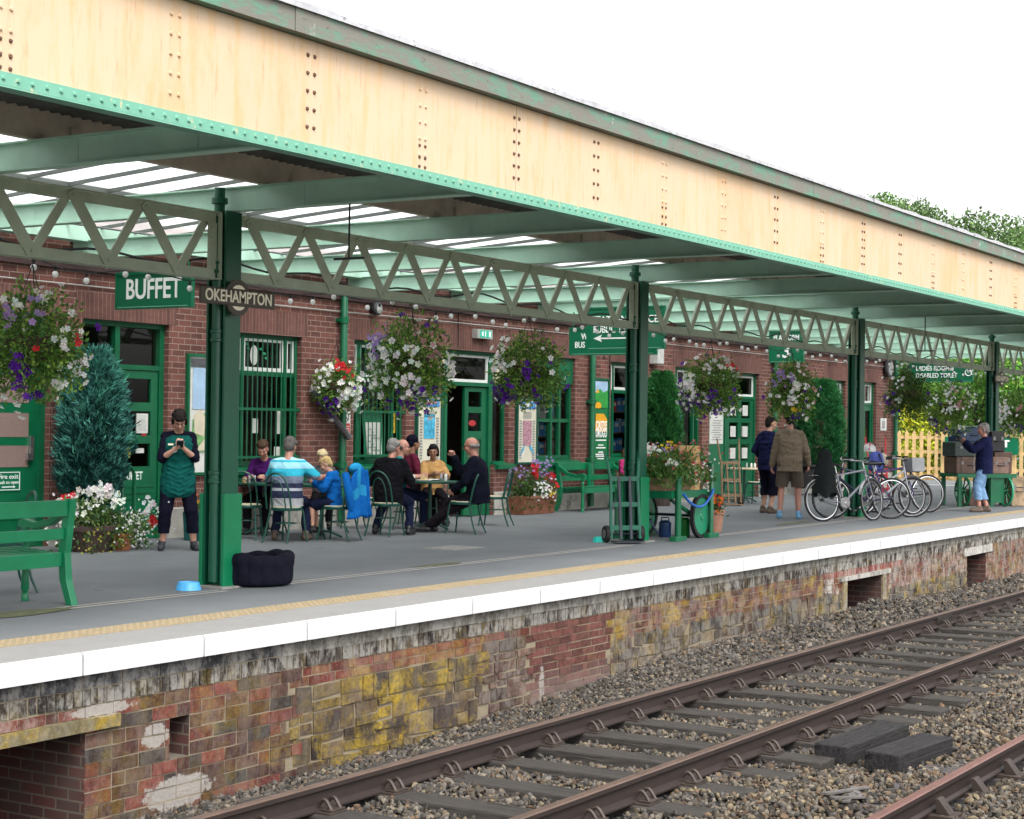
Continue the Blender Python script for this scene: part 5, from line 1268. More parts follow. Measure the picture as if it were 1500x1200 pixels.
for i, (px, d, zc, r, lab) in enumerate(((1262, 95, 12.3, 3.4, 'leafy tree whose top just shows over the canopy roof, the leftmost one'), (1345, 88, 11.0, 3.8, 'tall broad leafy tree rising over the canopy roof at the far end'), (1440, 80, 8.6, 3.9, 'leafy tree over the canopy roof near the right edge'), (1525, 74, 7.2, 3.8, 'leafy tree at the right edge behind the canopy end'))):
    dr = R @ Vector((px - 750, 0, F)); k = d / F; tree((dr.x * k, dr.y * k, -.1), 12, r, zc, lab, (.08, .15, .04), (.15, .25, .08), 17000, .22, 40, 'trees rising behind the canopy')
def at_x(px, x): d = R @ Vector((px - 750, 0, F)); return Vector((x, d.y * x / d.x, 0))
for px, x, zc, r, lab, c1, c2, n, nm in ((1345, 54.5, 1.2, 1.7, 'bright yellow green shrub just behind the picket fence', (.3, .34, .015), (.5, .5, .03), 5000, 'shrub'),
        (1300, 57.5, 2.7, 2.6, 'dark green bush behind the yellow shrub at the building corner', (.03, .08, .02), (.07, .14, .03), 5000, 'tree'),
        (1385, 60, 3.4, 3.0, 'mid green tree behind the picket fence in the middle', G1, G2, 8000, 'tree'),
        (1430, 56.2, 2.4, 2.5, 'bright green leafy bush behind the far column and fence', (.1, .28, .03), G3, 7000, 'shrub'),
        (1478, 58.5, 3.0, 2.6, 'light green tree behind the fence right of the far column', (.11, .29, .04), G3, 7000, 'tree'),
        (1530, 57, 2.6, 2.8, 'green bush behind the fence at the right edge', G1, G2, 6000, 'shrub'), (1580, 60, 3.0, 3.2, 'green tree out at the right edge behind the fence', G1, G2, 4000, 'tree'),
        (1362, 68, 5.0, 4.5, 'large dark tree in the second row behind the fence', (.03, .08, .02), G1, 7000, 'tree'), (1470, 70, 5.0, 4.6, 'large green tree in the second row behind the far column', G1, G2, 7000, 'tree')):
    p = at_x(px, x); tree((p.x, p.y, 0), zc * 2, r, zc, lab, c1, c2, n, .17, 24, None, .12, 1.0, nm, nm)
# low hedge that closes the view under the trees
m_ = 9000; P = np.stack([rng.uniform(54, 56, m_), rng.uniform(10, 20, m_), 1.6 * rng.random(m_)], -1)
c = shade(G1, m_, .4); s_ = (rng.random(m_) < .35); c[s_] = shade(G3, s_.sum(), .4)
tag(leaf_mesh('hedge_plants', P, rng.normal(size=(m_, 3)), .16, .09, c, LEAF, None), kind='stuff')
# ================================================================== furniture and platform objects
def pd(px, d, z=0.0):
    """world point in the pixel column px, d metres ahead of the camera, at height z"""
    a = R @ Vector((px - 750, 0, F)) * (d / F); b = R @ Vector((0, 1, 0)) * (d / F); k = (z - EYE - a.z) / b.z
    return Vector((a.x + b.x * k, a.y + b.y * k, z))
# ---- bentwood chairs
def make_chair():
    r = empty('cafe_chair')
    m = MB(); m.lathe([(.001, .425), (.17, .425), (.185, .435), (.18, .45), (.001, .452)], (0, 0, 0), 20); m.build('seat', CREAMSEAT, r, smooth=True)
    m = MB(); m.lathe([(.18, .40), (.2, .405), (.203, .43), (.195, .442), (.186, .437), (.18, .42)], (0, 0, 0), 22); m.build('seat_ring', CHAIRG, r, smooth=True)
    for sx in (1, -1):
        for sy in (1, -1):
            m = MB()
            m.tube([(sx * .15, sy * .14, .41), (sx * .165, sy * .155, .3), (sx * .18 - (.03 if sx < 0 else 0), sy * .17, .12), (sx * .2 - (.06 if sx < 0 else 0), sy * .185, 0)], [.014, .013, .012, .011], 7); m.build('leg', CHAIRG, r, smooth=True)
    m = MB(); m.tube([(.13 * math.cos(a), .13 * math.sin(a), .24) for a in np.linspace(0, 2 * pi, 17)[:-1]], .007, 6, closed=True); m.build('brace_ring', CHAIRG, r, smooth=True)
    def hoop(w, h, rr, name):
        m = MB(); pts = []
        for k in range(15):
            a = pi * k / 14; y = -w * math.cos(a) * (1 if abs(math.cos(a)) < .85 else .98); zz = .42 + h * min(1, math.sin(a) ** .55 if math.sin(a) > 0 else 0); pts.append((-.165 - .1 * (zz - .42) / .45, y, zz))
        m.tube(pts, rr, 7); m.build(name, CHAIRG, r, smooth=True)
    hoop(.185, .45, .0125, 'back_hoop'); hoop(.1, .36, .009, 'inner_hoop')
    return r
ch0 = make_chair(); first = [True]
def chair(p, rz, label):
    o = ch0 if first[0] else copy_tree(ch0); first[0] = False
    o.location = (p.x, p.y, 0); o.rotation_euler = (0, 0, rz); return tag(o, label, 'chair', 'green bentwood cafe chairs')
CH = dict(man=(pd(419, 21.45), .1), boy=(pd(494, 21.9), 1.75), black=(pd(565, 22.95), .15), bald=(pd(679, 23.7), 1.75))
chair(*CH['man'], 'bentwood chair carrying the man in the striped shirt'); chair(*CH['boy'], 'bentwood chair with the bright blue jacket hung on its back')
chair(*CH['black'], 'bentwood chair carrying the grey haired man in the black jacket'); chair(*CH['bald'], 'bentwood chair carrying the bald man in the dark coat')
chair(pd(724, 25.6), 1.9, 'empty bentwood chair behind the bald man, nearest the central doorway'); chair(pd(360, 22.0), .5, 'empty bentwood chair just right of the first column')
chair(pd(527, 24.4), 2.9, 'empty bentwood chair at the wall between the two cafe tables'); chair(gp(2, 868), 2.7, 'bentwood chair at the left edge behind the green bench')
chair(pd(1072, 34.2), .5, 'bentwood chair at the far cafe table, on the left of it'); chair(pd(1108, 34.0), 1.5, 'bentwood chair at the far cafe table, on the right of it')
for k, (px, d, rz, lab) in enumerate(((388, 23.2, 3.2, 'bentwood chair under the woman in the purple top'), (476, 23.3, 2.9, 'bentwood chair under the fair haired boy behind the table'), (590, 24.6, -.5, 'bentwood chair under the man in glasses and teal shirt'), (632, 25.8, 3.3, 'bentwood chair under the woman in the mustard shirt'), (604, 25.7, 3.6, 'bentwood chair under the person in the dark hat'))):
    chair(pd(px, d), rz, lab)
# ---- tables
TTOP = plain('table_green', (.006, .075, .05), .4, .12, 6)
def table(p, shape, label, top=TTOP, z=.7, rz=0):
    r = empty('cafe_table', (p.x, p.y, 0), rz, label, 'table')
    m = MB()
    if shape[0] == 'r': m.lathe([(.001, z - .03), (shape[1] - .01, z - .03), (shape[1], z - .02), (shape[1], z - .004), (shape[1] - .006, z), (.001, z)], (0, 0, 0), 28)
    else: m.box(-shape[1], shape[1], -shape[2], shape[2], z - .03, z)
    m.build('table_top', top, r, bevel=0 if shape[0] == 'r' else .006)
    e = 0 if shape[0] == 'r' else shape[2] - .35
    for yy in ((0,) if e == 0 else (-e, e)):
        m = MB(); m.tube([(0, yy, .02), (0, yy, z - .03)], .026, 10); m.build('pedestal', CHAIRG, r, smooth=True)
        for k in range(4):
            a = pi / 4 + k * pi / 2; m = MB(); m.tube([(0, yy, .1), (.12 * math.cos(a), yy + .12 * math.sin(a), .08), (.27 * math.cos(a), yy + .27 * math.sin(a), .015)], .016, 6); m.build('foot', CHAIRG, r, smooth=True)
    return r
T1 = pd(428, 22.55); table(T1, ('b', .36, .82), 'long green cafe table of the family beside the first column', rz=.05)
T2 = pd(629, 24.35); table(T2, ('r', .42), 'round green cafe table between the bald man and the woman in mustard')
T3 = pd(1090, 34.9); table(T3, ('r', .42), 'cafe table with a pale top beyond the flower trolley', CREAMSEAT)
# things on the tables
CHINA = plain('white_china', (.75, .74, .7), .2, .03, 9)
def lathe_thing(name, p, z, prof, mat, label, cat, group=None, extra=None):
    m = MB(); m.lathe(prof, (0, 0, 0), 14); o = m.build(name, mat, None, smooth=True); o.location = (p.x, p.y, z); tag(o, label, cat, group)
    if extra: extra(o)
    return o
mug = [(.028, 0), (.036, .01), (.04, .09), (.036, .09), (.032, .015), (.001, .012)]
def handle(o): m = MB(); m.tube([(.036, 0, .075), (.065, 0, .065), (.065, 0, .035), (.036, 0, .02)], .006, 6); m.build('handle', CHINA, o, smooth=True)
lathe_thing('mug', pd(602, 24.05), .701, [(a * 1.3, b) for a, b in mug], CHINA, 'white mug at the left edge of the round table', 'mug', None, handle)
shk = [(.018, 0), (.02, .01), (.014, .06), (.018, .085), (.012, .1), (.001, .103)]
lathe_thing('salt_shaker', pd(364, 22.4), .701, shk, STEEL, 'left one of two steel shakers on the family table', 'shaker', 'shakers'); lathe_thing('salt_shaker', pd(372, 22.4), .701, shk, STEEL, 'right one of two steel shakers on the family table', 'shaker', 'shakers')
lathe_thing('jam_jar', pd(357, 22.4), .701, [(.03, 0), (.034, .01), (.034, .06), (.026, .07), (.028, .085), (.001, .086)], plain('jar_tan', (.35, .24, .12), .3), 'squat tan jar at the left end of the family table', 'jar')
lathe_thing('bottle', pd(463, 22.3), .701, [(.026, 0), (.03, .01), (.03, .1), (.012, .15), (.012, .19), (.001, .191)], plain('green_bottle', (.02, .22, .04), .2), 'small green bottle on the family table between man and boys', 'bottle')
for k, (px, d) in enumerate(((645, 24.3), (652, 24.4), (1093, 34.8), (1100, 34.9), (1105, 34.9), (505, 22.9), (512, 23.0))):
    lathe_thing('condiment_pot', pd(px, d), .701, [(.02, 0), (.024, .01), (.022, .08), (.014, .1), (.001, .102)], [STEEL, CHINA, STEEL, CHINA, CHINA, CHINA, BLACK][k], ('steel pot on the round table before the bald man', 'white china pot on the round table beside the steel pot', 'steel pot on the far table', 'white china pot at the middle of the far table', 'white china pot on the right of the far table', 'white pot at the right end of the family table', 'black pot at the right end of the family table')[k], 'pot')
pl = [(.001, .004), (.07, .004), (.115, .016), (.118, .013), (.07, 0), (.001, 0)]
for k, (px, d, lab) in enumerate(((620, 24.2, 'plate with a pale sandwich on the round table'), (636, 24.5, 'plate before the woman in mustard'), (400, 22.6, 'plate before the man in the striped shirt'))):
    o = lathe_thing('plate', pd(px, d), .702, pl, CHINA, lab, 'plate', 'plates on the tables')
    if k == 0:
        m = MB(); m.prism([(-.05, 0), (.05, 0), (.05, .03), (-.03, .07)], -.03, .03); s_ = m.build('sandwich', plain('bread', (.5, .36, .18), .8, .2, 20), None); s_.location = o.location + Vector((0, 0, .012)); tag(s_, 'pale sandwich wedge lying on a plate on the round table', 'sandwich')
# blue jacket over the boy's chair
BLUEJ = cloth('blue_shell', (.004, .105, .38)); LBLUEJ = cloth('light_blue_shell', (.02, .25, .5))
def draped_jacket(parent_loc, rz):
    n = 18; k = 14; V = []; Fc = []; mi = []
    for j in range(k + 1):
        t = j / k
        for i in range(n + 1):
            s = i / n * 2 - 1; w = .2 + .06 * t + .03 * math.sin(t * 7)
            fold = .028 * math.sin(s * 9 + t * 2) * (.3 + t) + .012 * math.sin(s * 21 + 3 * t)
            V.append((-.285 - .055 * (1 - s * s) - fold - .03 * t, s * w, .93 - t * .62 - .07 * abs(s) ** 3 * (1 - t) + .02 * math.sin(s * 5)))
    for j in range(k):
        for i in range(n): a = j * (n + 1) + i; Fc.append((a, a + 1, a + n + 2, a + n + 1)); mi.append(1 if (j in (5, 6, 7) and i > 6) or i in (12, 13) else 0)
    m = MB(); m.add(V, Fc); m.m = mi; o = m.build('jacket', [BLUEJ, LBLUEJ], None, smooth=True); o.location = parent_loc; o.rotation_euler = (0, 0, rz)
    sd_ = o.modifiers.new('thick', 'SOLIDIFY'); sd_.thickness = .02; sd_.offset = 1
    m = MB(); m.tube([(-.2, -.19, .86), (-.26, -.26, .72), (-.28, -.27, .5), (-.27, -.24, .36)], [.05, .055, .05, .045], 10); m.build('sleeve', BLUEJ, o, smooth=True); m = MB(); m.tube([(-.2, .19, .86), (-.27, .25, .7), (-.3, .24, .5), (-.3, .2, .4)], [.05, .055, .05, .045], 10); m.build('sleeve', BLUEJ, o, smooth=True)
    m = MB(); m.ball((-.25, 0, .93), (.07, .14, .07), 14, 8); m.build('hood', LBLUEJ, o, smooth=True); return o
tag(draped_jacket((CH['boy'][0].x, CH['boy'][0].y, 0), CH['boy'][1]), 'bright blue waterproof jacket hung over the back of a bentwood chair', 'jacket')
# ---- park benches
def bench(loc, rz, L, label):
    r = empty('platform_bench', loc, rz, label, 'bench', 'green slatted benches')
    h = L / 2
    for sx in (-1, 1):
        x = sx * (h - .04)
        m = MB(); m.lathe([(.03, 0), (.033, .05), (.022, .07), (.036, .11), (.03, .2), (.026, .3), (.034, .34), (.034, .43)], (x, -.24, 0), 12)
        m.lathe([(.03, .43), (.022, .47), (.034, .5), (.02, .53), (.034, .56), (.03, .62)], (x, -.24, 0), 12); m.build('front_leg', BENCHG, r, smooth=True)
        m = MB(); m.prism([(.34, 0), (.27, 0), (.19, .2), (.17, .42), (.24, .86), (.31, .86), (.25, .42), (.27, .2)], x - .035, x + .035, 'x'); m.build('back_leg', BENCHG, r, bevel=.005)
        m = MB(); m.prism([(-.3, .61), (-.3, .66), (-.24, .68), (-.12, .655), (.05, .69), (.22, .8), (.22, .73), (.07, .635), (-.1, .605)], x - .035, x + .035, 'x'); m.build('arm', BENCHG, r, bevel=.006)
    m = MB(); 
    for k in range(6): m.box(-h + .08, h - .08, -.26 + k * .075, -.2 + k * .075, .43 - .006 * k, .455 - .006 * k)
    m.build('seat', BENCHG, r, bevel=.004)
    m = MB(); m.box(-h + .08, h - .08, -.262, -.232, .33, .425); m.box(-h + .08, h - .08, .2, .225, .31, .425); m.build('seat_rail', BENCHG, r, bevel=.003)
    for z0, z1, y in ((.72, .85, .25), (.53, .62, .215)):
        m = MB(); m.box(-h + .075, h - .075, y, y + .03, z0, z1); m.build('back_rail', BENCHG, r, bevel=.004)
    m = MB(); m.box(-.04, .04, .18, .2145, .42, .84); m.build('back_post', BENCHG, r)
    return r
bench((9.93 - .86, 10.62, 0), pi, 1.8, 'green slatted bench at the left edge, seen from its back'); bench((27.1, 14.93, 0), 0, 2.1, 'green slatted bench standing against the wall under the castle poster')
# ---- sack trucks
def sack_truck(loc, rz, c1, c2, label, H=1.18, lean=.12):
    r = empty('sack_truck', loc, rz, label, 'sack truck')
    f = lambda z: lean * z
    for s in (-1, 1):
        m = MB(); m.tube([(s * .2, f(.1), .06), (s * .185, f(.8), .8), (s * .21, f(1.0) + .02, 1.0), (s * .235, f(1.1) + .08, H)], [.024, .022, .02, .018], 8); m.build('side_rail', c1, r, smooth=True)
        m = MB(); m.bar((s * .07, f(.06) - .01, .05), (s * .075, f(.84), .86), .032, .03, (0, 1, 0)); m.build('slat', c2, r)
        m = MB(); m.lathe([(.03, -.03), (.105, -.028), (.115, 0), (.105, .028), (.03, .03)], (s * .235, .1, .115), 18, 'x'); w_ = m.build('wheel', RUBBER, r, smooth=True)
        m = MB(); m.lathe([(.025, -.035), (.055, -.034), (.055, .034), (.025, .035)], (s * .235, .1, .115), 12, 'x'); m.build('hub', DSTEEL, w_)
    for z in (.2, .5, .83):
        m = MB(); m.box(-.19, .19, f(z) - .012, f(z) + .02, z - .03, z + .03); m.build('cross_bar', c1, r)
    m = MB(); m.box(-.2, .2, -.17, .02, .02, .035); m.build('toe_plate', c2, r); m = MB(); m.tube([(-.24, .1, .115), (.24, .1, .115)], .014, 8); m.build('axle', c2, r)
    return r
sack_truck(gp(917, 796), -.72, plain('truck_green', (.006, .12, .07), .45, .2, 6, wear=(.03, .04, .05), wscale=4, wlo=.55), plain('truck_navy', (.015, .02, .035), .5, .2, 8), 'green and black sack truck standing against the second column')
sack_truck(pd(1072, 33.2), -.7, TIMBER, TIMBER, 'bare wooden sack truck propped by the far cafe table', 1.3); sack_truck(pd(1290, 38.0), -.9, plain('red_paint', (.45, .02, .03), .4), plain('red_paint', (.45, .02, .03), .4), 'bright red sack truck leaning near the building corner behind the bicycles', 1.35, .3)
# ---- trolley of flowers
tr = empty('flower_trolley', (20.95, 10.52, 0), 0, 'green platform trolley carrying a trough of flowers right of the second column', 'trolley')
m = MB()
for y in (-.42, .39): m.box(-.62, .62, y, y + .04, .56, .66)
for x in (-.62, .58): m.box(x, x + .04, -.38, .39, .561, .659)
for i in range(7): m.box(-.575 + i * .165, -.575 + i * .165 + .155, -.378, .388, .63, .655)
m.build('deck', GREEN, tr)
for (x, y, zt, wd_) in ((-.5, -.46, .86, .075), (.52, -.46, 1.02, .06), (.56, .46, 1.14, .06), (-.5, .46, .7, .06)):
    m = MB(); m.lathe([(wd_ * .55, .04), (wd_ * .55, zt - .02), (wd_ * .3, zt)], (x, y, 0), 10); m.build('post', GREEN, tr, smooth=True)
    m = MB(); m.box(x - .16, x + .16, y - .05, y + .05, 0, .06); m.build('foot_block', GREEN, tr, bevel=.005)
m = MB(); m.box(-.44, -.38, -.43, -.38, .0, .555); m.build('inner_leg', GREEN, tr)
m = MB(); m.tube([(.56, .46, 1.1), (.54, -.46, 1.0)], .022, 8); m.build('end_rail', GREEN, tr)
m = MB(); m.tube([(.32, -.36, .3), (.32, .42, .3)], .02, 8); m.build('axle', BLACK, tr); m = MB(); m.bar((-.4, -.3, .54), (.3, -.3, .3), .04, .04); m.build('strut', GREEN, tr); m = MB(); m.bar((-.4, .3, .54), (.3, .3, .3), .04, .04); m.build('strut', GREEN, tr)
for y in (-.4, .43):
    m = MB(); m.lathe([(.255, -.028), (.3, -.026), (.3, .026), (.255, .028), (.255, -.028)], (.32, y, .3), 30, 'y', caps=False); w_ = m.build('wheel', RUBBER, tr, smooth=True)
    m = MB(); m.lathe([(.001, -.025), (.05, -.03), (.06, -.016), (.256, -.01), (.256, .01), (.06, .016), (.05, .03), (.001, .025)], (.32, y, .3), 30, 'y'); m.build('wheel_disc', plain('wheel_green', (.012, .2, .1), .35, .15, 4), w_, smooth=True)
o = empty('wooden_trough', (20.9, 10.45, .657), 0, 'brown wooden trough of pink, white and lilac flowers on the trolley', 'planter')
m = MB(); m.prism([(-.24, 0), (-.3, .17), (.3, .17), (.24, 0)], -.56, .6, 'x'); m.build('trough', TIMBER, o, bevel=.006)
flower_bed(o, (.6, .36), .17, .38, [((.5, .13, .13), 130, (.05, -.12, .4), (.32, .15, .1), .02), (REDF, 50, (.2, -.15, .36), (.3, .15, .1), .02), (WHT, 60, (.25, -.33, .28), (.24, .06, .09), .017), (LIL, 30, (-.1, 0, .5), (.28, .15, .08), .022), (WHT, 14, (-.52, .0, .55), (.03, .05, .03), .04), (WHT, 10, (-.5, -.3, .38), (.03, .03, .02), .03), (YLW, 60, (.1, .1, .52), (.12, .1, .07), .018), (PNK, 60, (.58, -.25, .25), (.08, .08, .12), .022)], 5200, (.06, .16, .03), trail=.12)
m = MB(); pts = [(-.42, -.49, .62)]; 
for k in range(13): t_ = k / 12; pts.append((-.42 + .92 * t_, -.5 - .02 * math.sin(pi * t_), .62 - .2 * math.sin(pi * t_) ** .8 + .04 * t_))
m.tube(pts, .018, 8); o = m.build('blue_hose', plain('hose_blue', (.01, .1, .42), .4), None, smooth=True); o.location = (20.95, 10.52, 0); tag(o, 'blue hose looped between two posts of the flower trolley', 'hose')
def can(p, mat, label, spout=True, h=.2, r=.085):
    m = MB(); m.lathe([(r * .9, 0), (r, .01), (r, h), (r * .6, h + .03), (r * .55, h + .03), (.001, h + .028)], (0, 0, 0), 16); o = m.build('watering_can' if spout else 'fuel_can', mat, None, smooth=True); o.location = p; tag(o, label, 'watering can' if spout else 'can'); o.rotation_euler = (0, 0, -.9)
    m = MB(); m.tube([(-r * .6, 0, h), (-r * .6, 0, h + .07), (r * .6, 0, h + .07), (r * .6, 0, h)], .01, 6); m.build('handle', mat, o)
    if spout: m = MB(); m.tube([(-r, 0, .05), (-r - .07, 0, .14), (-r - .12, 0, h + .03)], [.02, .015, .014], 8); m.lathe([(.014, 0), (.03, .02)], (-r - .12, 0, h + .03), 10); m.build('spout', mat, o)
can(gp(974, 787), plain('navy_plastic', (.008, .03, .09), .35), 'navy blue watering can under the flower trolley'); can(gp(1003, 787), plain('can_green', (.01, .2, .03), .35), 'bright green can under the flower trolley', False, .24, .07)
m = MB(); m.box(-.15, .15, -.1, .1, 0, .6); m.box(-.15, .15, -.105, -.1005, .56, .6); o = m.build('cardboard_box', plain('cardboard', (.5, .3, .13), .8, .1, 6), None, bevel=.004); q = pd(1006, 23.4, .66); o.location = (q.x, q.y, .657); o.rotation_euler = (0, 0, -.75); tag(o, 'plain brown cardboard box standing behind the flowers on the trolley', 'box')
# ---- bowls, dog bed, grab rail
def bowl(p, mat, label, r=.11, h=.065):
    m = MB(); m.lathe([(r, 0), (r * .98, .008), (r * .82, h), (r * .76, h), (r * .7, .02), (.001, .018)], (0, 0, 0), 26); o = m.build('dog_bowl', mat, None, smooth=True); o.location = p; return tag(o, label, 'dog bowl', 'dog bowls on the platform')
bowl(gp(276, 864), plain('sky_blue_plastic', (.08, .42, .8), .3, .04), 'sky blue dog bowl at the foot of the first column', .115, .07); bowl(gp(880, 794), plain('turquoise_plastic', (.02, .6, .5), .3, .04), 'turquoise dog bowl beside the sack truck')
def dogbed(p):
    n = 112; prof = [(.05, 0), (.3, .0), (.335, .03), (.345, .12), (.34, .18), (.35, .2), (.36, .25), (.33, .3), (.27, .31), (.23, .28), (.225, .2), (.22, .12), (.001, .1)]
    V = []; Fc = []
    for i, (r, h) in enumerate(prof):
        for j in range(n):
            a = 2 * pi * j / n; q = 1 - .045 * (abs(math.cos(a * 9)) ** 12) * (1 if .3 > h > .02 and i < 10 else 0) + .02 * math.sin(a * 3 + 1) + .012 * math.sin(a * 11 + h * 20)
            V.append((r * q * math.cos(a), r * q * math.sin(a) * .85, h + (.016 * math.sin(a * 2 + .6) + .008 * math.sin(a * 9)) * (h > .15)))
    for i in range(len(prof) - 1):
        for j in range(n): j2 = (j + 1) % n; Fc.append((i * n + j, i * n + j2, (i + 1) * n + j2, (i + 1) * n + j))
    m = MB(); m.add(V, Fc); o = m.build('dog_bed', cloth('quilted_navy', (.006, .0065, .014)), None, smooth=True); o.location = p; o.rotation_euler = (0, 0, -.9); sb_ = o.modifiers.new('s', 'SUBSURF'); sb_.levels = sb_.render_levels = 1
    return tag(o, 'black quilted round dog bed behind the first column', 'dog bed')
dogbed(pd(374, 15.75))
m = MB(); q = gp(170, 792); m.tube([(0, 0, 0), (0, 0, .82), (-.03, 0, .9), (-.1, .0, .94), (-.2, 0, .9), (-.24, 0, .8), (-.24, 0, 0)], .024, 8); o = m.build('grab_rail', GREEN, None, smooth=True); o.location = (15.28, 14.85, 0); o.rotation_euler = (0, 0, .2); tag(o, 'green hooped grab rail between the conifer and the buffet door', 'grab rail')
# ---- luggage barrow at the far end
def case(name, p, sx, sy, sz, mat, label, rz=-.9, strap=None, cat='suitcase', corner=None):
    m = MB(); m.box(-sx / 2, sx / 2, -sy / 2, sy / 2, 0, sz); o = m.build(name, mat, None, bevel=.018); o.location = p; o.rotation_euler = (0, 0, rz); tag(o, label, cat, 'old luggage on and round the far barrow')
    m = MB(); m.box(-sx / 2 - .003, sx / 2 + .003, -sy / 2 - .003, sy / 2 + .003, sz * .62, sz * .65); m.build('lid_seam', BLACK, o)
    m = MB(); m.tube([(-.08, -sy / 2 - .004, sz * .5), (-.07, -sy / 2 - .03, sz * .5), (.07, -sy / 2 - .03, sz * .5), (.08, -sy / 2 - .004, sz * .5)], .009, 6); m.build('handle', BLACK, o)
    for s in (-1, 1):
        m = MB(); m.box(s * sx * .3 - .025, s * sx * .3 + .025, -sy / 2 - .008, -sy / 2 - .001, sz * .55, sz * .72); m.build('clasp', DSTEEL, o)
    if strap:
        for s in (-.33, .33): m = MB(); m.box(s * sx - .015, s * sx + .015, -sy / 2 - .006, sy / 2 + .006, -.001, sz + .006); m.build('strap', strap, o)
    return o
RZL = -.75
bw = pd(1432, 34.6); bar = empty('luggage_barrow', (bw.x, bw.y, 0), RZL, 'green luggage barrow with spoked wheels stacked with old cases at the far end', 'barrow')
m = MB()
for y in (-.36, .33): m.box(-.66, .66, y, y + .04, .58, .66)
for i in range(8): m.box(-.655 + i * .165, -.655 + i * .165 + .155, -.32, .33, .6, .655)
m.build('deck', GREEN, bar)
for x in (-.62, .1):
    for y in (-.33, .3): m = MB(); m.box(x, x + .07, y, y + .06, 0, .58); m.build('leg', GREEN, bar)
m = MB(); m.box(.14, .42, -.3, -.26, .08, .58); m.build('tail_board', GREEN, bar)
SPOKEG = plain('spoke_green', (.03, .3, .16), .35)
for x in (-.45, .5):
    rim = MB(); rim.lathe([(.27, -.02), (.31, -.018), (.31, .018), (.27, .02), (.27, -.02)], (x, -.2, .31), 30, 'x', caps=False)
    w_ = rim.build('wheel', SPOKEG if x > 0 else GREEN, bar, smooth=True)
    s_ = MB(); s_.lathe([(.001, -.04), (.045, -.04), (.045, .04), (.001, .04)], (x, -.2, .31), 12, 'x')
    for k in range(10): a = 2 * pi * k / 10; s_.bar((x, -.2 + .04 * math.cos(a), .31 + .04 * math.sin(a)), (x, -.2 + .275 * math.cos(a), .31 + .275 * math.sin(a)), .022, .022, (1, 0, 0))
    s_.build('spokes', GREEN, w_)
LEATH = plain('brown_leather', (.1, .05, .035), .5, .25, 8, wear=(.18, .1, .07), wscale=4, wlo=.62); DGL = plain('green_black_case', (.022, .04, .036), .5, .2, 7); NAVYT = plain('navy_trunk', (.01, .035, .1), .45, .2, 7); GRT = plain('grey_blue_lid', (.2, .26, .3), .5, .1, 6); TANL = plain('tan_leather', (.2, .12, .09), .55, .25, 8); BEIGE = plain('worn_trunk', (.28, .2, .12), .8, .4, 10)
def bl(x, y, z): v_ = Matrix.Rotation(RZL, 3, 'Z') @ Vector((x, y, 0)); return (bw.x + v_.x, bw.y + v_.y, z)
case('suitcase', bl(-.3, 0, .657), .66, .5, .34, LEATH, 'large brown trunk at the bottom of the barrow stack', RZL, plain('strap_dark', (.05, .025, .02), .5)); case('suitcase', bl(-.32, -.02, 1.0), .72, .5, .29, DGL, 'dark green black suitcase in the middle of the barrow stack', RZL)
case('suitcase', bl(-.22, .02, 1.293), .66, .46, .27, NAVYT, 'navy trunk on top of the barrow stack', RZL); case('suitcase', bl(-.2, .1, 1.565), .5, .34, .05, GRT, 'thin grey blue case lying on the navy trunk', RZL)
case('suitcase', bl(.36, -.12, .657), .36, .3, .34, TANL, 'tan leather case at the right of the barrow deck, the nearer one', RZL); case('suitcase', bl(.56, .12, .657), .4, .3, .44, LEATH, 'brown upright case at the right back of the barrow deck', RZL)
case('suitcase', bl(.42, .05, 1.1), .3, .22, .42, BLACK, 'tall black bag standing on top of the cases right of the woman with the camera', RZL)
case('suitcase', bl(.86, .1, 0), .36, .5, .6, BEIGE, 'worn beige trunk standing on the ground right of the barrow wheel', RZL); case('suitcase', bl(.02, .2, 0), .4, .4, .34, LEATH, 'brown case on the ground beneath the barrow', RZL)
# ---- picket fence, sign
FW = plain('golden_fence_wood', (.58, .4, .18), .75, .18, 5, bump=.2)
fx = 51.5; fe = empty('picket_fence', (fx, 14.5, 0), 0, 'golden wooden picket fence closing the far end of the platform', 'fence')
y = 10.0; k = 0
while y < 20.4:
    wd_ = .16 if k % 9 == 0 else .105; zt = 1.52 if k % 9 else 1.6
    m = MB(); m.prism([(y - 14.5 - wd_ / 2, .06), (y - 14.5 + wd_ / 2, .06), (y - 14.5 + wd_ / 2, zt - .09), (y - 14.5, zt), (y - 14.5 - wd_ / 2, zt - .09)], -.025 if k % 9 else -.06, 0 if k % 9 else .06, 'x'); m.build('picket' if k % 9 else 'post', FW, fe); y += .235; k += 1
for z in (.35, .86, 1.3): m = MB(); m.box(.001, .05, -4.6, 5.9, z - .05, z + .05); m.build('rail', FW, fe)
m = MB(); m.box(.052, .08, -4.6, 5.9, 0, .2); m.build('gravel_board', FW, fe)
a = at_x(1384, 51.3); b = at_x(1492, 51.3); yc = (a.y + b.y) / 2
o = empty('way_out_sign', (51.35, yc, .82), 0, 'long green way out sign fixed on the picket fence behind the luggage', 'sign'); m = MB(); m.box(-.03, 0, -(a.y - b.y) / 2, (a.y - b.y) / 2, 0, .52); m.build('board', SIGNG, o, bevel=.005)
text('WAY OUT', .2, LETTER, o, frameM((-.033, 0, .32), (0, -1, 0), (0, 0, 1)), width=1.75, bold=.01)
m = MB(); m.quad((46.5, 9.2, .006), (46.9, 9.2, .006), (46.9, 17, .006), (46.5, 17, .006)); tag(m.build('painted_line', plain('line_white', (.6, .6, .6), .7, .2, 5)), kind='structure')
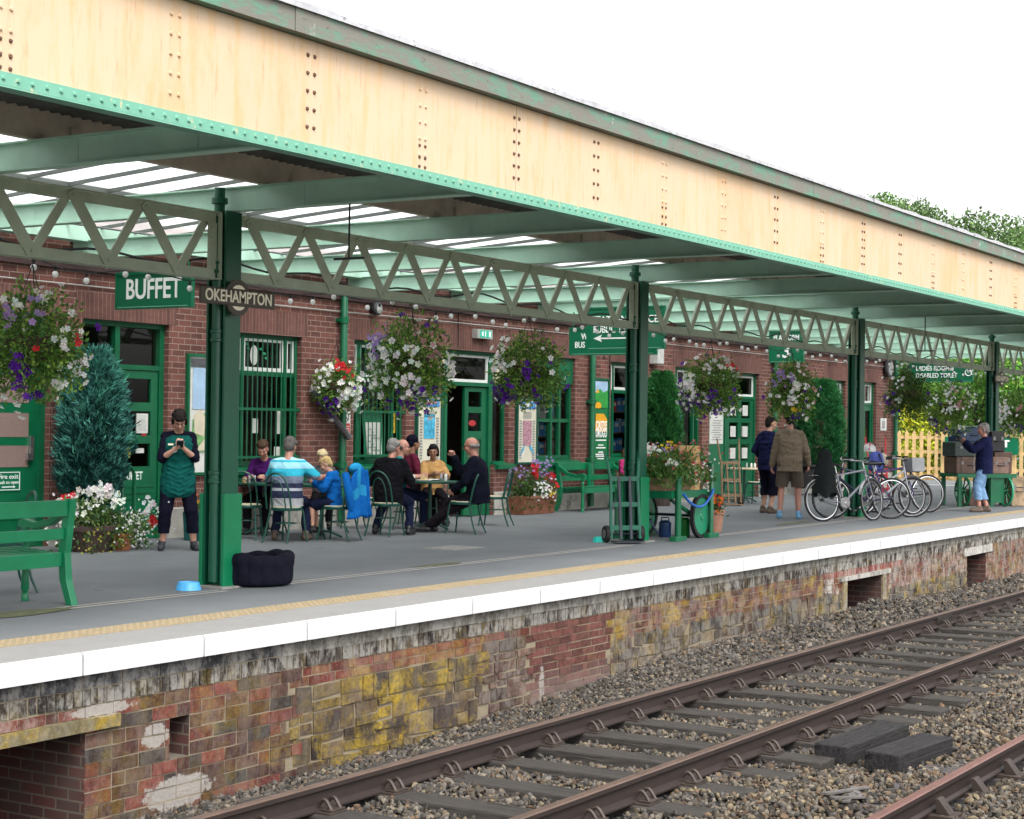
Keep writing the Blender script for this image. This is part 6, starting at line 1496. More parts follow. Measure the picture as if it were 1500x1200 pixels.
# ================================================================== bicycles
TYRE = RUBBER; CHROME = STEEL
def bicycle(name_loc, rz, col, label, lean=0.06, drop=False, mud=True, rack=True, basket=False, ladies=False, steer=0.0, rimc=None):
    r = empty('bicycle', name_loc, rz, label, 'bicycle', 'bicycles leaning round the third column'); r.rotation_euler = (lean, 0, rz)
    R_ = .335; xr, xf = -.52, .54
    def wheel(x, parent):
        m = MB(); m.tube([(x + R_ * math.cos(a), 0, R_ + R_ * math.sin(a)) for a in np.linspace(0, 2 * pi, 41)[:-1]], .019, 8, closed=True); w_ = m.build('wheel', TYRE, parent, smooth=True)
        m = MB(); m.tube([(x + (R_ - .024) * math.cos(a), 0, R_ + (R_ - .024) * math.sin(a)) for a in np.linspace(0, 2 * pi, 41)[:-1]], .0115, 6, closed=True); m.build('rim', CHROME, w_, smooth=True)
        m = MB()
        for k in range(16): a = 2 * pi * k / 16; m.tube([(x + .018 * math.cos(a + .5), .02 * (-1) ** k, R_ + .018 * math.sin(a + .5)), (x + (R_ - .03) * math.cos(a), 0, R_ + (R_ - .03) * math.sin(a))], .0011, 3, False)
        m.lathe([(.012, -.045), (.024, -.03), (.018, 0), (.024, .03), (.012, .045)], (x, 0, R_), 10, 'y'); m.build('spokes', plain('spoke_steel', (.16, .16, .17), .4, .1, 8, metal=.6), w_)
        if mud:
            m = MB(); pts = [(x + (R_ + .03) * math.cos(a), 0, R_ + (R_ + .03) * math.sin(a)) for a in (np.linspace(.15, 2.75, 18) if x < 0 else np.linspace(.6, 2.9, 16))]
            for i in range(len(pts) - 1): m.bar(pts[i], pts[i + 1], .045, .004, (pts[i][0] - x, 0, pts[i][2] - R_))
            m.build('mudguard', CHROME if rimc is None else rimc, w_)
        return w_
    frm = plain(col[0], col[1], .3, .06, 6)
    m = MB(); BB = (-.08, 0, .29); ST = (-.2, 0, .78); HT = (.37, 0, .86); HB_ = (.41, 0, .68)
    t = lambda a, b, rr=.016: m.tube([a, b], rr, 9)
    t(BB, ST); t(HT, HB_, .019)
    if ladies: t((HT[0] + .01, 0, HT[2] - .06), (-.135, 0, .5)); t(HB_, BB, .018)
    else: t((HT[0], 0, HT[2] - .03), (-.19, 0, .74)); t(HB_, BB, .018)
    for s in (-1, 1):
        m.tube([(BB[0], s * .02, BB[2]), (xr, s * .055, R_)], .009, 7); m.tube([(-.185, s * .018, .72), (xr, s * .055, R_)], .008, 7)
    m.build('frame', frm, r, smooth=True)
    wheel(xr, r)
    f0 = HB_[0]
    m = MB()
    for s in (-1, 1): m.tube([(HB_[0] - f0, s * .03, HB_[2]), (HB_[0] + .05 - f0, s * .05, .5), (xf - f0, s * .052, R_)], .011, 7)
    m.tube([(HT[0] - f0, 0, HT[2]), (HB_[0] - f0, 0, HB_[2])], .014, 8)
    fo = m.build('fork', frm, r, smooth=True); fo.location = (f0, 0, 0); fo.rotation_euler = (0, 0, steer)
    w_ = wheel(xf, fo); w_.location = (-f0, 0, 0)
    m = MB(); zt = .97; m.tube([(HT[0] - .02, 0, HT[2] + .1), (HT[0], 0, HT[2])], .013, 8)
    if drop: pts = [(.36, -.2, .8), (.45, -.205, .84), (.46, -.2, .94), (.4, -.19, zt), (.36, 0, zt), (.4, .19, zt), (.46, .2, .94), (.45, .205, .84), (.36, .2, .8)]
    else: pts = [(.18, -.28, zt + .03), (.28, -.27, zt + .04), (.36, -.12, zt + .02), (.37, 0, zt), (.36, .12, zt + .02), (.28, .27, zt + .04), (.18, .28, zt + .03)]
    m.tube(pts, .011, 8); m.build('handlebar', CHROME, r, smooth=True)
    for s in (-1, 1): m = MB(); m.tube([(pts[0][0] - .01, s * abs(pts[0][1]), pts[0][2]), (pts[0][0] + .1, s * abs(pts[1][1]) * 1.0, pts[1][2] if not drop else pts[0][2] + .03)], .016, 8); m.build('grip', RUBBER, r, smooth=True)
    m = MB(); m.tube([(ST[0], 0, ST[2]), (-.225, 0, .9)], .012, 8); m.build('seat_post', CHROME, r)
    m = MB(); V = []
    for (x, w2, h) in ((-.37, .07, .93), (-.33, .085, .945), (-.25, .06, .935), (-.15, .025, .93), (-.09, .018, .92)): V.append((x, w2, h))
    for i in range(len(V) - 1):
        a, b = V[i], V[i + 1]
        m.add([(a[0], -a[1], a[2]), (a[0], a[1], a[2]), (b[0], b[1], b[2]), (b[0], -b[1], b[2]), (a[0], -a[1] * .8, a[2] - .035), (a[0], a[1] * .8, a[2] - .035), (b[0], b[1] * .8, b[2] - .03), (b[0], -b[1] * .8, b[2] - .03)], [(0, 1, 2, 3), (7, 6, 5, 4), (0, 3, 7, 4), (1, 5, 6, 2), (0, 4, 5, 1), (3, 2, 6, 7)])
    m.build('saddle', BLACK, r, smooth=True)
    m = MB(); m.lathe([(.001, -.002), (.09, -.002), (.095, 0), (.09, .002), (.001, .002)], (BB[0], -.045, BB[2]), 26, 'y'); m.build('chainring', DSTEEL, r)
    m = MB(); m.tube([(BB[0], -.05, BB[2]), (BB[0] + .1, -.06, BB[2] - .13)], .009, 6); m.tube([(BB[0], .05, BB[2]), (BB[0] - .1, .06, BB[2] + .13)], .009, 6); m.tube([(BB[0], -.05, BB[2]), (BB[0], .05, BB[2])], .018, 8); m.build('crank', CHROME, r)
    m = MB(); m.box(BB[0] + .06, BB[0] + .14, -.16, -.07, BB[2] - .145, BB[2] - .12); m.build('pedal', BLACK, r); m = MB(); m.box(BB[0] - .14, BB[0] - .06, .07, .16, BB[2] + .12, BB[2] + .145); m.build('pedal', BLACK, r)
    m = MB(); m.tube([(BB[0], -.045, BB[2] + .09), (xr, -.045, R_ + .035), (xr - .035, -.045, R_), (xr, -.045, R_ - .035), (BB[0], -.045, BB[2] - .09)], .005, 5); m.build('chain', BLACK, r)
    if rack:
        m = MB()
        for s in (-1, 1): m.tube([(-.2, s * .05, .72), (-.3, s * .06, .74), (-.72, s * .06, .74)], .006, 5); m.tube([(xr, s * .07, R_), (-.6, s * .06, .74)], .006, 5); m.tube([(xr, s * .07, R_), (-.44, s * .06, .74)], .006, 5)
        for x in (-.72, -.55, -.38): m.tube([(x, -.06, .74), (x, .06, .74)], .005, 5)
        m.build('rear_rack', CHROME, r)
    if basket:
        m = MB(); M = Matrix.Translation((.56, 0, .76)); 
        for (a, b, c, d, e, f) in ((-.12, .12, -.17, -.165, 0, .24), (-.12, .12, .165, .17, 0, .24), (-.125, -.12, -.17, .17, 0, .24), (.12, .125, -.17, .17, 0, .24), (-.12, .12, -.165, .165, -.004, 0)): m.box(a, b, c, d, e, f, M)
        m.build('front_basket', plain('grey_wire_basket', (.3, .31, .32), .5, .1, 9), r)
    return r
BI = [(pd(1243, 28.2), -.55, ('silver_frame', (.22, .23, .26)), 'silver grey bicycle nearest the camera with a rear rack, leaning on the third column', dict(ladies=False, lean=-.1, steer=.35, rimc=None)),
      (pd(1262, 29.0), 2.3, ('navy_frame', (.015, .02, .06)), 'navy bicycle facing the other way on the far side of the third column', dict(lean=-.05, rack=False, mud=False)),
      (pd(1292, 29.6), -.75, ('white_frame', (.42, .43, .46)), 'white framed bicycle with a wire front basket right of the third column', dict(ladies=True, lean=.08, steer=-.3, mud=True, rack=True)),
      (pd(1300, 30.5), -.7, ('violet_frame', (.06, .03, .16)), 'dark violet bicycle with a grey basket, second from the right', dict(basket=True, lean=-.08, steer=.3, rack=False)),
      (pd(1322, 31.4), 2.4, ('black_frame', (.012, .012, .014)), 'black framed bicycle, the rightmost of the bunch', dict(lean=.06, rack=False, mud=False))]
for loc, rz, col, lab, kw in BI: bicycle((loc.x, loc.y, 0.012), rz, col, lab, **kw)
# dark waterproof slung over the first bicycle's bars, helmet and bag
m = MB(); q = pd(1207, 28.0)
n = 16; V = []; Fc = []
for j in range(10):
    t_ = j / 9
    for i in range(n):
        a = 2 * pi * i / n; rr = np.interp(t_, [0, .08, .25, .5, 1], [.05, .1, .1, .135, .15]) * (1 + .22 * math.sin(a * 4 + t_ * 2) * t_); V.append((rr * math.cos(a) * 1.2, rr * math.sin(a) * .7, 1.18 - t_ * .75 - .05 * math.sin(a * 3) * t_))
for j in range(9):
    for i in range(n): i2 = (i + 1) % n; Fc.append((j * n + i, j * n + i2, (j + 1) * n + i2, (j + 1) * n + i))
m.add(V, Fc); m.add(V[:n], [tuple(range(n))]); o = m.build('waterproof', cloth('dark_waterproof', (.012, .015, .015)), None, smooth=True); o.location = (q.x, q.y, 0); o.rotation_euler = (0, 0, -.9); tag(o, 'dark waterproof cape slung over the handlebars of the silver bicycle', 'waterproof')
def helmet(p, z, label):
    o = empty('cycle_helmet', (p.x, p.y, z), 0, label, 'helmet'); m = MB(); m.lathe([(.13, 0), (.135, .03), (.12, .09), (.07, .135), (.001, .15)], (0, 0, 0), 16); m.build('shell', plain('helmet_white', (.6, .6, .6), .3), o, smooth=True)
    for k in (-1, 0, 1): m = MB(); m.tube([(-.12, .055 * k, .03), (-.07, .05 * k, .125), (0, .045 * k, .155), (.07, .05 * k, .125), (.12, .055 * k, .03)], .013, 6); m.build('vent_stripe', plain('helmet_red', (.4, .02, .05), .35), o)
helmet(pd(1271, 30.5), 1.12, 'red and white cycle helmet perched behind the third column')
m = MB(); m.lathe([(.1, 0), (.16, .05), (.17, .2), (.14, .32), (.06, .38), (.001, .39)], (0, 0, 0), 14); o = m.build('rucksack', cloth('blue_violet_bag', (.09, .12, .4)), None, smooth=True); q = pd(1282, 30.9); o.location = (q.x, q.y, .76); o.scale = (1.2, .8, .95); tag(o, 'blue violet rucksack on a bicycle carrier behind the third column', 'rucksack'); m = MB(); m.tube([(-.1, -.15, .08), (-.12, -.2, .2), (-.08, -.12, .34)], .015, 6); m.build('strap', BLACK, o)
m = MB(); m.lathe([(.08, 0), (.12, .06), (.11, .16), (.05, .22), (.001, .23)], (0, 0, 0), 12); o = m.build('cloth_bag', cloth('cream_bag', (.5, .46, .36)), None, smooth=True); q = pd(1291, 31.3); o.location = (q.x, q.y, .86); tag(o, 'cream cloth bag beside the blue violet rucksack', 'bag'); m = MB(); m.tube([(-.06, 0, .2), (0, 0, .3), (.06, 0, .2)], .01, 6); m.build('handle', BLACK, o)
q = pd(1182, 29.0); m = MB(); m.box(-.14, .14, -.08, .08, 0, .34); m.box(-.15, .15, -.09, .09, .34, .4); o = m.build('pannier', plain('black_nylon', (.012, .012, .014), .7), None, bevel=.03); o.location = (q.x, q.y, .5); o.rotation_euler = (0, 0, -.8); tag(o, 'black bag held against the leg of the man in the beige jacket', 'bag'); m = MB(); m.tube([(-.08, 0, .4), (-.03, 0, .52), (.03, 0, .52), (.08, 0, .4)], .01, 6); m.build('handle', BLACK, o)
# ================================================================== people: one continuous body each, clothes and hair as parts
V3 = lambda *a: np.array(a, dtype=float)
def nrm(v): return v / (np.linalg.norm(v) + 1e-9)
def cap_mesh(m, p, q, r1, r2, n=12):
    p, q = np.array(p, float), np.array(q, float); d = q - p; L = np.linalg.norm(d); ax = Vector(nrm(d) if L > 1e-6 else (0, 0, 1))
    M = ax.to_track_quat('Z', 'Y').to_matrix(); prof = []
    for k in range(5): a = -pi / 2 + pi / 2 * k / 4; prof.append((max(r1 * math.cos(a), 1e-4), r1 * math.sin(a)))
    for k in range(5): a = pi / 2 * k / 4; prof.append((max(r2 * math.cos(a), 1e-4), L + r2 * math.sin(a)))
    m.lathe(prof, p, n, 'z', M)
def surface(name, prims, mats, parent, vox=.009, smooth=4, cut=None, wr=0, fuzz=0):
    """prims: ('c', p, q, r1, r2, mat) tapered capsules and ('e', centre, radii, rot, mat) ellipsoids fused into one skin"""
    m = MB()
    for p in prims:
        if p[0] == 'c': cap_mesh(m, *p[1:5])
        elif p[0] == 'l':            # lofted trunk: rings of (centre, half width, half depth, forward)
            n_ = 18; b_ = len(m.v); f_ = V3(1, 0, 0)
            for (c_, w_, d_, fw) in p[1]:
                for j in range(n_):
                    a_ = 2 * pi * j / n_; q_ = c_ + V3(0, 1, 0) * w_ * math.copysign(abs(math.sin(a_)) ** .85, math.sin(a_)) + fw * d_ * math.copysign(abs(math.cos(a_)) ** .85, math.cos(a_)); m.v.append(tuple(q_))
            R2 = len(p[1])
            for i in range(R2 - 1):
                for j in range(n_): j2 = (j + 1) % n_; m.f.append((b_ + i * n_ + j, b_ + i * n_ + j2, b_ + (i + 1) * n_ + j2, b_ + (i + 1) * n_ + j)); m.m.append(0)
            m.f.append(tuple(b_ + j for j in reversed(range(n_)))); m.m.append(0); m.f.append(tuple(b_ + (R2 - 1) * n_ + j for j in range(n_))); m.m.append(0)
        else:
            k = 10; prof = [(max(math.sin(pi * i / k), 1e-4), -math.cos(pi * i / k)) for i in range(k + 1)]
            M = Matrix([list(r) for r in p[3]]) @ Matrix.Diagonal(p[2]) if p[3] is not None else Matrix.Diagonal(p[2]); m.lathe(prof, p[1], 16, 'z', M)
    o = m.build(name, mats, None)
    rm = o.modifiers.new('r', 'REMESH'); rm.mode = 'VOXEL'; rm.voxel_size = vox
    sm = o.modifiers.new('s', 'SMOOTH'); sm.iterations = smooth; sm.factor = .5
    me = eval_mesh(o); me.name = name
    if cut:                          # clean hems: cut the cloth off below a plane
        bm = bmesh.new(); bm.from_mesh(me)
        for (pt, nn) in cut: bmesh.ops.bisect_plane(bm, geom=bm.verts[:] + bm.edges[:] + bm.faces[:], plane_co=Vector(pt), plane_no=Vector(nn), clear_outer=True)
        bm.to_mesh(me); bm.free()
    if wr or fuzz:                   # folds in cloth, loose strands in hair
        n_ = len(me.vertices); co = np.empty(n_ * 3, np.float32); no = np.empty(n_ * 3, np.float32); me.vertices.foreach_get('co', co); me.vertex_normals.foreach_get('vector', no)
        co = co.reshape(-1, 3); no = no.reshape(-1, 3); h_ = np.zeros(n_)
        for k_ in range(6):
            w_ = rng.normal(size=3) * np.array([14, 14, 26]); h_ += np.sin(co @ w_ + rng.uniform(0, 6) + 1.5 * np.sin(co @ (rng.normal(size=3) * 11)))
        h_ = -np.abs(h_ / 3) ** .8 * wr + rng.normal(size=n_) * fuzz
        co = co + no * h_[:, None]; me.vertices.foreach_set('co', co.astype(np.float32).ravel())
    me.materials.clear()
    for mm in mats: me.materials.append(mm)
    n = len(me.polygons); c = np.empty(n * 3); me.polygons.foreach_get('center', c); c = c.reshape(-1, 3)
    if len(mats) > 1:
        best = np.full(n, .006); mi = np.zeros(n, dtype=np.int32)
        for p in prims:
            if p[0] == 'l': continue
            if p[0] == 'c':
                a, b = np.array(p[1], float), np.array(p[2], float); ab = b - a; t_ = np.clip(((c - a) @ ab) / (ab @ ab + 1e-12), 0, 1)
                d = np.linalg.norm(c - a - t_[:, None] * ab, axis=1) - (p[3] + (p[4] - p[3]) * t_)
            else:
                q = c - np.array(p[1], float)
                if p[3] is not None: q = q @ np.array(p[3], float)
                k = np.linalg.norm(q / np.array(p[2]), axis=1); d = (k - 1) * min(p[2])
            s_ = d < best; best[s_] = d[s_]; mi[s_] = p[5] if p[0] == 'c' else p[4]
        me.polygons.foreach_set('material_index', mi)
    me.polygons.foreach_set('use_smooth', np.ones(n, dtype=bool)); me.update()
    return link(name, me, parent)
def ik(a, b, l1, l2, pole):
    a, b = np.array(a, float), np.array(b, float); d = b - a; L = np.linalg.norm(d)
    if L > (l1 + l2) * .999: b = a + d / L * (l1 + l2) * .999; d = b - a; L = np.linalg.norm(d)
    x = (l1 * l1 - l2 * l2 + L * L) / (2 * L); h = math.sqrt(max(l1 * l1 - x * x, 0)); u = d / L; pl_ = np.array(pole, float); pl_ = nrm(pl_ - u * (pl_ @ u)); return a + u * x + pl_ * h, b
SKIN = plain('skin_fair', (.5, .27, .19), .5, .12, 20); SKINR = plain('skin_ruddy', (.42, .2, .145), .5, .12, 20); SKIND = plain('skin_brown', (.24, .115, .065), .5, .12, 20)
EYED = plain('eye_dark', (.02, .015, .012), .2); LIPS = plain('lips', (.38, .13, .11), .5)
def hairmat(n, c): 
    if n in _mc: return _mc[n]
    t = NT(n); v = t.coord('Object', (1, 1, .25)); f = t.noise(v, 90, 4); t.base(t.mix(f, tuple(x * .55 for x in c), tuple(min(1, x * 1.5) for x in c))); t.set(.7, 0, .2); t.bump(f, .8, .01); _mc[n] = t.mat; return t.mat
H_DARK, H_BROWN, H_GREY, H_BLOND, H_FAIR, H_BLK, H_SALT = hairmat('hair_dark', (.012, .009, .008)), hairmat('hair_brown', (.07, .04, .025)), hairmat('hair_grey', (.25, .24, .23)), hairmat('hair_blond', (.5, .36, .16)), hairmat('hair_fair', (.62, .5, .3)), hairmat('hair_black', (.006, .0055, .0065)), hairmat('hair_salt', (.12, .11, .105))
def rotm(yaw=0, pitch=0, roll=0):
    return np.array((Matrix.Rotation(yaw, 3, 'Z') @ Matrix.Rotation(pitch, 3, 'Y') @ Matrix.Rotation(roll, 3, 'X')))
def hand(w, d, nrm_, side, curl, s, prims, mi=0):
    d = nrm(d); n_ = nrm(nrm_ - d * (nrm_ @ d)); l = np.cross(d, n_) * side
    for i in range(4):
        off = (.027 - .018 * i) * s; k = w + d * (.082 - .006 * abs(i - 1.2)) * s + l * off
        prims.append(('c', w + l * off * .6 + d * .012 * s, k, .0165 * s, .0125 * s, mi))
        L = (.068, .078, .072, .055)[i] * s; a1 = curl * .8 + .1 * i * curl; a2 = a1 + curl * 1.1
        k1 = k + (d * math.cos(a1) + n_ * math.sin(a1)) * L * .55; k2 = k1 + (d * math.cos(a2) + n_ * math.sin(a2)) * L * .5
        prims += [('c', k, k1, .0098 * s, .009 * s, mi), ('c', k1, k2, .009 * s, .0072 * s, mi)]
    t0 = w + d * .025 * s + l * .022 * s; t1 = t0 + (d * .6 + l * .75 + n_ * .3) * .04 * s; t2 = t1 + (d * .85 + l * .15 + n_ * .5) * .032 * s
    prims += [('c', t0, t1, .014 * s, .0112 * s, mi), ('c', t1, t2, .011 * s, .0082 * s, mi)]
def person(loc, rz, H, label, sit=None, lean=0., girth=1., head=(0, 0, 0), hands=None, hpole=None, feet=None, skin=SKIN, hair=None, hstyle='short', top=None, sleeve=1., tloose=.018, bottom=None, blen=1., bloose=.018, shoe=None, hood=False, curl=(.7, .7), palmn=None, build_=1., glasses=False, extra=None, kneepole=None, hemdrop=.0, fem=False, group=None, shoes_h=.045):
    s = H / 1.7; o = empty('person', loc, rz, label, 'person', group)
    u = V3(math.sin(lean), 0, math.cos(lean)); g = girth; y = V3(0, 1, 0)
    P = V3(0, 0, .9 * s) if sit is None else V3(0, 0, sit + .105 * s)
    SW = (.165 if not fem else .15) * s
    NB = P + u * .5 * s; SHL = [P + u * .455 * s + y * SW * k for k in (1, -1)]
    torso = [(P + y * .065 * s, P - y * .065 * s, .115 * s * g), (P + u * .15 * s + y * .055 * s, P + u * .15 * s - y * .055 * s, .108 * s * g), (P + u * .31 * s + y * .075 * s, P + u * .31 * s - y * .075 * s, .112 * s * (g * .5 + .5)), (P + u * .42 * s + y * .11 * s, P + u * .42 * s - y * .11 * s, .068 * s)]
    if fem: torso.append((P + u * .33 * s + V3(.06 * s, .06 * s, 0), P + u * .33 * s + V3(.06 * s, -.06 * s, 0), .065 * s))
    fw = V3(math.cos(lean), 0, -math.sin(lean)); gg = g * .6 + .4
    def loft(t_, lo=-.1, hi=.5, drop=0, flare=0):
        fem_ = .93 if fem else 1
        sec = [(-.06, .162, .115), (.03, .168, .122), (.14, .15 * fem_, .112), (.24, .158 * fem_, .118), (.34, .172 * fem_, .125 + (.02 if fem else 0)), (.41, .172 * fem_, .108), (.46, .135, .085), (.5, .075, .062)]
        out_ = []
        if drop: out_.append((P + V3(.0, 0, -drop - .05), (.166 * s * g + t_ + flare), (.125 * s * g + t_ + flare), V3(1, 0, 0)))
        for (h_, w_, d_) in sec:
            if h_ > hi + .001: continue
            k_ = g if h_ < .25 else gg
            c_ = P + (u * h_ if h_ > 0 else V3(0, 0, h_)) * s; out_.append((c_, w_ * s * k_ + t_, d_ * s * k_ + t_, fw if h_ > .05 else V3(1, 0, 0)))
        return ('l', out_)
    spine = []
    trap = [(NB - u * .01 * s, SHL[k] + u * .0 * s, .05 * s, .056 * s) for k in (0, 1)]
    Rh = rotm(head[0], lean * .35 + head[1], head[2]); HC = NB + (u * .05 + V3(.015 + .05 * math.sin(lean + head[1]), 0, .0)) * s + Rh @ V3(.012, 0, .125) * s
    hp = lambda a, b, c: HC + Rh @ (V3(a, b, c) * s)
    big = 1.0 if H > 1.4 else 1.12
    B_ = [loft(0)] + [('c', a, b, r1, r2, 0) for a, b, r1, r2 in trap]
    B_ += [('c', NB - u * .03 * s, HC + Rh @ V3(-.015, 0, -.05) * s, .056 * s, .05 * s, 0)]
    hs_ = s * big
    hb = lambda a, b, c: HC + Rh @ (V3(a, b, c) * hs_)
    B_ += [('e', hb(-.012, 0, .03), (.094 * hs_, .074 * hs_, .088 * hs_), Rh, 0), ('e', hb(.022, 0, -.03), (.068 * hs_, .06 * hs_, .088 * hs_), Rh, 0), ('e', hb(.05, 0, -.085), (.032 * hs_, .036 * hs_, .026 * hs_), Rh, 0),
           ('c', hb(.088, 0, .012), hb(.108, 0, -.026), .0095 * hs_, .0135 * hs_, 0), ('c', hb(.074, -.032, .028), hb(.074, .032, .028), .014 * hs_, .014 * hs_, 0), ('e', hb(-.005, .074, -.008), (.018 * hs_, .009 * hs_, .03 * hs_), Rh, 0), ('e', hb(-.005, -.074, -.008), (.018 * hs_, .009 * hs_, .03 * hs_), Rh, 0),
           ('c', hb(.088, -.016, -.056), hb(.088, .016, -.056), .007 * hs_, .007 * hs_, 2), ('e', hb(.085, .03, .008), (.009 * hs_, .013 * hs_, .007 * hs_), Rh, 1), ('e', hb(.085, -.03, .008), (.009 * hs_, .013 * hs_, .007 * hs_), Rh, 1), ('e', hb(.06, .04, -.028), (.028 * hs_, .022 * hs_, .024 * hs_), Rh, 0), ('e', hb(.06, -.04, -.028), (.028 * hs_, .022 * hs_, .024 * hs_), Rh, 0)]
    arms, legs = [], []
    for k in (0, 1):
        sd_ = 1 - 2 * k
        tgt = np.array(hands[k], float) if hands and hands[k] is not None else SHL[k] + V3(.06, sd_ * .09, -.5) * s
        pole = hpole[k] if hpole and hpole[k] is not None else (-.5, sd_ * .5, -.7)
        el, wr = ik(SHL[k], tgt, .285 * s, .25 * s, pole); arms.append((SHL[k], el, wr))
        B_ += [('c', SHL[k], SHL[k] + (el - SHL[k]) * .4, .052 * s, .046 * s, 0), ('c', SHL[k] + (el - SHL[k]) * .4, el, .046 * s, .036 * s, 0), ('c', el, el + (wr - el) * .35, .037 * s, .037 * s, 0), ('c', el + (wr - el) * .35, wr, .037 * s, .025 * s, 0)]
        pn = np.array(palmn[k], float) if palmn and palmn[k] is not None else V3(0, -sd_, 0) + nrm(wr - el) * .01
        hand(wr, wr - el, pn, sd_, curl[k], s, B_)
        hipj = P + V3(0, sd_ * .09 * s, -.0)
        ft = np.array(feet[k], float) if feet and feet[k] is not None else (V3(.0, sd_ * .11, .075 * s) if sit is None else V3(.42 * s, sd_ * .12, .075 * s))
        kn, an = ik(hipj, ft, .43 * s, .42 * s, kneepole[k] if kneepole else (1, sd_ * .12, .25 if sit is not None else 0)); legs.append((hipj, kn, an))
        B_ += [('c', hipj, hipj + (kn - hipj) * .5, .086 * s * (g * .5 + .5), .07 * s, 0), ('c', hipj + (kn - hipj) * .5, kn, .07 * s, .053 * s, 0), ('c', kn, kn + (an - kn) * .3, .053 * s, .055 * s, 0), ('c', kn + (an - kn) * .3, an, .055 * s, .034 * s, 0)]
        fd = V3(1, sd_ * .18, 0); fd = nrm(fd)
        B_ += [('c', an + V3(-.03, 0, -.035) * s, an + V3(0, 0, -.04) * s + fd * .13 * s, .033 * s, .026 * s, 0)]
    surface('body', B_, [skin, EYED, LIPS], o, .0085 * max(s, .8), 3)
    # --- clothes
    T_ = []; tl = tloose
    if top:
        hem = hemdrop if hemdrop else (.06 if sit is None else .0)
        T_ += [loft(tl, hi=.5, drop=hem + .02, flare=.008)] + [('c', a + (b - a) * .3, b, r1 + tl * .7 * s, r2 + tl * .8 * s, 0) for a, b, r1, r2 in trap]
        for (a, e, w_) in arms:
            f1 = min(1, sleeve * 2); T_.append(('c', a, a + (e - a) * f1, .052 * s + tl, .045 * s + tl * (1 if sleeve > .5 else 1.2), 0))
            if sleeve > .5: f2 = (sleeve - .5) * 2; T_ += [('c', e, e + (w_ - e) * .9 * f2, .042 * s + tl, .03 * s + tl, 0)]
        if hood: T_ += [('c', NB + V3(-.06, .06, .0) * s, NB + V3(-.06, -.06, .0) * s, .055 * s, .055 * s, 0), ('c', NB + V3(-.09, 0, .0) * s, NB + V3(-.11, 0, -.1) * s, .06 * s, .035 * s, 0), ('c', NB + V3(.0, .075, .02) * s, NB + V3(-.06, .06, .0) * s, .03 * s, .05 * s, 0), ('c', NB + V3(.0, -.075, .02) * s, NB + V3(-.06, -.06, .0) * s, .03 * s, .05 * s, 0)]
        surface(top[0], T_, [top[1]], o, .011, 4, [((0, 0, P[2] - hem - .02 if sit is None else P[2] - .09 - hem * .3), (0, 0, -1))], wr=.011)
    if bottom:
        L_ = [('c', P + y * .065 * s, P - y * .065 * s, .117 * s * g + bloose * .4, .117 * s * g + bloose * .4, 0)]
        for (h_, k_, a_) in legs:
            f1 = min(1, blen * 2); L_.append(('c', h_, h_ + (k_ - h_) * f1, .086 * s * (g * .5 + .5) + bloose * .7, .055 * s + bloose * 1.1, 0))
            if blen > .5: f2 = (blen - .5) * 2; L_ += [('c', k_, k_ + (a_ - k_) * .95 * f2, .054 * s + bloose * .9, .042 * s + bloose * 1.15, 0)]
        za = min(k_[2] if blen <= .5 else a_[2] for (h_, k_, a_) in legs); zc_ = None
        if sit is None: zc_ = (legs[0][0][2] + (legs[0][1][2] - legs[0][0][2]) * blen * 2) if blen <= .5 else (legs[0][1][2] + (legs[0][2][2] - legs[0][1][2]) * .95 * (blen - .5) * 2)
        surface(bottom[0], L_, [bottom[1]], o, .011, 3, [((0, 0, zc_), (0, 0, -1))] if zc_ else None, wr=.01)
    if shoe:
        for k in (0, 1):
            an = legs[k][2]; fd = nrm(V3(1, (1 - 2 * k) * .18, 0))
            S_ = [('c', an + V3(-.035, 0, -.035) * s, an + V3(0, 0, -.038) * s + fd * .155 * s, .043 * s, .037 * s, 0), ('c', an + V3(-.01, 0, .02) * s, an + V3(0, 0, -.025) * s + fd * .07 * s, .047 * s, .038 * s, 0), ('c', an + V3(-.035, 0, -.06) * s, an + V3(0, 0, -.06) * s + fd * .15 * s, .026 * s, .026 * s, 1)]
            surface('shoe', S_, [shoe, plain('shoe_sole', (.09, .085, .08), .8)], o, .009, 2)
    if hair:
        Q = []
        if hstyle != 'bald':
            Q += [('e', hb(-.03, 0, .05), (.088 * hs_, .08 * hs_, .082 * hs_), Rh, 0), ('e', hb(-.062, 0, .0), (.055 * hs_, .072 * hs_, .075 * hs_), Rh, 0), ('e', hb(.012, 0, .075), (.072 * hs_, .066 * hs_, .05 * hs_), Rh, 0)]
            for k in range(14): a = rng.uniform(-1.9, 1.9) + pi; b_ = rng.uniform(.1, 1.2); p0 = hb(-.02 + .085 * math.cos(a) * math.cos(b_), .082 * math.sin(a) * math.cos(b_), .045 + .085 * math.sin(b_)); Q.append(('c', p0, p0 + (Rh @ V3(math.cos(a) * .3, math.sin(a) * .3, -.5)) * .035 * hs_, .016 * hs_, .009 * hs_, 0))
        else:
            Q += [('c', hb(-.02, k * .073, .0), hb(-.075, k * .04, .0), .022 * hs_, .026 * hs_, 0) for k in (-1, 1)] + [('c', hb(-.085, -.035, -.005), hb(-.085, .035, -.005), .03 * hs_, .03 * hs_, 0)]
        if hstyle == 'fringe': Q += [('c', hb(.07, -.04, .07), hb(.07, .04, .07), .022 * hs_, .022 * hs_, 0), ('c', hb(.085, -.035, .05), hb(.085, .035, .05), .012 * hs_, .012 * hs_, 0), ('c', hb(.02, .075, .03), hb(-.01, .08, -.05), .018 * hs_, .014 * hs_, 0), ('c', hb(.02, -.075, .03), hb(-.01, -.08, -.05), .018 * hs_, .014 * hs_, 0)]
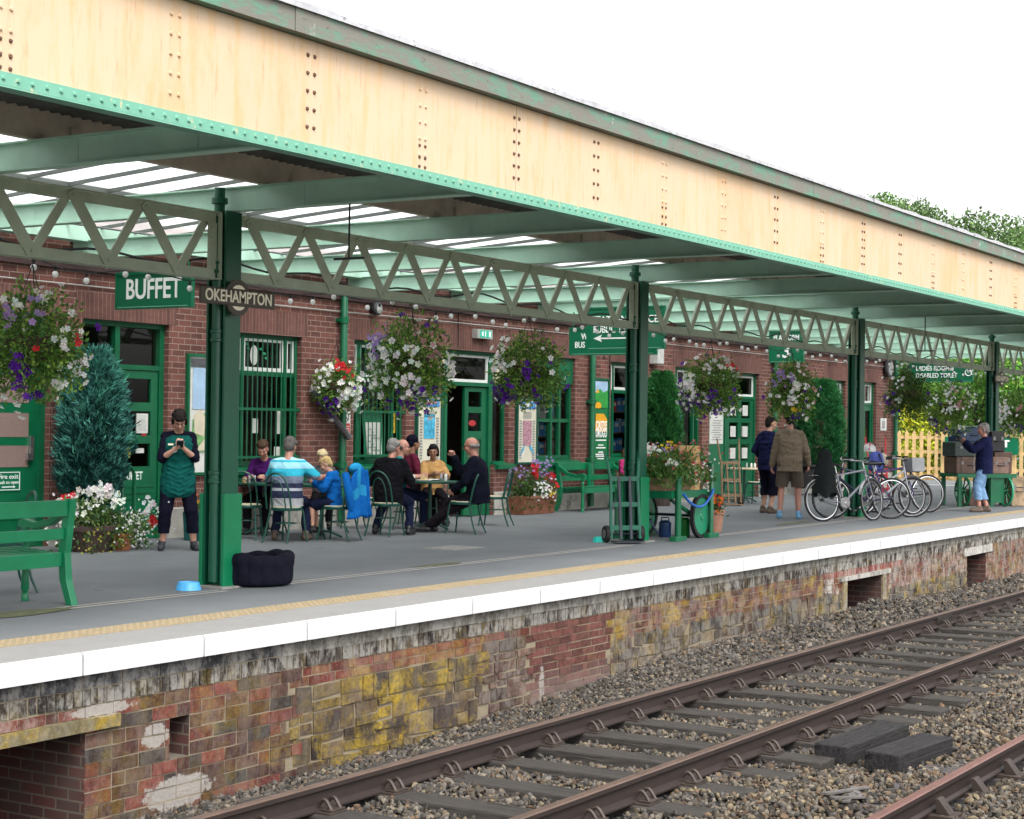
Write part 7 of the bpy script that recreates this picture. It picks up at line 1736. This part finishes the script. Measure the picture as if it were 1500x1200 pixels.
        if hstyle == 'tail': Q += [('c', hb(-.1, 0, .02), hb(-.125, 0, -.1), .035 * hs_, .02 * hs_, 0)]
        if hstyle == 'bob': Q += [('c', hb(-.03, k * .075, .03), hb(-.03, k * .08, -.06), .03 * hs_, .026 * hs_, 0) for k in (-1, 1)] + [('e', hb(-.07, 0, -.03), (.045 * hs_, .07 * hs_, .06 * hs_), Rh, 0)]
        if hstyle == 'hat': Q = [('e', hb(-.02, 0, .055), (.1 * hs_, .088 * hs_, .088 * hs_), Rh, 0), ('e', hb(-.06, 0, .0), (.062 * hs_, .076 * hs_, .06 * hs_), Rh, 0)]
        surface('hair' if hstyle != 'hat' else 'hat', Q, [hair], o, .008, 2, fuzz=.0045 if hstyle != 'hat' else 0)
    if glasses:
        m = MB()
        for k in (-1, 1):
            m.tube([tuple(hb(.1, k * .031 + .022 * math.cos(a), .006 + .017 * math.sin(a))) for a in np.linspace(0, 2 * pi, 11)[:-1]], .0022 * s, 4, closed=True); m.tube([tuple(hb(.1, k * .053, .01)), tuple(hb(.0, k * .078, .01))], .002 * s, 4)
        m.tube([tuple(hb(.102, -.01, .01)), tuple(hb(.102, .01, .01))], .002 * s, 4); m.build('glasses', BLACK, o)
    if extra: extra(o, s, P, u, hb, arms, legs, NB)
    return o
NAVY = cloth('navy_cloth', (.0045, .0045, .014)); NAVYJ = cloth('navy_jacket', (.008, .01, .042)); TEALT = cloth('teal_tabard', (.003, .075, .066)); PURP = cloth('purple_top', (.045, .006, .075)); BLKJ = cloth('black_jacket', (.004, .004, .006)); DENIM = cloth('dark_denim', (.008, .012, .035)); MUST = cloth('mustard_shirt', (.42, .24, .09)); TEALS = cloth('teal_shirt', (.01, .17, .18)); TAUPE = cloth('taupe_jacket', (.16, .125, .09)); BRSH = cloth('brown_shorts', (.095, .075, .06)); DKTR = cloth('dark_trousers', (.008, .006, .009)); MARO = cloth('maroon_top', (.1, .012, .03)); LDEN = cloth('light_denim', (.16, .28, .45)); GREYC = cloth('grey_top', (.08, .08, .09)); PINKC = cloth('pink_top', (.4, .03, .14)); SHOEG = plain('shoe_grey', (.022, .022, .03), .7); SHOEB = plain('shoe_black', (.015, .015, .018), .4); SHOEW = plain('shoe_blue_white', (.12, .28, .45), .6, .5, 30); SHOET = plain('shoe_tan', (.1, .07, .05), .7)
t = NT('striped_polo'); v = t.coord(); sp = t.node('ShaderNodeSeparateXYZ'); t.link(v, sp.inputs[0])
r_ = t.node('ShaderNodeValToRGB'); r_.color_ramp.interpolation = 'CONSTANT'; e = r_.color_ramp.elements
st_ = [(0, (.33, .34, .36)), (.5, (.02, .025, .06)), (.58, (.34, .36, .4)), (.61, (.02, .025, .06)), (.665, (.17, .2, .27)), (.745, (.03, .38, .52)), (.83, (.3, .6, .72)), (.9, (.03, .38, .52)), (.925, (.38, .58, .68)), (1.0, (.2, .22, .28))]
while len(e) < len(st_): e.new(.5)
for i, (p_, c_) in enumerate(st_): e[i].position = p_; e[i].color = (*c_, 1)
t.link(t.math('MULTIPLY', sp.outputs[2], .9), r_.inputs[0]); t.base(r_.outputs[0]); t.set(.85, 0, .2); t.bump(t.noise(v, 14, 4), .5, .03); STRIPE = t.mat
SEAT = .43
# 1 woman in the tabard, reading her phone
def ex1(o, s, P, u, hb, arms, legs, NB):
    F1 = V3(1, 0, 0); Q = [('l', [(P + V3(.015, 0, h_), w_, d_, F1) for h_, w_, d_ in ((-.26, .19, .16), (-.2, .208, .185), (-.1, .212, .19), (0, .205, .18), (.12, .186, .165), (.24, .185, .165), (.34, .19, .17), (.42, .165, .14), (.47, .12, .09))])]
    for k in range(7): zz = -.2 + .05 * k; Q.append(('c', P + V3(.17, -.14, zz + .03), P + V3(.215 - .003 * k, 0, zz - .03), .012, .016, 0)); Q.append(('c', P + V3(.17, .14, zz + .03), P + V3(.215 - .003 * k, 0, zz - .03), .012, .016, 0))
    surface('tabard', Q, [TEALT], o, .012, 4, wr=.012)
    m = MB(); w_ = (arms[0][2] + arms[1][2]) / 2 + V3(.075, 0, .045); M = Matrix.Translation(w_) @ Matrix.Rotation(-.6, 4, 'Y'); m.box(-.07, .07, -.038, .038, -.006, .006, M); tag(m.build('phone', BLACK, None), 'dark mobile phone in the hands of the woman in the teal tabard', 'phone').matrix_world = Matrix.Translation(o.location) @ Matrix.Rotation(o.rotation_euler.z, 4, 'Z')
    m = MB(); m.box(.172, .178, -.13, -.07, 1.22, 1.242); m.build('name_badge', CREAMP, o); m = MB(); a = arms[1]; c_ = a[2] + (a[1] - a[2]) * .12; m.tube([tuple(c_ + V3(.0, .03 * math.cos(q), .03 * math.sin(q))) for q in np.linspace(0, 2 * pi, 11)[:-1]], .008, 6, closed=True); m.build('watch', STEEL, o)
pw_ = pd(259, 19.9)
person(pw_, -2.32, 1.65, 'woman in a teal tabard over navy clothes standing by the buffet door reading a phone', head=(0, .55, 0), hands=((.25, .03, 1.2), (.25, -.04, 1.19)), hpole=((-.1, .55, -1), (-.1, -.55, -1)), feet=((.02, .19, .075), (.0, -.17, .075)), skin=SKIN, hair=H_DARK, hstyle='fringe', top=('top', NAVY), sleeve=.62, bottom=('trousers', NAVY), blen=.86, bloose=.03, shoe=SHOEG, curl=(.9, .8), palmn=((0, -.3, 1), (0, .3, 1)), glasses=True, extra=ex1, fem=True, girth=1.05)
# 2-5 family table
q = pd(388, 23.2); person(q, -2.75, 1.6, 'woman in a purple top sitting at the family table and looking down', SEAT, .12, head=(.15, .5, 0), hands=((.36, .12, .76), (.36, -.12, .76)), hair=H_BROWN, hstyle='tail', top=('top', PURP), bottom=('trousers', DKTR), blen=.97, shoe=SHOEB, skin=SKINR, fem=True)
q = pd(419, 21.5); person(q, .5, 1.69, 'man in a blue and white striped polo shirt seated with his back turned', SEAT, .16, 1.15, (.0, .3, 0), ((.42, .2, .76), (.42, -.42, .82)), hair=H_SALT, hstyle='short', top=('polo_shirt', STRIPE), sleeve=.42, tloose=.024, bottom=('jeans', DENIM), blen=.97, shoe=SHOET, hemdrop=.02, feet=((.3, .2, .08), (.27, -.2, .08)), kneepole=((1, .15, .3), (1, -.15, .3)), skin=SKINR)
q = pd(471, 23.3); person(q, -2.5, 1.28, 'fair haired boy in dark clothes half hidden behind the boy in blue', SEAT + .02, .1, head=(0, .3, 0), hands=((.24, .1, .76), (.24, -.1, .76)), hair=H_FAIR, top=('top', GREYC), bottom=('trousers', DKTR), blen=.9, shoe=SHOEB, feet=((.3, .1, .12), (.3, -.1, .12)))
q = pd(489, 21.95); person(q, 2.1, 1.16, 'small blond boy in a bright blue jacket sitting sideways at the family table', SEAT + .02, .12, .95, (.1, .4, 0), ((.25, .12, .74), (.27, -.1, .76)), hair=H_BLOND, top=('jacket', BLUEJ), tloose=.03, bottom=('shorts', DENIM), blen=.45, bloose=.03, shoe=SHOEB, feet=((.26, .09, .16), (.22, -.09, .14)), hood=True, hemdrop=.04)
# 6-10 round table
q = pd(567, 23.0); person(q, .3, 1.66, 'grey haired man in a black jacket and jeans seen from behind at the round table', SEAT, .26, 1.14, (-.35, .1, 0), ((.34, .2, .76), (.36, -.2, .76)), hair=H_GREY, top=('jacket', BLKJ), tloose=.03, bottom=('jeans', DENIM), blen=.97, shoe=SHOEB, hood=True, hemdrop=.07, feet=((.22, .24, .08), (.2, -.24, .08)), skin=SKINR)
q = pd(579, 24.5); person(q, -.95, 1.62, 'bald man in glasses and teal shirt looking right, behind the black jacket', SEAT, .1, 1.1, (0, .05, 0), ((.36, .2, .76), (.36, -.16, .76)), hair=H_SALT, hstyle='bald', top=('shirt', TEALS), sleeve=.55, tloose=.026, bottom=('jeans', DENIM), blen=.97, shoe=SHOEB, glasses=True, skin=SKINR)
q = pd(598, 25.7); person(q, -.6, 1.7, 'person in a dark knitted hat and maroon top turned away beside the information board', SEAT, .06, head=(.2, 0, 0), hair=NAVY, hstyle='hat', top=('top', MARO), bottom=('trousers', DKTR), blen=.97, shoe=SHOEB, hands=((.3, .15, .74), (.3, -.15, .74)), skin=SKIND)
def ex9(o, s, P, u, hb, arms, legs, NB):
    c_ = P + u * .3 * s + V3(.165, 0, 0); m = MB(); m.prism([(-.06, 0), (.06, 0), (.035, .05), (.01, .03), (0, .07), (-.03, .03)], .0, .004, 'x'); q_ = m.build('shirt_print', BROWN, o); q_.location = c_ - V3(0, 0, .03)
q = pd(632, 25.6); person(q, -2.35, 1.45, 'dark haired woman in a mustard shirt facing the camera across the round table', SEAT, .08, 1.08, (-.25, .08, 0), ((.34, .14, .76), (.36, -.06, .77)), hair=H_BLK, hstyle='bob', top=('t_shirt', MUST), sleeve=.4, tloose=.022, bottom=('trousers', DKTR), blen=.97, shoe=SHOEB, skin=SKIND, fem=True, extra=ex9)
def ex10(o, s, P, u, hb, arms, legs, NB):
    m = MB(); a = arms[1]; c_ = a[2] + (a[1] - a[2]) * .1; m.tube([tuple(c_ + V3(.03 * math.cos(q_), .03 * math.sin(q_), 0)) for q_ in np.linspace(0, 2 * pi, 11)[:-1]], .007, 6, closed=True); m.build('watch', STEEL, o)
q = pd(700, 23.7); person(q, 1.95, 1.71, 'bald man with grey side hair and dark coat raising a hand at the round table', SEAT, .1, 1.14, (0, .12, 0), ((.33, .14, .6), (.36, -.02, 1.06)), ((-.3, .6, -.6), (.25, -.1, -1)), feet=((.74, .08, .08), (.66, -.1, .08)), hair=H_GREY, hstyle='bald', top=('coat', cloth('dark_coat', (.0035, .0045, .012))), tloose=.03, bottom=('trousers', DKTR), blen=.99, shoe=SHOEB, hemdrop=.06, glasses=True, curl=(.6, 1.0), skin=SKINR, extra=ex10)
# 11-12 the two men by the bicycles
q = pd(1124, 30.5); person(q, -.25, 1.72, 'dark haired person in a navy jacket standing behind the man in beige', None, .03, 1.0, (-.5, .15, 0), ((.16, .22, .95), (.16, -.2, 1.0)), hair=H_DARK, top=('jacket', NAVYJ), tloose=.024, bottom=('shorts', NAVY), blen=.72, bloose=.045, shoe=SHOET, hemdrop=.12, hood=True, feet=((.04, .13, .075), (-.08, -.12, .075)))
q = pd(1156, 28.75); person(q, .35, 1.77, 'man in a hooded beige jacket and brown shorts standing with his back turned', None, .0, 1.08, (.35, .12, 0), ((.1, .3, .88), (.14, -.3, .9)), hair=H_DARK, top=('jacket', TAUPE), tloose=.03, bottom=('shorts', BRSH), blen=.47, bloose=.05, shoe=SHOEW, hemdrop=.12, hood=True, feet=((.0, .16, .075), (.0, -.15, .075)), skin=SKINR)
# 13 the photographer
def ex13(o, s, P, u, hb, arms, legs, NB):
    c_ = (arms[0][2] + arms[1][2]) / 2 + V3(.08, 0, .04); m = MB(); m.box(-.025, .025, -.065, .065, -.04, .04); m.lathe([(.03, 0), (.034, .05), (.028, .06)], (.025, 0, 0), 14, 'x'); m.box(-.02, .02, -.025, .025, .04, .06)
    cm = tag(m.build('camera_body', BLACK, None, bevel=.005), 'black camera held up by the woman in the navy jacket at the far end', 'camera'); cm.matrix_world = Matrix.Translation(o.location) @ Matrix.Rotation(o.rotation_euler.z, 4, 'Z') @ Matrix.Translation(c_)
    m = MB(); m.tube([tuple(NB + V3(.1, .02, -.02)), tuple(P + V3(.175, .01, .25)), tuple(P + V3(.185, 0, 0)), tuple(P + V3(.18, 0, -.1))], .007, 5); m.tube([tuple(NB + V3(.05, -.1, .02)), tuple(NB + V3(.09, -.13, -.08))], .01, 5); m.build('white_trim', PAPER, o)
q = pd(1441, 32.0); person(q, 2.0, 1.66, 'woman in a navy jacket and rolled jeans taking a photograph at the far end', None, .0, 1.12, (.1, .0, 0), ((.36, .1, 1.31), (.38, -.04, 1.3)), ((-.1, .6, -.9), (-.1, -.5, -.9)), hair=H_GREY, hstyle='fringe', top=('jacket', NAVYJ), tloose=.03, bottom=('rolled_jeans', LDEN), blen=.82, bloose=.035, shoe=SHOET, hemdrop=.14, hood=True, curl=(.8, .9), palmn=((0, -1, .4), (0, 1, .4)), feet=((.1, .12, .075), (-.08, -.12, .075)), skin=SKINR, extra=ex13)
q = on_y(916, 690, 14.78); person((q.x, 14.8, 0), -1.7, 1.2, 'child in a pink top on the wall bench, mostly hidden behind the second column', .46, .05, hands=((.2, .1, .56), (.2, -.1, .56)), hair=H_BROWN, hstyle='bob', top=('top', PINKC), bottom=('leggings', cloth('violet_leggings', (.1, .02, .16))), blen=.95, shoe=SHOEW, feet=((.28, .09, .16), (.28, -.09, .16)))
bpy.context.view_layer.update()
